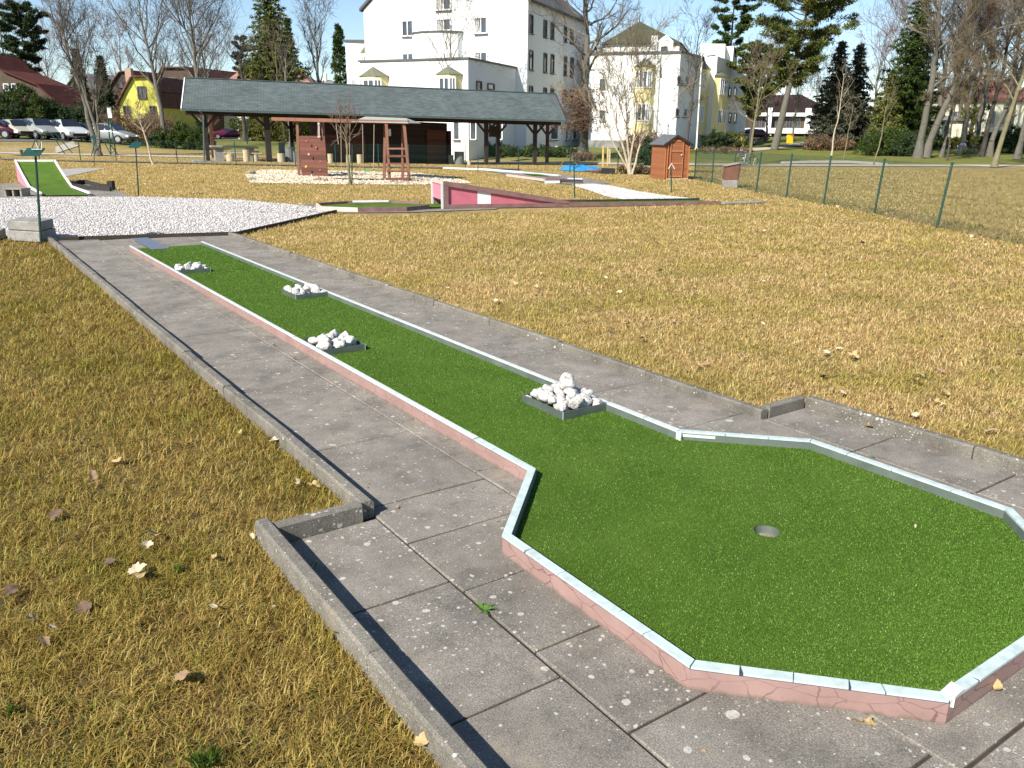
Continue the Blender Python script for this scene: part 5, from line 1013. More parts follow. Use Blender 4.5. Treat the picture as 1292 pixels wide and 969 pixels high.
for i, (px, D, r_, mt, lb) in enumerate([(1201, 79.5, .3, 'plastic_black', 'bicycle left of the person in white far right'), (1222, 79, .5, 'teal_paint', 'teal bicycle right of the person in white far right'), (1230, 80, -.3, 'paint_navy', 'dark bicycle farthest right near the leaning trunks')]): bicycle(lb, foot(px, D), az+r_, mt, 'bicycles parked far right')

# ------------------------------------------------------------------ cars
def car(label, loc, rz, mat, kind='mpv', group=None):
    L, W, H = dict(mpv=(4.5, 1.8, 1.62), hatch=(4.0, 1.68, 1.48), suv=(4.5, 1.85, 1.68), sedan=(4.5, 1.76, 1.44))[kind]
    t = thing('parked_car', label, 'car', loc, rz, group); h = L/2
    # stations: x, bottom, belt, top, half-width
    bl = .92*H/1.6
    if kind == 'sedan': prof = [(-h, .42, .78, .78, .70), (-h+.1, .26, .90, .92, .84), (-h+.75, .22, .93, .97, .88), (-h+1.35, .2, .93, H-.08, .88), (-.1, .2, .92, H, .88), (.55, .2, .90, H-.10, .88), (1.15, .2, .90, .93, .88), (h-.35, .22, .78, .80, .84), (h-.04, .3, .62, .64, .70)]
    else: prof = [(-h, .45, .85*H/1.6, .88*H/1.6, .72), (-h+.08, .26, bl, H*.80, .86), (-h+.45, .22, bl+.01, H-.06, .88), (-.6, .2, bl, H, .9), (.35, .2, bl-.01, H-.03, .9), (.8, .2, bl-.02, H-.28, .9), (1.22, .2, bl-.03, bl+.02, .9), (h-.45, .22, bl-.14, bl-.10, .86), (h-.08, .28, bl-.34, bl-.31, .74), (h, .36, bl-.42, bl-.41, .66)]
    k = W/1.8; V = []; ns = 10
    for x, zb, zl, zt, hw in prof:
        hw *= k; rw = hw*(.78 if zt > zl+.15 else .93); cab = zt > zl+.15
        half = [(hw*.88, zb), (hw*1.0, zb+.18), (hw*1.0, zl-.08), (hw*.97, zl), (rw, zt-.05 if cab else zt-.01)]
        V += [(x, -y, z) for y, z in half]+[(x, y, z) for y, z in half[::-1]]
    m = MB(); n = len(prof); F_ = [(i*ns+j, (i+1)*ns+j, (i+1)*ns+(j+1) % ns, i*ns+(j+1) % ns) for i in range(n-1) for j in range(ns)]; F_ += [tuple(range(ns-1, -1, -1)), tuple((n-1)*ns+j for j in range(ns))]
    m.add(V, F_); o = m.build('body', mat, t, local=True, smooth=True); me_ = o.data; 
    s = o.modifiers.new('sub', 'SUBSURF'); s.levels = 1; s.render_levels = 1
    # glazing: side windows, windscreen, rear window, set just proud
    def ring(i, j): return np.array(V[i*ns+j])
    cabs = [i for i, p in enumerate(prof) if p[3] > p[2]+.15]
    for sg, (ja, jb) in ((-1, (3, 4)), (1, (6, 5))):
        m = MB()
        for i in cabs[:-1]:
            a, b, c, d = ring(i, ja), ring(i+1, ja), ring(i+1, jb), ring(i, jb); off = np.array([0, sg*.012, .0]); s0, s1 = .05, .95
            q = lambda u, v: (a*(1-u)+b*u)*(1-v)+(d*(1-u)+c*u)*v+off
            m.add([q(s0, .10), q(s1, .10), q(s1, .84), q(s0, .84)], [(0, 1, 2, 3)])
        m.build('side_window', 'car_glass', t, local=True)
    i0 = cabs[-1]; m = MB(); a, b, c, d = ring(i0, 4), ring(i0, 5), ring(i0+1, 5), ring(i0+1, 4); off = np.array([.03, 0, .03]); q = lambda u, v: (a*(1-u)+b*u)*(1-v)+(d*(1-u)+c*u)*v+off
    m.add([q(.06, -.55 if kind != 'sedan' else -.3), q(.94, -.55 if kind != 'sedan' else -.3), q(.96, .9), q(.04, .9)], [(0, 1, 2, 3)]); m.build('windscreen', 'car_glass', t, local=True)
    m = MB(); i0 = cabs[0]; a, b, c, d = ring(i0, 4), ring(i0, 5), ring(i0-1, 5), ring(i0-1, 4); off = np.array([-.03, 0, .02]); q = lambda u, v: (a*(1-u)+b*u)*(1-v)+(d*(1-u)+c*u)*v+off
    m.add([q(.08, .1), q(.92, .1), q(.92, .8), q(.08, .8)], [(0, 1, 2, 3)]); m.build('rear_window', 'car_glass', t, local=True)
    for x in (-h+.82, h-.85):
        for y in (-W/2+.06, W/2-.06):
            w = MB().tube([(x, y-.10, .32), (x, y+.10, .32)], .32, 18).build('wheel', 'tyre', t, local=True); MB().tube([(x, y-.108, .32), (x, y+.108, .32)], .20, 12).build('rim', 'rim_alloy', w, local=True)
    for y in (-1, 1):
        MB().obox((h-.12, y*W*.36, bl-.36), (.10, 0, -.02), (0, .16, 0), (0, 0, .07)).build('headlight', 'lamp_glass', t, local=True); MB().obox((-h+.02, y*W*.40, bl-.06), (.05, 0, 0), (0, .09, 0), (0, 0, .14)).build('tail_light', 'tail_red', t, local=True)
    MB().obox((h-.01, 0, .42), (.03, 0, 0), (0, .55, 0), (0, 0, .10)).build('grille', 'plastic_black', t, local=True); return t
gp_ = 'cars parked in a row on the left'
for px, D, yaw, mt, kd, lb in [(-6, 60, .1, 'paint_maroon', 'hatch', 'dark maroon car cut by the left picture edge'), (19, 61, -.55, 'paint_beige', 'hatch', 'beige hatchback at the left end of the parked row'), (40, 66, -.6, 'paint_slate', 'hatch', 'dark slate car half hidden between the beige and silver cars'), (48, 61.5, -.55, 'paint_silver', 'mpv', 'silver people carrier in the middle of the parked row'), (68, 67, -.6, 'paint_navy', 'mpv', 'dark navy car behind the silver and white ones'), (85, 62, -.65, 'paint_white', 'suv', 'white car right of the silver people carrier in the parked row'), (104, 69, -.6, 'paint_grey', 'hatch', 'small grey car partly hidden behind the white one'), (137, 63, -.12, 'paint_silver', 'mpv', 'silver grey van with dark windows at the right end of the parked row')]:
    car(lb, foot(px, D), az+yaw, mt, kd, gp_)
car('plum red car seen through the left bay of the pavilion', foot(291, 100), az+.25+PI*0, 'paint_plum', 'sedan'); car('pale silver car behind the plum red one', foot(307, 112), az-.3, 'paint_silver', 'hatch')
car('dark car parked beside the far white apartment house', foot(935, 92), az+.8, 'paint_slate', 'sedan'); car('red car parked at the entrance of the flat roofed building', foot(954, 118), az+.1, 'paint_plum', 'hatch')

# ------------------------------------------------------------------ buildings
def lat(px, D): p = P(px, 172, D); return np.array([p[0], p[1], 0.])
def block(parent, name, foots, z0, z1, mat):
    q = list(foots); ar = sum(q[i][0]*q[(i+1) % len(q)][1]-q[(i+1) % len(q)][0]*q[i][1] for i in range(len(q)))
    if ar < 0: q = q[::-1]
    return MB().prism([(p[0], p[1]) for p in q], z0, z1).build(name, mat, parent)
def win(parent, A, B, x0, y0, x1, y1, mull=1, frame='frame_white', glass='glass', sill=True, cur=False):
    """window set on the wall plane A-B, spanning the given corners"""
    a, b = onplane(x0, y1, A, B), onplane(x1, y1, A, B); tp = onplane((x0+x1)/2, y0, A, B)[2]; bt = onplane((x0+x1)/2, y1, A, B)[2]; d = b-a; d[2] = 0; w = np.linalg.norm(d); d /= w; n = np.array([d[1], -d[0], 0]); 
    if np.dot(n, fw_h) > 0: n = -n
    c = lambda s, z, o: np.array([a[0], a[1], 0])+d*s*w+n*o+up*(bt+(tp-bt)*z); h = tp-bt; f = min(.09, w*.12)
    m = MB()
    for s in [0.]+[(i+1)/(mull+1) for i in range(mull)]+[1.]: m.obox(c(s, .5, .045), d*f*(.5 if 0 < s < 1 else .6), n*.045, up*h/2)
    m.obox(c(.5, 0, .046), d*w/2, n*.045, up*f*.6); m.obox(c(.5, 1, .046), d*w/2, n*.045, up*f*.6); o = m.build('window', frame, parent)
    MB().quad(c(0, 0, .02), c(1, 0, .02), c(1, 1, .02), c(0, 1, .02)).build('pane', glass, o)
    if sill: MB().obox(c(.5, 0, .10)-up*f*.9, d*(w/2+.08), n*.10, up*.03).build('sill', 'roof_trim', o)
    if cur:
        MB().quad(c(.06, .05, .026), c(.42, .05, .026), c(.30, .95, .026), c(.06, .95, .026)).build('curtain', 'curtain', o)
    return o
zt = lambda px, py, D: P(px, py, D)[2]
# apartment house 1
CR = lat(664, 68); dv = (P(735, 172, 81)-P(664, 172, 68)); dv[2] = 0; dv /= np.linalg.norm(dv); dl = np.array([-dv[1], dv[0], 0]); dl = dl if np.dot(dl, rt_h) < 0 else -dl
CL = onplane(464, 150, CR, CR+dl); CL[2] = 0; wid = np.linalg.norm(CL-CR)
b1 = thing('apartment_house', 'tall white apartment house behind the pavilion with low flat wing and yellow bays', 'apartment house', CR+up*.5)
zE = onplane(664, 0, CR, CR+dl)[2]; zL_ = onplane(464, 12, CR, CR+dl)[2]; DEP = 16.0
qq = lambda s, dd, z: CR+dl*s+dv*dd+up*z
gable = [qq(0, 0, -.5), qq(0, 0, zE), qq(wid*.42, 0, zE+5.0), qq(wid*.60, 0, zE+5.0), qq(wid, 0, zL_), qq(wid, 0, -.5)]
MB().extrude(gable, dv*DEP).build('wall', 'plaster_white', b1)
m = MB()
for (a, b) in (((-.35, zE-.25), (wid*.42, zE+5.1)), ((wid*.42, zE+5.1), (wid*.60, zE+5.1)), ((wid*.60, zE+5.1), (wid+.3, zL_-.2))): m.extrude([qq(a[0], -.25, a[1]+.05), qq(b[0], -.25, b[1]+.05), qq(b[0], -.25, b[1]+.3), qq(a[0], -.25, a[1]+.3)], dv*(DEP+.5))
m.build('roof', 'tiles_grey', b1)
for (x0, y0, x1, y1) in [(508, 26, 521.5, 45.5), (551.5, 24, 569, 38.5), (599.5, 22, 614.5, 42), (508.5, 67.5, 522, 79), (599.5, 66, 614.5, 78), (540, 63.5, 556, 74.5), (550.5, -6, 569, 12.5)]: win(b1, CR, CR+dl, x0, y0, x1, y1, 1, cur=x1 > 560)
SA, SB = CR, CR+dv
for row in ((19, 42), (64, 88), (109, 117.5)):
    for (xa, xb, dy) in ((667.5, 671.5, 0), (685.5, 689, 7), (694.5, 698, 10), (711, 714, 15), (719, 722.5, 18)): win(b1, SA, SB, xa, row[0]+dy*(1 if row[0] < 60 else .5 if row[0] < 100 else .3), xb, row[1]+dy*(.7 if row[0] < 60 else .45 if row[0] < 100 else .2), 0, 'frame_dark')
for (xa, xb) in ((694, 703), (713, 716), (722, 727)): win(b1, SA, SB, xa, 155, xb, 176, 0, 'frame_white')
# rounded balcony tower
cb = onplane(553, 60, CR, CR+dl); cb[2] = 0; rB = 3.1*.62; 
arc = [cb+dl*(rB*1.25*math.cos(a))-dv*(rB*.8*math.sin(a)) for a in np.linspace(0, PI, 9)]; zb0, zb1 = 5.0, onplane(553, 40.5, CR-dv*1.3, CR-dv*1.3+dl)[2]
block(b1, 'balcony', arc, zb0, zb1, 'plaster_white'); block(b1, 'balcony_cap', [p-dv*.06+(p-cb)*.03 for p in arc], zb1, zb1+.12, 'roof_trim')
# wing
w0 = lat(591, 60.5); w1 = onplane(457, 150, w0, w0+dl); w1[2] = 0; zW = onplane(591, 74.5, w0, w0+dl)[2]; wdep = np.dot(CR-w0, dv)-.02
block(b1, 'wing', [w0, w1, w1+dv*wdep, w0+dv*wdep], -.5, zW, 'plaster_white'); block(b1, 'parapet', [w0-dv*.12-dl*.12, w1-dv*.12+dl*.12, w1+dv*wdep, w0+dv*wdep-dl*.12], zW, zW+.14, 'roof_trim')
def bay(parent, A, B, x0, x1, ytop, yroof, ybot, out=.9, sill_rows=(), wm='glass', nwin=3, rows=((0, 1),), apex=True):
    """projecting bay with pyramid roof: x0..x1 wide on the wall, from yroof (eaves) to ybot"""
    a, b = onplane(x0, yroof, A, B), onplane(x1, yroof, A, B); ze = (a[2]+b[2])/2; zb = onplane((x0+x1)/2, ybot, A, B)[2]; za = onplane((x0+x1)/2, ytop, A, B)[2]; a[2] = b[2] = 0; d = (b-a); w = np.linalg.norm(d); d /= w; n = np.array([d[1], -d[0], 0]); n = -n if np.dot(n, fw_h) > 0 else n
    q = [a, a+n*out*.7+d*w*.12, a+n*out+d*w*.3, b+n*out-d*w*.3, b+n*out*.7-d*w*.12, b]; block(parent, 'bay', q, zb, ze, 'plaster_yellow')
    m = MB(); ctr = (a+b)/2+n*out*.25; R_ = [p+(p-ctr)*.12+up*ze for p in q]; ap = ctr+up*za; m.add(R_+[ap], [(i, i+1, 6) for i in range(5)]+[(5, 0, 6), (5, 4, 3, 2, 1, 0)]); m.build('bay_roof', 'bay_roof', parent)
    for (ra, rb) in rows:
        z1 = onplane((x0+x1)/2, ra, A, B)[2]; z0_ = onplane((x0+x1)/2, rb, A, B)[2]
        for i in range(1, 4):
            p, r = q[i], q[i+1] if i < 4 else q[i]
            p, r = q[i], q[i+1]; dd = (r-p); ww = np.linalg.norm(dd); dd /= ww; nn = np.array([dd[1], -dd[0], 0]); nn = -nn if np.dot(nn, fw_h) > 0 and abs(np.dot(nn, fw_h)) > .3 else nn
            if np.dot(nn, n) < 0: nn = -nn
            c = lambda s, z, o: p+dd*ww*s+nn*o+up*(z0_+(z1-z0_)*z); m = MB()
            for s in (0.03, .5, .97): m.obox(c(s, .5, .03), dd*.045, nn*.04, up*(z1-z0_)/2)
            for z in (0, 1): m.obox(c(.5, z, .031), dd*ww/2, nn*.04, up*.05)
            o = m.build('window', 'frame_white', parent); MB().quad(c(0, 0, .02), c(1, 0, .02), c(1, 1, .02), c(0, 1, .02)).build('pane', wm, o)
bay(b1, w0, w0+dl, 456, 490, 84, 97, 130, .9, rows=((101.5, 125),)); bay(b1, w0, w0+dl, 552, 583, 83, 94.5, 130, .9, rows=((99, 125),))
win(b1, w0, w0+dv, 601, 103, 607, 114, 0, 'frame_dark'); win(b1, w0, w0+dv, 615, 106, 623, 113, 0, 'frame_dark')
for x0 in (596, 617, 650): win(b1, w0, w0+dl, x0-23, 150, x0-16, 176, 0, 'frame_white')
MB().tube([onplane(533, 55, CR, CR+dl)-dv*.08, onplane(533.5, 75, CR, CR+dl)-dv*.08], .09, 6).build('drainpipe', 'roof_trim', b1)
# rear left extension of house 1
e0 = lat(466, 82); e1 = lat(441, 82); block(b1, 'rear_wing', [e0, e1, e1+dv*10, e0+dv*10], -.5, zt(452, 53, 82), 'plaster_white'); block(b1, 'parapet', [e0-dv*.2, e1-dv*.2+dl*.2, e1+dv*9.9, e0+dv*9.9], zt(452, 53, 82), zt(452, 53, 82)+.2, 'roof_trim')
bay(b1, e1, e0, 455, 466, 59, 67, 100, .8, rows=((71.5, 80),))
# apartment house 2
A2, B2 = lat(742, 75.5), lat(852, 73.5); C2 = lat(879, 78.5); b2_ = thing('apartment_house', 'cream apartment house right of centre with stacked yellow bay windows and olive pyramid roof', 'apartment house', (A2+B2)/2+up*.5)
zp = onplane(800, 67.5, A2, B2)[2]; block(b2_, 'wall', [A2, B2, C2, lat(884, 92), lat(748, 92)], -.5, zp, 'plaster_white'); block(b2_, 'parapet', [A2-fw_h*.15-rt_h*.15, B2-fw_h*.2+rt_h*.05, C2+rt_h*.2-fw_h*.1, lat(884.5, 91.9), lat(747.5, 91.9)], zp, zp+.16, 'roof_trim')
zr = zp+.9; q = [lat(757, 78.5), lat(850, 77), lat(862, 87), lat(768, 88)]; block(b2_, 'attic', q, zp+.1, zr+.3, 'plaster_pale'); ap = P(807, 27, 84); R_ = [p+(p-sum(q)/4)*.06+up*(zr+.3) for p in q]; MB().add(R_+[ap], [(0, 1, 4), (1, 2, 4), (2, 3, 4), (3, 0, 4), (3, 2, 1, 0)]).build('roof', 'tiles_olive', b2_); MB().tube([ap, ap+up*.7], .04, 5).build('finial', 'roof_trim', b2_)
dq = [onplane(831, 60, A2, B2), onplane(849, 60, A2, B2)]; a, b = dq; a[2] = b[2] = 0; zd = onplane(840, 52, A2, B2)[2]; MB().extrude([a+up*zp, b+up*zp, b+up*zd, (a+b)/2+up*(zd+.55), a+up*zd], fw_h*2.2).build('dormer', 'plaster_white', b2_)
win(b2_, A2, B2, 834, 59, 841.5, 65.5, 0, 'frame_dark'); a = onplane(826, 60, A2, B2); a[2] = 0; MB().obox(a+up*(zp+.75)+fw_h*.3, rt_h*.25, fw_h*.25, up*.75).build('chimney', 'plaster_white', b2_)
bay(b2_, A2, B2, 801, 827, 73, 84.5, 180, .9, rows=((90.5, 111), (131.5, 152.5), (172, 183))); 
for (x0, y0, x1, y1) in [(757, 100, 763, 111), (757, 140, 763, 152), (829, 85, 834, 95)]: win(b2_, A2, B2, x0, y0, x1, y1, 0, 'frame_dark')
for (x0, y0, x1, y1) in [(853.5, 96, 858, 107), (863, 96, 868, 107), (851, 137, 856, 147), (861, 137, 866, 147)]: win(b2_, B2, C2, x0, y0, x1, y1, 0, 'frame_white')
p0, p1 = onplane(832, 70, A2, B2), onplane(826, 172, A2, B2); MB().tube([p0-fw_h*.12, p1-fw_h*.12], .14, 8).build('drainpipe', 'plaster_pale', b2_)
MB().obox(onplane(795, 186, A2, B2)*np.array([1, 1, 0])+up*.9-fw_h*.05, rt_h*4, fw_h*.05, up*.45).build('plinth', 'plinth', b2_)
# rear part of house 2
A3_, B3_ = lat(880, 82), lat(897.5, 81); C3_, D3_ = lat(915.5, 86), lat(939, 112); zq = zt(890, 57, 82); z3 = zt(915, 60, 87)
block(b2_, 'wall', [A3_, B3_, C3_, D3_, lat(885, 112)], -.5, zt(890, 72, 82), 'plaster_white'); block(b2_, 'attic', [lat(876, 88), lat(906, 88), lat(912, 98), lat(880, 98)], 3, zt(885, 55, 88), 'plaster_white'); block(b2_, 'stair_tower', [lat(905, 90), lat(916.5, 89), lat(922, 94), lat(908, 94)], 3, zt(911, 59, 90), 'plaster_white')
MB().add([lat(885, 82)+up*zt(890, 74, 82), lat(909, 86)+up*zt(905, 80, 86), lat(909, 88)+up*zt(905, 78, 86), lat(897, 89)+up*zt(896, 67, 88), lat(885, 86)+up*zt(890, 69, 85)], [(0, 1, 2, 3, 4)]).build('roof', 'tiles_grey', b2_)
bay(b2_, A3_, B3_, 883, 897, 78, 88, 170, .8, rows=((93, 113.5), (133.5, 153.5))); bay(b2_, B3_, C3_, 901.5, 914.5, 90, 97, 170, .7, rows=((101, 120), (140, 156)))
for (xa, xb) in ((919, 921.5), (925.5, 928)):
    for (ya, yb) in ((143, 154), (110, 121)): win(b2_, C3_, D3_, xa, ya, xb, yb, 0, 'frame_dark')
for xa in (885, 891): win(b2_, A3_, B3_, xa, 172, xa+4, 181, 0, 'frame_dark')
# flat roofed white building, right of the pines
D3 = 122; b3 = thing('flat_building', 'long low building with white bands, dark glazing and brown roof behind the big pine', 'building', lat(1010, D3)+up*1.8)
fa, fb = lat(945, D3), lat(1100, D3-2); dd = fw_h*12; zz = lambda y: zt(1010, y, D3)
for (nm, ya, yb, off, mt) in (('lower_wall', 182, 168.5, .3, 'wall_brown'), ('balcony_band', 168.5, 162, -.5, 'plaster_white'), ('glazed_storey', 162, 147, .6, 'wall_brown'), ('fascia', 147, 142.5, -.2, 'plaster_white')): block(b3, nm, [fa+fw_h*off, fb+fw_h*off, fb+dd, fa+dd], zz(ya), zz(yb)-.004, mt)
for i in range(14):
    xa = 950+i*10.4
    if 1014 < xa+4 < 1022: continue
    win(b3, fa+fw_h*.6, fb+fw_h*.6, xa, 149, xa+7.5, 161, 1, 'frame_dark')
for px in (1016.5, 968, 1078): p = lat(px, D3-.5); MB().obox(p+up*(zz(150)), rt_h*.35, fw_h*.3, up*(zz(135)-zz(162))/2).build('pillar', 'plaster_white', b3)
R1, R2 = fa+up*zz(142)+fw_h*-.5, lat(1052, D3)+up*zz(142)-fw_h*.5; T1, T2 = lat(950, D3+8)+up*zt(960, 121, D3+8), lat(1005, D3+8)+up*zt(1000, 119, D3+8)
MB().add([R1, R2, T2, T1, R1+fw_h*16, R2+fw_h*16], [(0, 1, 2, 3), (5, 4, 3, 2), (1, 5, 2), (4, 0, 3)]).build('roof', 'tiles_dark', b3)
# yellow sign and barrier by the driveway
b = hit(996, 181.5, 60, 200); D = np.dot(b, fw_h)/K; t = thing('yellow_sign', 'bright yellow upright board beside the driveway of the flat roofed building', 'sign', b); h_ = height(996, 170, D, b); MB().obox(b+up*h_*.52, rt_h*.38, fw_h*.08, up*h_*.48).build('board', 'sign_yellow', t, bevel=.02); MB().obox(b+up*.03, rt_h*.42, fw_h*.12, up*.03).build('base', 'frame_dark', t)
p = P(984, 173, 100); tag(MB().beam(P(975, 173.5, 101), P(994, 172, 101), .10, .14).beam(P(994, 172, 101)-up*.9, P(994, 172, 101), .15).build('barrier_arm', 'barrier_white', None), 'white barrier arm left of the yellow board', 'barrier')
b = foot(936, 76); t = thing('stone_gate_post', 'pale stone gate post standing left of the olive tree', 'post', b); h_ = height(936, 171, 76, b); MB().obox(b+up*h_*.45, rt_h*.22, fw_h*.22, up*h_*.45).build('shaft', 'log_cut', t); MB().tube([b+up*h_*.9, b+up*h_*.96, b+up*h_], [.16, .2, .05], 8).build('finial', 'log_cut', t)

def gable_house(label, outline, D, dep, drift, wall, roof, eaves, wins=(), base=None, hood=.35, cat='house', zdown=3):
    """outline: gable wall polygon in the picture; eaves: indices of edges that carry the roof"""
    A, B = lat(outline[0][0], D), lat(outline[-1][0], D); pts = [onplane(x, y, A, B) for x, y in outline]; v = fw_h*dep+rt_h*drift; t = thing('house', label, cat, (A+B)/2+up*pts[0][2]*0+up*float(terr(*((A+B)/2)[:2])))
    for i in (0, -1): pts[i] = pts[i]-up*zdown
    MB().extrude(pts, v).build('wall', wall, t)
    m = MB()
    for i in eaves:
        a, b = pts[i], pts[i+1]; d = b-a; L = np.linalg.norm(d); d /= L; n = np.cross(d, v); n = n/np.linalg.norm(n); n = n if n[2] > 0 else -n; vv = v/np.linalg.norm(v); e0_ = .35 if i == eaves[0] else .0; e1_ = .35 if i == eaves[-1] else .0
        a2, b2q = a-d*e0_+n*.02-vv*hood, b+d*e1_+n*.02-vv*hood; w_ = L+e0_+e1_; dp = np.linalg.norm(v)+2*hood
        m.add([a2+n*.16, b2q+n*.16, b2q+n*.16+vv*dp, a2+n*.16+vv*dp, a2, b2q, b2q+vv*dp, a2+vv*dp], [(0, 1, 2, 3), (7, 6, 5, 4), (4, 5, 1, 0), (5, 6, 2, 1), (6, 7, 3, 2), (7, 4, 0, 3)], [[(0, 0), (0, w_), (dp, w_), (dp, 0)]]+[None]*5)
    m.build('roof', roof, t)
    for w in wins: win(t, A, B, *w)
    return t
h1 = gable_house('dark house with long red tiled roof at the far left behind the cars', [(-70, 150), (-70, 118), (-22, 68), (4, 90), (48, 108), (76, 133), (72, 158)], 82, 5.5, .4, 'wall_brown', 'tiles_red', [1, 2, 3, 4], [(6, 106, 12, 115, 0, 'frame_white'), (16, 106, 22, 115, 0, 'frame_white'), (-20, 130, -10, 144, 1, 'frame_white')])
gable_house('small grey roofed house between the red roof and the small conifers', [(84, 150), (84, 112), (97, 93), (118, 112), (118, 150)], 128, 9, 7, 'wall_brown', 'tiles_grey', [1, 2], [(92, 108, 98, 116, 0, 'frame_dark')])
h3 = gable_house('bright yellow house with dark hipped gable roof left of the pavilion', [(151, 160), (151, 130), (160, 112), (168, 98), (187, 97.5), (201, 117), (204, 132), (204, 160)], 86, 9, 1.5, 'plaster_lemon', 'tiles_brown', [1, 2, 3, 4, 5], [(175, 109.5, 185, 123, 1, 'frame_dark'), (157, 134, 165, 145, 1, 'frame_dark'), (190, 134, 198, 145, 1, 'frame_dark')])
A, B = lat(210, 89), lat(218, 89); block(h3, 'side_wing', [A, B, B+fw_h*6, A+fw_h*6], 0, zt(214, 131, 89), 'plaster_lemon')
p = P(163, 92, 93); MB().obox(p-up*.6, rt_h*.35, fw_h*.35, up*1.1).build('chimney', 'chimney_brick', h3)
gable_house('brown roofed house behind the yellow one', [(196, 140), (196, 112), (206, 86), (236, 86), (250, 110), (250, 140)], 104, 10, 4, 'wall_brown', 'tiles_brown', [1, 2, 3], [(214, 98, 222, 106, 0, 'frame_dark')]); gable_house('low red roofed house behind the small conifers', [(140, 130), (140, 110), (152, 92), (166, 90), (178, 104), (178, 130)], 125, 8, 2, 'wall_brown', 'tiles_red', [1, 2, 3], [(150, 104, 155, 110, 0, 'frame_dark')])
# hip roofed pink house behind the pavilion
def hip_house(label, xl, xr, D, dep, y_e, r0, r1, y_r, wall, roof, chims=(), wins=()):
    A, B = lat(xl, D), lat(xr, D); t = thing('house', label, 'house', (A+B)/2+up*1.0); ze = zt((xl+xr)/2, y_e, D); block(t, 'wall', [A, B, B+fw_h*dep, A+fw_h*dep], 0, ze, wall)
    e = [A-fw_h*.4-rt_h*.4, B-fw_h*.4+rt_h*.4, B+fw_h*(dep+.4)+rt_h*.4, A+fw_h*(dep+.4)-rt_h*.4]; q0, q1 = P(r0, y_r, D+dep/2/K), P(r1, y_r, D+dep/2/K); q1[2] = q0[2]; w = np.linalg.norm(B-A); s = dep*.7
    m = MB(); V = [p+up*(ze-p[2]) for p in e]+[q0, q1]; m.add(V, [(0, 1, 5, 4), (1, 2, 5), (2, 3, 4, 5), (3, 0, 4)], [[(0, 0), (w, 0), (w*.7, s), (w*.3, s)], [(0, 0), (dep, 0), (dep/2, s)], [(0, 0), (w, 0), (w*.7, s), (w*.3, s)], [(0, 0), (dep, 0), (dep/2, s)]]); m.build('roof', roof, t)
    for (x, y, wd, hh) in chims:
        p = P(x, y, D+dep/2/K-1); MB().obox(p-up*hh, rt_h*wd, fw_h*wd, up*hh).build('chimney', 'plaster_cream', t)
    for w_ in wins: win(t, A, B, *w_)
    return t
hip_house('long house with pink tiled roof and pale chimneys behind the pavilion roof', 283, 396, 108, 11, 108, 300, 378, 88, 'plaster_cream', 'tiles_pink', [(313, 84, .35, 1.0), (330, 84, .55, 1.1)], [(290, 150, 300, 160, 1), (330, 150, 342, 160, 1), (360, 150, 372, 160, 1)])
hip_house('pale distant house between the bare tree and the narrow thuja', 392, 424, 140, 9, 106, 400, 418, 101, 'plaster_cream', 'tiles_grey', [(409, 93, .4, 1.0)])
hip_house('cream house with dark roof half hidden by the bare trees at the right', 1172, 1300, 112, 12, 128, 1225, 1275, 100, 'plaster_cream', 'tiles_brown', [(1240, 98, .4, .8)], [(1196, 140, 1206, 158, 1), (1212, 140, 1222, 158, 1), (1244, 140, 1254, 158, 1), (1262, 140, 1272, 158, 1)])
hip_house('low cream garage beside the big double trunk tree', 1182, 1212, 100, 6, 152, 1190, 1204, 146, 'plaster_cream', 'tiles_grey', (), [(1190, 158, 1196, 166, 0)])

# ------------------------------------------------------------------ trees
def tubes_np(P0, P1, r0, r1, n):
    P0, P1 = np.asarray(P0), np.asarray(P1); d = P1-P0; d = d/(np.linalg.norm(d, axis=1, keepdims=True)+1e-9); ref = np.where(np.abs(d[:, 2:3]) < .9, np.array([[0, 0, 1.]]), np.array([[1., 0, 0]]))
    u = np.cross(d, ref); u /= np.linalg.norm(u, axis=1, keepdims=True)+1e-9; w = np.cross(d, u); a = np.arange(n)*2*PI/n; ca, sa = np.cos(a)[None, :, None], np.sin(a)[None, :, None]
    dirs = ca*u[:, None]+sa*w[:, None]; V = np.concatenate([P0[:, None]+dirs*np.asarray(r0)[:, None, None], P1[:, None]+dirs*np.asarray(r1)[:, None, None]], 1).reshape(-1, 3)
    i = np.arange(len(P0))[:, None]*2*n; k = np.arange(n)[None]; k2 = (k+1) % n; Q = np.stack([i+k, i+k2, i+n+k2, i+n+k], -1).reshape(-1, 4); return V, Q
def branch(g, p, d, L, r, nseg, upb, wob, rend=.25):
    pts = [p]; rs = [r]; d = d/np.linalg.norm(d)
    for i in range(nseg):
        d = d+g.normal(0, wob, 3)+np.array([0, 0, upb/nseg]); d = d/np.linalg.norm(d); pts.append(pts[-1]+d*L/nseg); rs.append(r*(1-(1-rend)*(i+1)/nseg))
    return pts, rs
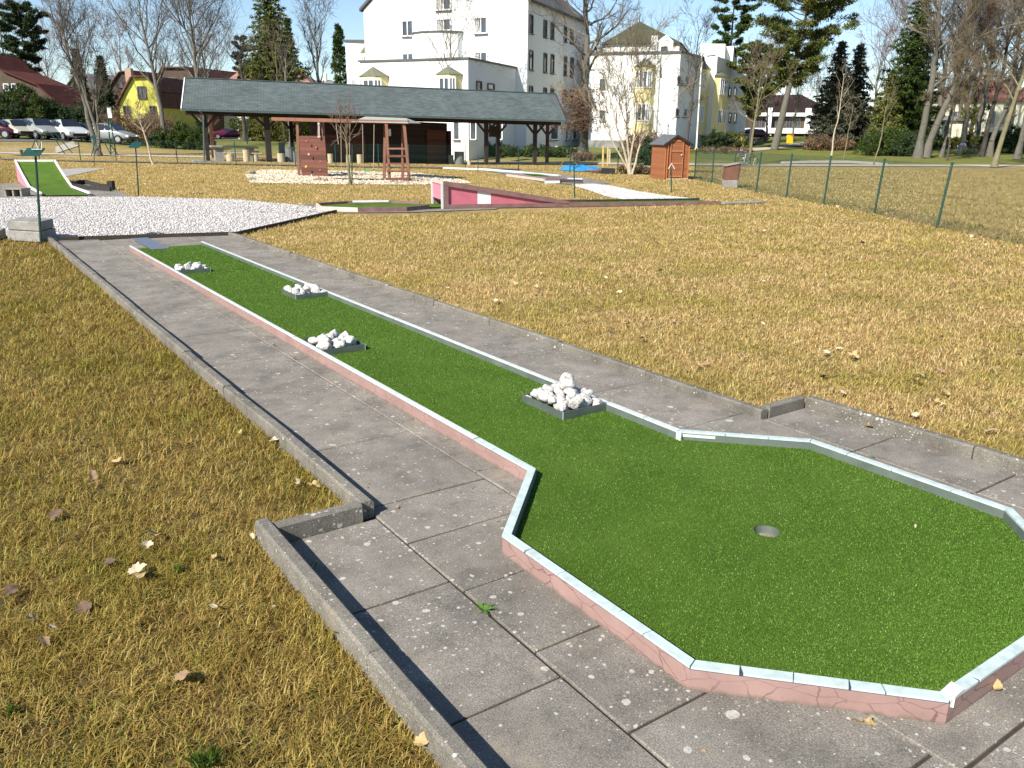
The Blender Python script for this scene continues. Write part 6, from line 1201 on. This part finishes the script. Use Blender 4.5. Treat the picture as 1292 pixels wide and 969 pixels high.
def bare_tree(label, px, D, top, spread, seed, base_py=None, lean=0, start=.22, n1=15, r0=None, bark='bark', twig='twig', angle=(28, 60), density=1.0, group=None, trunks=None, upb=.5, name='bare_tree', drop=0, tw=1.0, D_top=None, levels=4):
    g = np.random.default_rng(seed); b = foot(px, D) if base_py is None else hit(px, base_py); D = np.dot(b, fw_h)/K; H = zt(px, top, D)-b[2]; S = spread*D*K/F*.957/2
    r0 = r0 or H*.018; t = thing(name, label, 'tree', b, 0, group); SG = {0: [], 1: [], 2: []}
    lx = rt_h*(lean*D*K/F*.957)
    stems = trunks or [(0, lean, 1.0, r0)]
    tw_r = .0065*tw*max(1, D/60)
    def addb(lv, pts, rs):
        for i in range(len(pts)-1): SG[lv].append((pts[i], pts[i+1], max(rs[i], tw_r), max(rs[i+1], tw_r*.8)))
    for (ox, ln, hs, rr) in stems:
        sc_ = D*K/F*.957; p0 = rt_h*ox*sc_; tipv = p0+rt_h*ln*sc_+up*H*hs; ns = 12; pts = []; rs = []; wv = g.normal(0, .012*H, (ns+1, 3)); wv[:, 2] = 0; wv[0] = 0; wv = np.cumsum(wv, 0)*.5
        for i in range(ns+1):
            s = i/ns; pts.append(p0+(tipv-p0)*s*(1)+wv[i]+rt_h*(0)); rs.append(rr*(1-s)**.8+.012+(rr*.55*max(0, 1-s*14)))
        addb(0, pts, rs)
        for k in range(int(n1*hs)):
            s = start+(1-start)*((k+g.random())/(n1*hs))**.9*.97; i = min(int(s*ns), ns-1); f = s*ns-i; p = pts[i]+(pts[i+1]-pts[i])*f; r_ = (rs[i]+(rs[i+1]-rs[i])*f)
            az_ = k*2.4+g.uniform(-.5, .5); an = R(g.uniform(*angle)); d = np.array([math.cos(az_)*math.sin(an), math.sin(az_)*math.sin(an), math.cos(an)]); prof = (math.sin(PI*min(1, (1-s)*1.25+.12)))**.7
            L = S/math.sin(max(an, .5))*prof*g.uniform(.75, 1.12)*1.0+.15*S; P1, r1 = branch(g, p, d, L, min(r_*.55, r0*.38), 7, upb, .15); addb(1, P1, r1)
            n2 = int(9*density)+1
            for q in range(n2):
                s2 = g.uniform(.22, .98); i2 = min(int(s2*7), 6); p2 = P1[i2]+(P1[i2+1]-P1[i2])*(s2*7-i2); dd = P1[i2+1]-P1[i2]; dd /= np.linalg.norm(dd); d2 = dd+g.normal(0, .55, 3); L2 = L*g.uniform(.28, .55)*(1.15-s2*.5)
                P2, r2 = branch(g, p2, d2, L2, max(r1[i2]*.55, .012), 5, upb*.8-drop*.6, .13); addb(2, P2, r2)
                for w in range(int(7*density)):
                    s3 = g.uniform(.2, 1.); i3 = min(int(s3*5), 4); p3 = P2[i3]+(P2[i3+1]-P2[i3])*(s3*5-i3); dd = P2[i3+1]-P2[i3]; dd /= np.linalg.norm(dd)+1e-9; d3 = dd+g.normal(0, .6, 3); L3 = L2*g.uniform(.35, .7)
                    P3, r3 = branch(g, p3, d3, L3, max(r2[i3]*.5, .009), 3, .45-drop, .16); addb(2, P3, r3)
                    if levels > 3:
                        for v in range(int(5*density)):
                            s4 = g.uniform(.2, 1.); i4 = min(int(s4*3), 2); p4 = P3[i4]+(P3[i4+1]-P3[i4])*(s4*3-i4); dd = P3[i4+1]-P3[i4]; dd /= np.linalg.norm(dd)+1e-9
                            P4, r4 = branch(g, p4, dd+g.normal(0, .6, 3), L3*g.uniform(.35, .8), .006, 2, .3-drop, .15); addb(2, P4, r4)
    def mk(nm, sg, n, mat):
        if not sg: return
        a = np.array([s[0] for s in sg]); c = np.array([s[1] for s in sg]); V, Q = tubes_np(a, c, np.array([s[2] for s in sg]), np.array([s[3] for s in sg]), n); npmesh(nm, V, Q, None, [mat], t, smooth=n > 4)
    mk('trunk', SG[0], 9, bark); mk('limbs', SG[1], 5, bark); mk('crown', SG[2], 3, twig); return t
def tuftcloud(C, rad, n, size, g, flat=1.0, droop=0):
    """n small two-sided needle or leaf faces round every centre"""
    C = np.repeat(np.asarray(C), n, 0); rr = np.repeat(np.asarray(rad), n) if np.ndim(rad) else np.full(len(C), rad); N = len(C)
    v = g.normal(size=(N, 3)); v /= np.linalg.norm(v, axis=1, keepdims=True); q = g.random(N)**.5; c = C+v*(q*rr)[:, None]*np.array([1, 1, flat])
    u = v+g.normal(0, .6, (N, 3)); u[:, 2] -= droop; u /= np.linalg.norm(u, axis=1, keepdims=True); w = np.cross(u, g.normal(size=(N, 3))); w /= np.linalg.norm(w, axis=1, keepdims=True)+1e-9
    s = size*g.uniform(.6, 1.4, N)[:, None]; V = np.stack([c-u*s*.6-w*s*.22, c-u*s*.6+w*s*.22, c+u*s*.9+w*s*.10, c+u*s*.9-w*s*.10], 1).reshape(-1, 3); i = np.arange(N)*4; return V, np.stack([i, i+1, i+2, i+3], 1)
def conifer(label, px, D, top, width, seed, mat='needle_dark', kind='spruce', base_py=None, bark='bark_dark', bare=.1, lean=0, dens=1.0, group=None, r0=None, name='conifer_tree', hbase=None):
    g = np.random.default_rng(seed); b = foot(px, D) if base_py is None else hit(px, base_py); D = np.dot(b, fw_h)/K; H = zt(px, top, D)-b[2]; S = width*D*K/F*.957/2; t = thing(name, label, 'tree', b, 0, group); r0 = r0 or H*.016
    sc_ = D*K/F*.957; ax = up*H+rt_h*lean*sc_; sg = [(ax*i/10, ax*(i+1)/10, r0*(1-i/10.5)+.02, r0*(1-(i+1)/10.5)+.02) for i in range(10)]; Cs = []; Rs = []
    if kind == 'spruce':
        nl = int(26*dens)
        for k in range(nl):
            s = bare+(1-bare)*(k/nl); R_ = S*(1-(k/nl))**.72*g.uniform(.8, 1.1)+.12; nb = max(4, int(9*(1-k/nl)*dens)+3)
            for q in range(nb):
                a = 2*PI*q/nb+k*1.3+g.uniform(-.3, .3); Rb = R_*g.uniform(.72, 1.12); d = np.array([math.cos(a), math.sin(a), 0]); p0 = ax*s; m_ = max(2, int(Rb/.42))
                p1 = p0+d*Rb+up*(-.22*Rb+.08*Rb); sg.append((p0, p1, .03+.008*Rb, .012))
                for w in range(m_): f = (w+.6)/m_; Cs.append(p0+d*Rb*f+up*(-.30*Rb*f*(1-.45*f))+g.normal(0, .07, 3)); Rs.append(.17+.17*(1-f)+.035*Rb)
        V, Q = tuftcloud(Cs, Rs, 20, .20*max(1, D/80), g, .55, .25)
    elif kind == 'pine':
        nb = int(34*dens)
        for k in range(nb):
            s = bare+(1-bare)*(k+g.random())/nb; a = k*2.4+g.uniform(-.5, .5); pr = math.sin(PI*min(1, .18+.80*(1-(s-bare)/(1-bare))**.8))**.6; L = S*pr*g.uniform(.55, 1.18); p0 = ax*min(s, .97); d = np.array([math.cos(a), math.sin(a), g.uniform(-.05, .42)]); pts, rs = branch(g, p0, d, L, r0*.30*(1.15-s), 6, .35, .10)
            for i in range(6): sg.append((pts[i], pts[i+1], rs[i], rs[i+1]))
            for w in range(int(5+4*dens)):
                f = g.uniform(.35, 1.0); i = min(int(f*6), 5); c = pts[i]+(pts[i+1]-pts[i])*(f*6-i)+g.normal(0, .16*L/3, 3)*np.array([1, 1, .5])+up*.15; Cs.append(c); Rs.append(g.uniform(.30, .62)*S/4.5)
                if f < .85: sg.append((pts[i], c, .03, .015))
        V, Q = tuftcloud(Cs, Rs, 75, .17*max(1, D/80), g, .5, -.1)
    else:  # column or broad evergreen crown
        n_ = int(230*dens)
        for k in range(n_):
            s = bare+(1-bare)*g.random()**.9; pr = math.sqrt(max(.02, 1-abs((s-bare)/(1-bare)*1.0-.30)**1.5/.60)) if kind == 'column' else math.sqrt(max(.02, 1-((s-.45)/.58)**2)); a = g.uniform(0, 2*PI); q = g.random()**.4; Cs.append(ax*s+np.array([math.cos(a), math.sin(a), 0])*S*pr*q*g.uniform(.75, 1.05)); Rs.append(S*.22*g.uniform(.6, 1.3))
        V, Q = tuftcloud(Cs, Rs, 42, .16*max(1, D/80), g, 1.0, 0)
    a = np.array([s[0] for s in sg]); c = np.array([s[1] for s in sg]); V2, Q2 = tubes_np(a, c, np.array([s[2] for s in sg]), np.array([s[3] for s in sg]), 6); npmesh('trunk', V2, Q2, None, [bark], t, smooth=True); npmesh('crown', V, Q, None, [mat], t); return t
def bush(label, px, D, w, h, seed, mat='hedge_leaf', twigs=False, name='bush', depth=None, base_py=None, cat='bush', dens=1.0, group=None):
    """w, h in metres"""
    g = np.random.default_rng(seed); b = foot(px, D) if base_py is None else hit(px, base_py); t = thing(name, label, cat, b, 0, group); dp = depth or w*.7; n = int((40+w*h*22)*dens); Cs = []; Rs = []
    bumps = g.uniform(.65, 1.1, 12)
    for k in range(n):
        u = g.uniform(-1, 1); v = g.uniform(-1, 1); top_ = h*bumps[int((u+1)*5.99)]*(1-.35*abs(u)**3)*(1-.3*v*v); z = g.random()**.6*top_; Cs.append(rt_h*u*w/2*.95+fw_h*v*dp/2+up*z); Rs.append(g.uniform(.13, .30)*min(1.6, max(.6, h/1.8)))
    sg = []
    for k in range(int(6+w*3)):
        x = g.uniform(-.4, .4); y = g.uniform(-.3, .3); p0 = rt_h*x*w+fw_h*y*dp; p1 = rt_h*x*w*1.25+fw_h*y*dp*1.2+up*h*.85; sg.append((p0, p1, .03, .012))
    if twigs:
        for k in range(int(260*dens)):
            x = g.uniform(-.35, .35); p0 = rt_h*x*w+fw_h*g.uniform(-.3, .3)*dp+up*h*g.uniform(0, .4); d = g.normal(0, .45, 3); d[2] = abs(d[2])+.8; P1, r1 = branch(g, p0, d, h*g.uniform(.35, .8), .012, 3, .2, .2)
            for i in range(3): sg.append((P1[i], P1[i+1], .012, .008))
    a = np.array([s[0] for s in sg]); c = np.array([s[1] for s in sg]); V2, Q2 = tubes_np(a, c, np.array([s[2] for s in sg]), np.array([s[3] for s in sg]), 4); npmesh('stems', V2, Q2, None, ['twig_red' if twigs else 'bark_dark'], t)
    V, Q = tuftcloud(Cs, Rs, 14 if twigs else 46, .12*max(1, D/70), g); npmesh('foliage', V, Q, None, [mat], t); return t

# left background
bare_tree('large bare tree leaning in from the left picture edge above the red roof', -45, 72, -70, 150, 21, n1=20, twig='twig_dark', bark='bark_dark', lean=20)
conifer('dark pine with layered clumps above the red roofed house', 46, 88, 10, 66, 31, 'needle_dark', 'pine', bare=.38, dens=1.6)
conifer('small dark conifer just left of the twin conifers at the left', 109, 112, 60, 28, 32, 'needle_dark', 'spruce', bare=.2)
conifer('small dark conifer beside the chimney, right one of the pair', 138, 112, 69, 30, 33, 'needle_dark', 'spruce', bare=.25)
bare_tree('bare leaning tree with several upright stems beside the teal mast', 125, 0, 6, 76, 22, base_py=196.5, lean=-28, start=.28, n1=14, r0=.17, angle=(14, 42), trunks=[(0, -28, 1.0, .16), (0, -6, .82, .11), (1, 14, .66, .07)], twig='twig', bark='bark', upb=.9, density=.72, tw=.9)
bare_tree('tall bare tree in front of the yellow house with broad fan of branches', 213, 0, -14, 118, 23, base_py=186.5, lean=-14, start=.30, n1=19, r0=.19, angle=(22, 52), twig='twig', upb=.9, density=.85, tw=.9)
bare_tree('big bare tree behind the left end of the pavilion roof', 256, 74, -30, 120, 24, lean=-2, start=.30, n1=20, r0=.26, angle=(20, 50), twig='twig', upb=1.0, density=.9, tw=.9)
bare_tree('thin pale sapling with bent trunk on the left lawn', 193.5, 0, 140, 44, 25, base_py=207.5, lean=-14, start=.55, n1=9, r0=.045, angle=(35, 65), bark='bark_pale', twig='twig_tan', density=.6, tw=.7, levels=3)
conifer('small round headed pine left of the big mixed conifer', 313, 96, 47, 26, 34, 'needle_grey', 'pine', bare=.5, dens=.8)
conifer('big dense green conifer above the pavilion roof', 350, 90, -44, 112, 35, 'needle_pine', 'spruce', bare=.12, dens=1.35)
conifer('second tree of the big conifer, darker, behind its right side', 372, 97, 20, 48, 36, 'needle_green', 'spruce', bare=.12)
bare_tree('bare tree between the big conifer and the narrow thuja', 404, 92, 6, 60, 26, start=.3, n1=15, angle=(15, 42), upb=.8, density=.8)
bare_tree('small bare multi stemmed tree behind the pavilion ridge', 360, 72, 52, 46, 27, start=.25, n1=10, angle=(12, 35), r0=.08, twig='twig_tan', bark='bark_olive', upb=.8, density=.7, levels=3)
conifer('narrow dark thuja left of the white apartment house', 433, 92, 32, 24, 37, 'needle_green', 'column', bare=.02, dens=1.1)
for i, (px, D, w, h, mt, lb) in enumerate([(8, 73, 5, 3.4, 'needle_dark', 'dark evergreen hedge behind the cars at the left edge'), (34, 74, 5, 4.2, 'hedge_leaf', 'mottled green bush behind the beige car'), (62, 75, 5, 3.2, 'needle_dark', 'dark evergreen hedge behind the silver people carrier'), (90, 76, 5, 3.2, 'needle_dark', 'dark evergreen hedge behind the white car'), (118, 78, 4.5, 3.0, 'dry_foliage', 'brown hedge behind the right end of the car row')]): bush(lb, px, D, w, h, 60+i, mt)
bush('brown bare twiggy hedge in front of the yellow house', 168, 66, 5.2, 2.6, 70, 'dry_foliage', True); bush('brown twiggy shrub right of the yellow house', 200, 68, 3.6, 2.7, 71, 'dry_foliage', True); bush('dark green rhododendron bush left of the pavilion', 236, 62, 3.8, 2.1, 72, 'needle_green'); bush('low dark shrub below the tall bare tree on the left', 206, 62, 2.2, 1.3, 73, 'needle_dark')
for i, (px, D, w, h, mt, lb) in enumerate([(330, 84, 4, 2.2, 'hedge_olive', 'yellow green hedge seen through the pavilion, left piece'), (352, 84, 4, 2.7, 'hedge_olive', 'yellow green hedge seen through the pavilion, middle piece'), (378, 84, 4.2, 3.0, 'hedge_olive', 'yellow green hedge seen through the pavilion, behind the climbing frame'), (402, 86, 4.2, 2.8, 'hedge_leaf', 'green hedge behind the pavilion room')]): bush(lb, px, D, w, h, 76+i, mt)
bare_tree('thick grey trunk seen through the pavilion beside the stone table', 309, 80, 60, 60, 41, start=.5, n1=10, density=.6, r0=.22, bark='bark_dark', levels=3); bare_tree('grey tree seen between pavilion post and climbing wall', 367, 66, 62, 50, 42, start=.55, n1=9, density=.6, r0=.17, levels=3)
# middle
bare_tree('slender bare birch like tree before the white apartment house', 577, 62, 14, 112, 43, lean=-8, start=.26, n1=20, r0=.12, angle=(24, 62), twig='twig_tan', bark='bark_olive', upb=.8, density=.75, tw=.8)
bare_tree('huge old bare tree with thick dark trunk in front of the grey facade', 735, 63, -70, 120, 44, lean=4, start=.16, n1=24, r0=.36, angle=(38, 78), twig='twig_dark', bark='bark', upb=.5, density=.85, tw=1.0)
bush('pinkish brown cloud of dead vine twigs around the old tree trunk', 727, 61.2, 3.4, 1, 90, 'dry_foliage', True) if False else None
def vine(label, px, D, y0, y1, w, seed):
    g = np.random.default_rng(seed); b = foot(px, D); z0, z1 = zt(px, y1, D), zt(px, y0, D); t = thing('dry_vine', label, 'vine', (b[0], b[1], z0)); sg = []; h = z1-z0
    for k in range(900):
        c = np.array([0, 0, h*g.random()])+rt_h*g.normal(0, w*.26)+fw_h*g.normal(0, w*.2); d = g.normal(0, 1, 3); d[2] += .3; P1, r1 = branch(g, c, d, g.uniform(.3, .9), .012, 3, .2, .3)
        for i in range(3): sg.append((P1[i], P1[i+1], .013, .009))
    a = np.array([s[0] for s in sg]); c = np.array([s[1] for s in sg]); V2, Q2 = tubes_np(a, c, np.array([s[2] for s in sg]), np.array([s[3] for s in sg]), 3); npmesh('twigs', V2, Q2, None, ['twig_red'], t)
    V, Q = tuftcloud([c for s in sg[::5] for c in (s[0],)], .18, 5, .12, g); npmesh('dry_leaves', V, Q, None, ['dry_foliage'], t)
vine('reddish brown tangle of vine twigs hanging round the old tree trunk', 730, 61.5, 112, 165, 3.6, 91)
bush('reddish low hedge at the foot of the old tree', 736, 62, 2.0, .7, 92, 'dry_foliage', True)
bare_tree('multi stemmed pale shrub tree in front of the cream apartment house', 795, 0, 92, 100, 45, base_py=220.5, start=.12, n1=10, r0=.05, angle=(18, 50), bark='bark_pale', twig='twig_tan', trunks=[(0, -38, .95, .05), (0, -14, 1., .05), (1, 8, .9, .045), (2, 28, .8, .04), (-1, -56, .7, .04)], density=.62, upb=.7, tw=.62, name='shrub_tree')
bare_tree('small bare tree behind the orange shed', 861, 52, 34, 62, 46, lean=8, start=.28, n1=16, r0=.10, angle=(28, 62), twig='twig_dark', bark='bark_dark', upb=.7, density=.7, tw=.8)
bare_tree('young pruned tree with brush shaped crown beside the climbing wall', 442, 0, 154, 38, 47, base_py=233.5, start=.50, n1=15, r0=.035, angle=(16, 40), twig='twig_red', bark='bark_olive', density=.42, upb=.6, tw=.7, name='young_tree', levels=3)
b = hit(444, 232.5); tag(MB().tube([b, P(444.5, 183, np.dot(b, fw_h)/K)], .02, 6).build('tree_stake', 'pole_green', None), 'green stake tied beside the young pruned tree', 'stake')
bush('green clipped hedge against the apartment house seen between pavilion posts, left', 612, 63.5, 5.5, 1.0, 93, 'hedge_leaf', depth=1.2); bush('green clipped hedge against the apartment house seen between pavilion posts, right', 660, 63.8, 5.8, .9, 94, 'hedge_leaf', depth=1.2); bush('green hedge piece right of the pavilion', 708, 64, 3.2, .9, 95, 'hedge_leaf', depth=1.2)
bush('reddish brown leafless bush left of the orange shed', 812, 60, 3.4, 2.6, 96, 'dry_foliage', True); bush('dark purple bush between the leafless bush and the orange shed', 822, 57, 2.2, 1.8, 97, 'needle_dark'); bush('low dry plants at the foot of the orange shed', 806, 36, 2.0, .35, 98, 'dry_foliage', True)
bush('dark evergreen shrub right of the cream apartment house', 905, 74, 3.0, 1.7, 99, 'needle_dark'); bush('olive round shrub beside the stone gate post', 922, 76, 3.0, 1.6, 100, 'hedge_olive'); bush('red brown low hedge before the gate post', 912, 72, 5, .5, 101, 'dry_foliage', True)
bare_tree('thin olive barked tree on the park path edge, forked low', 943.5, 0, 98, 72, 48, base_py=207.5, lean=5, start=.42, n1=11, r0=.11, angle=(25, 60), bark='bark_olive', twig='twig_tan', density=.7, upb=.7, tw=.8)
# pines and spruces
conifer('big pine with thick leaning trunk and golden green clumps', 977, 0, -42, 150, 51, 'needle_pine', 'pine', base_py=189, bark='bark', bare=.36, lean=30, dens=1.9, r0=.42)
conifer('dark pine behind the left side of the big pine', 912, 92, -22, 66, 52, 'needle_green', 'pine', bare=.42, dens=1.2)
conifer('pine with yellowish clumps low between the houses and the big pine', 946, 84, 62, 66, 53, 'needle_pine', 'pine', bare=.30, dens=1.5)
conifer('grey green spruce, left one of the pair right of the big pine', 1047, 86, 50, 66, 54, 'needle_grey', 'spruce', bare=.14, dens=1.15); conifer('dark spruce, right one of the pair right of the big pine', 1070, 90, 53, 62, 55, 'needle_grey', 'spruce', bare=.14, dens=1.05)
bare_tree('pale thin sapling in front of the spruce pair', 1049, 0, 92, 34, 56, base_py=197, lean=3, start=.4, n1=10, r0=.07, bark='bark_pale', twig='twig_tan', density=.5, tw=.7, levels=3); bare_tree('thin sapling right of the pale one, before the spruces', 1064, 0, 130, 22, 57, base_py=201.5, lean=4, start=.45, n1=8, r0=.04, bark='bark_olive', twig='twig_tan', density=.45, tw=.6, levels=3)
conifer('tall dark green conifer behind the double trunk tree', 1138, 86, -45, 98, 58, 'needle_green', 'spruce', bare=.08, dens=1.35)
conifer('yellow green broad conifer at the left foot of the tall dark one', 1112, 84, 92, 56, 59, 'needle_pine', 'spruce', bare=.05, dens=1.0)
bush('dark green yew spreading under the tall conifer', 1116, 76, 4.8, 2.5, 102, 'needle_green'); bush('dark green yew just left of the double trunk', 1143, 75, 3.6, 2.3, 103, 'needle_dark')
bare_tree('thin sapling on the path edge before the dark yew', 1102, 0, 118, 40, 61, base_py=208.5, lean=6, start=.4, n1=10, r0=.045, bark='bark_olive', twig='twig_tan', density=.5, tw=.6, levels=3)
bare_tree('massive old bare tree with two grey trunks right of the dark conifer', 1163, 0, -80, 210, 62, base_py=199.5, start=.20, n1=17, r0=.42, angle=(34, 76), bark='bark', twig='twig_tan', trunks=[(-5, -12, 1.0, .32), (4, 52, .95, .32)], upb=.7, density=1.1, tw=1.0)
for i, (px, by, top, sp, ln, r_, bk_, tw_, lb) in enumerate([(1187, 198.5, 20, 70, 10, .16, 'bark', 'twig', 'grey bare tree immediately right of the double trunk'), (1195, 202.5, 60, 40, 2, .07, 'bark_dark', 'twig_tan', 'thin dark leaning tree before the cream garage'), (1237, 197, -60, 110, 14, .22, 'bark_dark', 'twig_tan', 'tall dark trunked tree left of the two leaning trunks'), (1248, 197, -40, 100, 34, .24, 'bark', 'twig_tan', 'grey leaning tree behind the park path far right'), (1254, 211.5, -30, 120, 34, .17, 'bark_olive', 'twig_tan', 'olive trunked tree standing on the park path edge far right'), (1283, 201, -70, 120, 6, .24, 'bark', 'twig', 'grey straight tree at the right picture edge'), (1312, 203, -60, 120, -6, .24, 'bark', 'twig', 'bare tree just beyond the right picture edge')]):
    bare_tree(lb, px, 0, top, sp, 110+i, base_py=by, lean=ln, start=.28, n1=17, r0=r_, bark=bk_, twig=tw_, angle=(22, 62), density=1.1, upb=.6, tw=.95, drop=.15)
conifer('tall olive columnar tree behind the right hand bare trees', 1222, 100, 0, 36, 120, 'hedge_olive', 'column', bare=.05, dens=.8); bush('dark evergreen hedge under the right hand trees', 1278, 82, 6, 2.6, 104, 'needle_dark'); bush('olive hedge behind the person in white', 1215, 92, 9, 1.5, 105, 'hedge_olive', depth=1.5); bush('olive hedge left of the double trunk tree, behind the yew', 1085, 96, 5, 1.4, 106, 'hedge_olive', depth=1.5); bush('reddish bush beneath the spruce pair', 1032, 84, 3.0, 1.6, 107, 'dry_foliage', True); bush('brown bush under the spruce pair, right', 1058, 84, 3.0, 1.5, 108, 'dry_foliage', True)
for i, (px, D, top, sp, lb) in enumerate([(965, 104, 96, 60, 'bare tree behind the big pine trunk'), (1000, 108, 100, 60, 'bare tree between big pine and spruces'), (1098, 108, 60, 66, 'distant bare tree between the spruce pair and the dark conifer'), (1150, 112, 20, 90, 'distant bare tree behind the double trunk'), (1205, 108, 10, 90, 'distant bare tree behind the olive column'), (1265, 104, 0, 100, 'distant bare tree at the far right'), (285, 128, 70, 60, 'distant bare tree left of the pink roofed house'), (225, 118, 60, 60, 'distant bare tree behind the pavilion end'), (70, 118, 60, 60, 'distant bare tree behind the red roofed house'), (1178, 100, -20, 90, 'distant bare tree behind the cream garage'), (1228, 96, -40, 110, 'distant bare tree left of the cream house chimney'), (1290, 92, -30, 120, 'distant bare tree behind the straight tree at the right edge'), (1120, 120, 30, 80, 'distant bare tree right behind the dark conifer top'), (1030, 118, 100, 60, 'distant bare tree behind the left spruce'), (1215, 90, 20, 80, 'slim bare tree just behind the person in white'), (1272, 88, 0, 90, 'bare tree between the leaning trunks and the straight trunk'), (20, 100, 20, 90, 'distant bare tree behind the red roof at the far left'), (265, 100, 30, 80, 'bare tree behind the pavilion roof end, smaller one'), (165, 130, 60, 60, 'distant bare tree behind the yellow house')]):
    bare_tree(lb, px, D, top, sp, 140+i, start=.2, n1=14, twig='twig' if i % 2 else 'twig_red', angle=(18, 50), density=.75, group=None, levels=4)
# far wood that closes the horizon
g = np.random.default_rng(77); Cs = []; Rs = []
for k in range(5200):
    px = g.uniform(-500, 1800); D = g.uniform(170, 260); p = lat(px, D); z = float(terr(p[0], p[1])); Hh = 6+3*math.sin(px*.021)+2*math.sin(px*.053+1); Cs.append(p+up*(z+g.random()*Hh)); Rs.append(g.uniform(.8, 2.0))
V, Q = tuftcloud(Cs, Rs, 14, .75, g); tag(npmesh('distant_wood', V, Q, None, ['dry_foliage']), 'distant brown winter wood closing the horizon', 'wood', kind='stuff')

# ------------------------------------------------------------------ light and sky
SUN = np.array([-.955, -.295, 0.]); SUN /= np.linalg.norm(SUN); EL_ = R(38); sd = SUN*math.cos(EL_)+up*math.sin(EL_)
L = bpy.data.objects.new('sun', bpy.data.lights.new('sun', 'SUN')); col.objects.link(L); L.data.energy = 5.0; L.data.angle = R(.53); L.data.color = (1, .955, .87); L.rotation_euler = Vector(sd).to_track_quat('Z', 'Y').to_euler(); L.location = (0, 0, 60)
w = bpy.data.worlds.new('World'); scene.world = w; w.use_nodes = True; nt = w.node_tree; sky = nt.nodes.new('ShaderNodeTexSky'); sky.sky_type = 'NISHITA'; sky.sun_disc = False; sky.sun_elevation = EL_; sky.sun_rotation = math.atan2(SUN[0], SUN[1]) % (2*PI); sky.air_density = 1.0; sky.dust_density = .12; sky.ozone_density = 2.6; sky.altitude = 450
nt.links.new(sky.outputs[0], nt.nodes['Background'].inputs[0]); nt.nodes['Background'].inputs[1].default_value = .085
scene.view_settings.view_transform = 'Standard'; scene.view_settings.look = 'None'; scene.view_settings.exposure = 0.85; scene.view_settings.gamma = 1; scene.view_settings.use_curve_mapping = False
scene.render.engine = 'CYCLES'
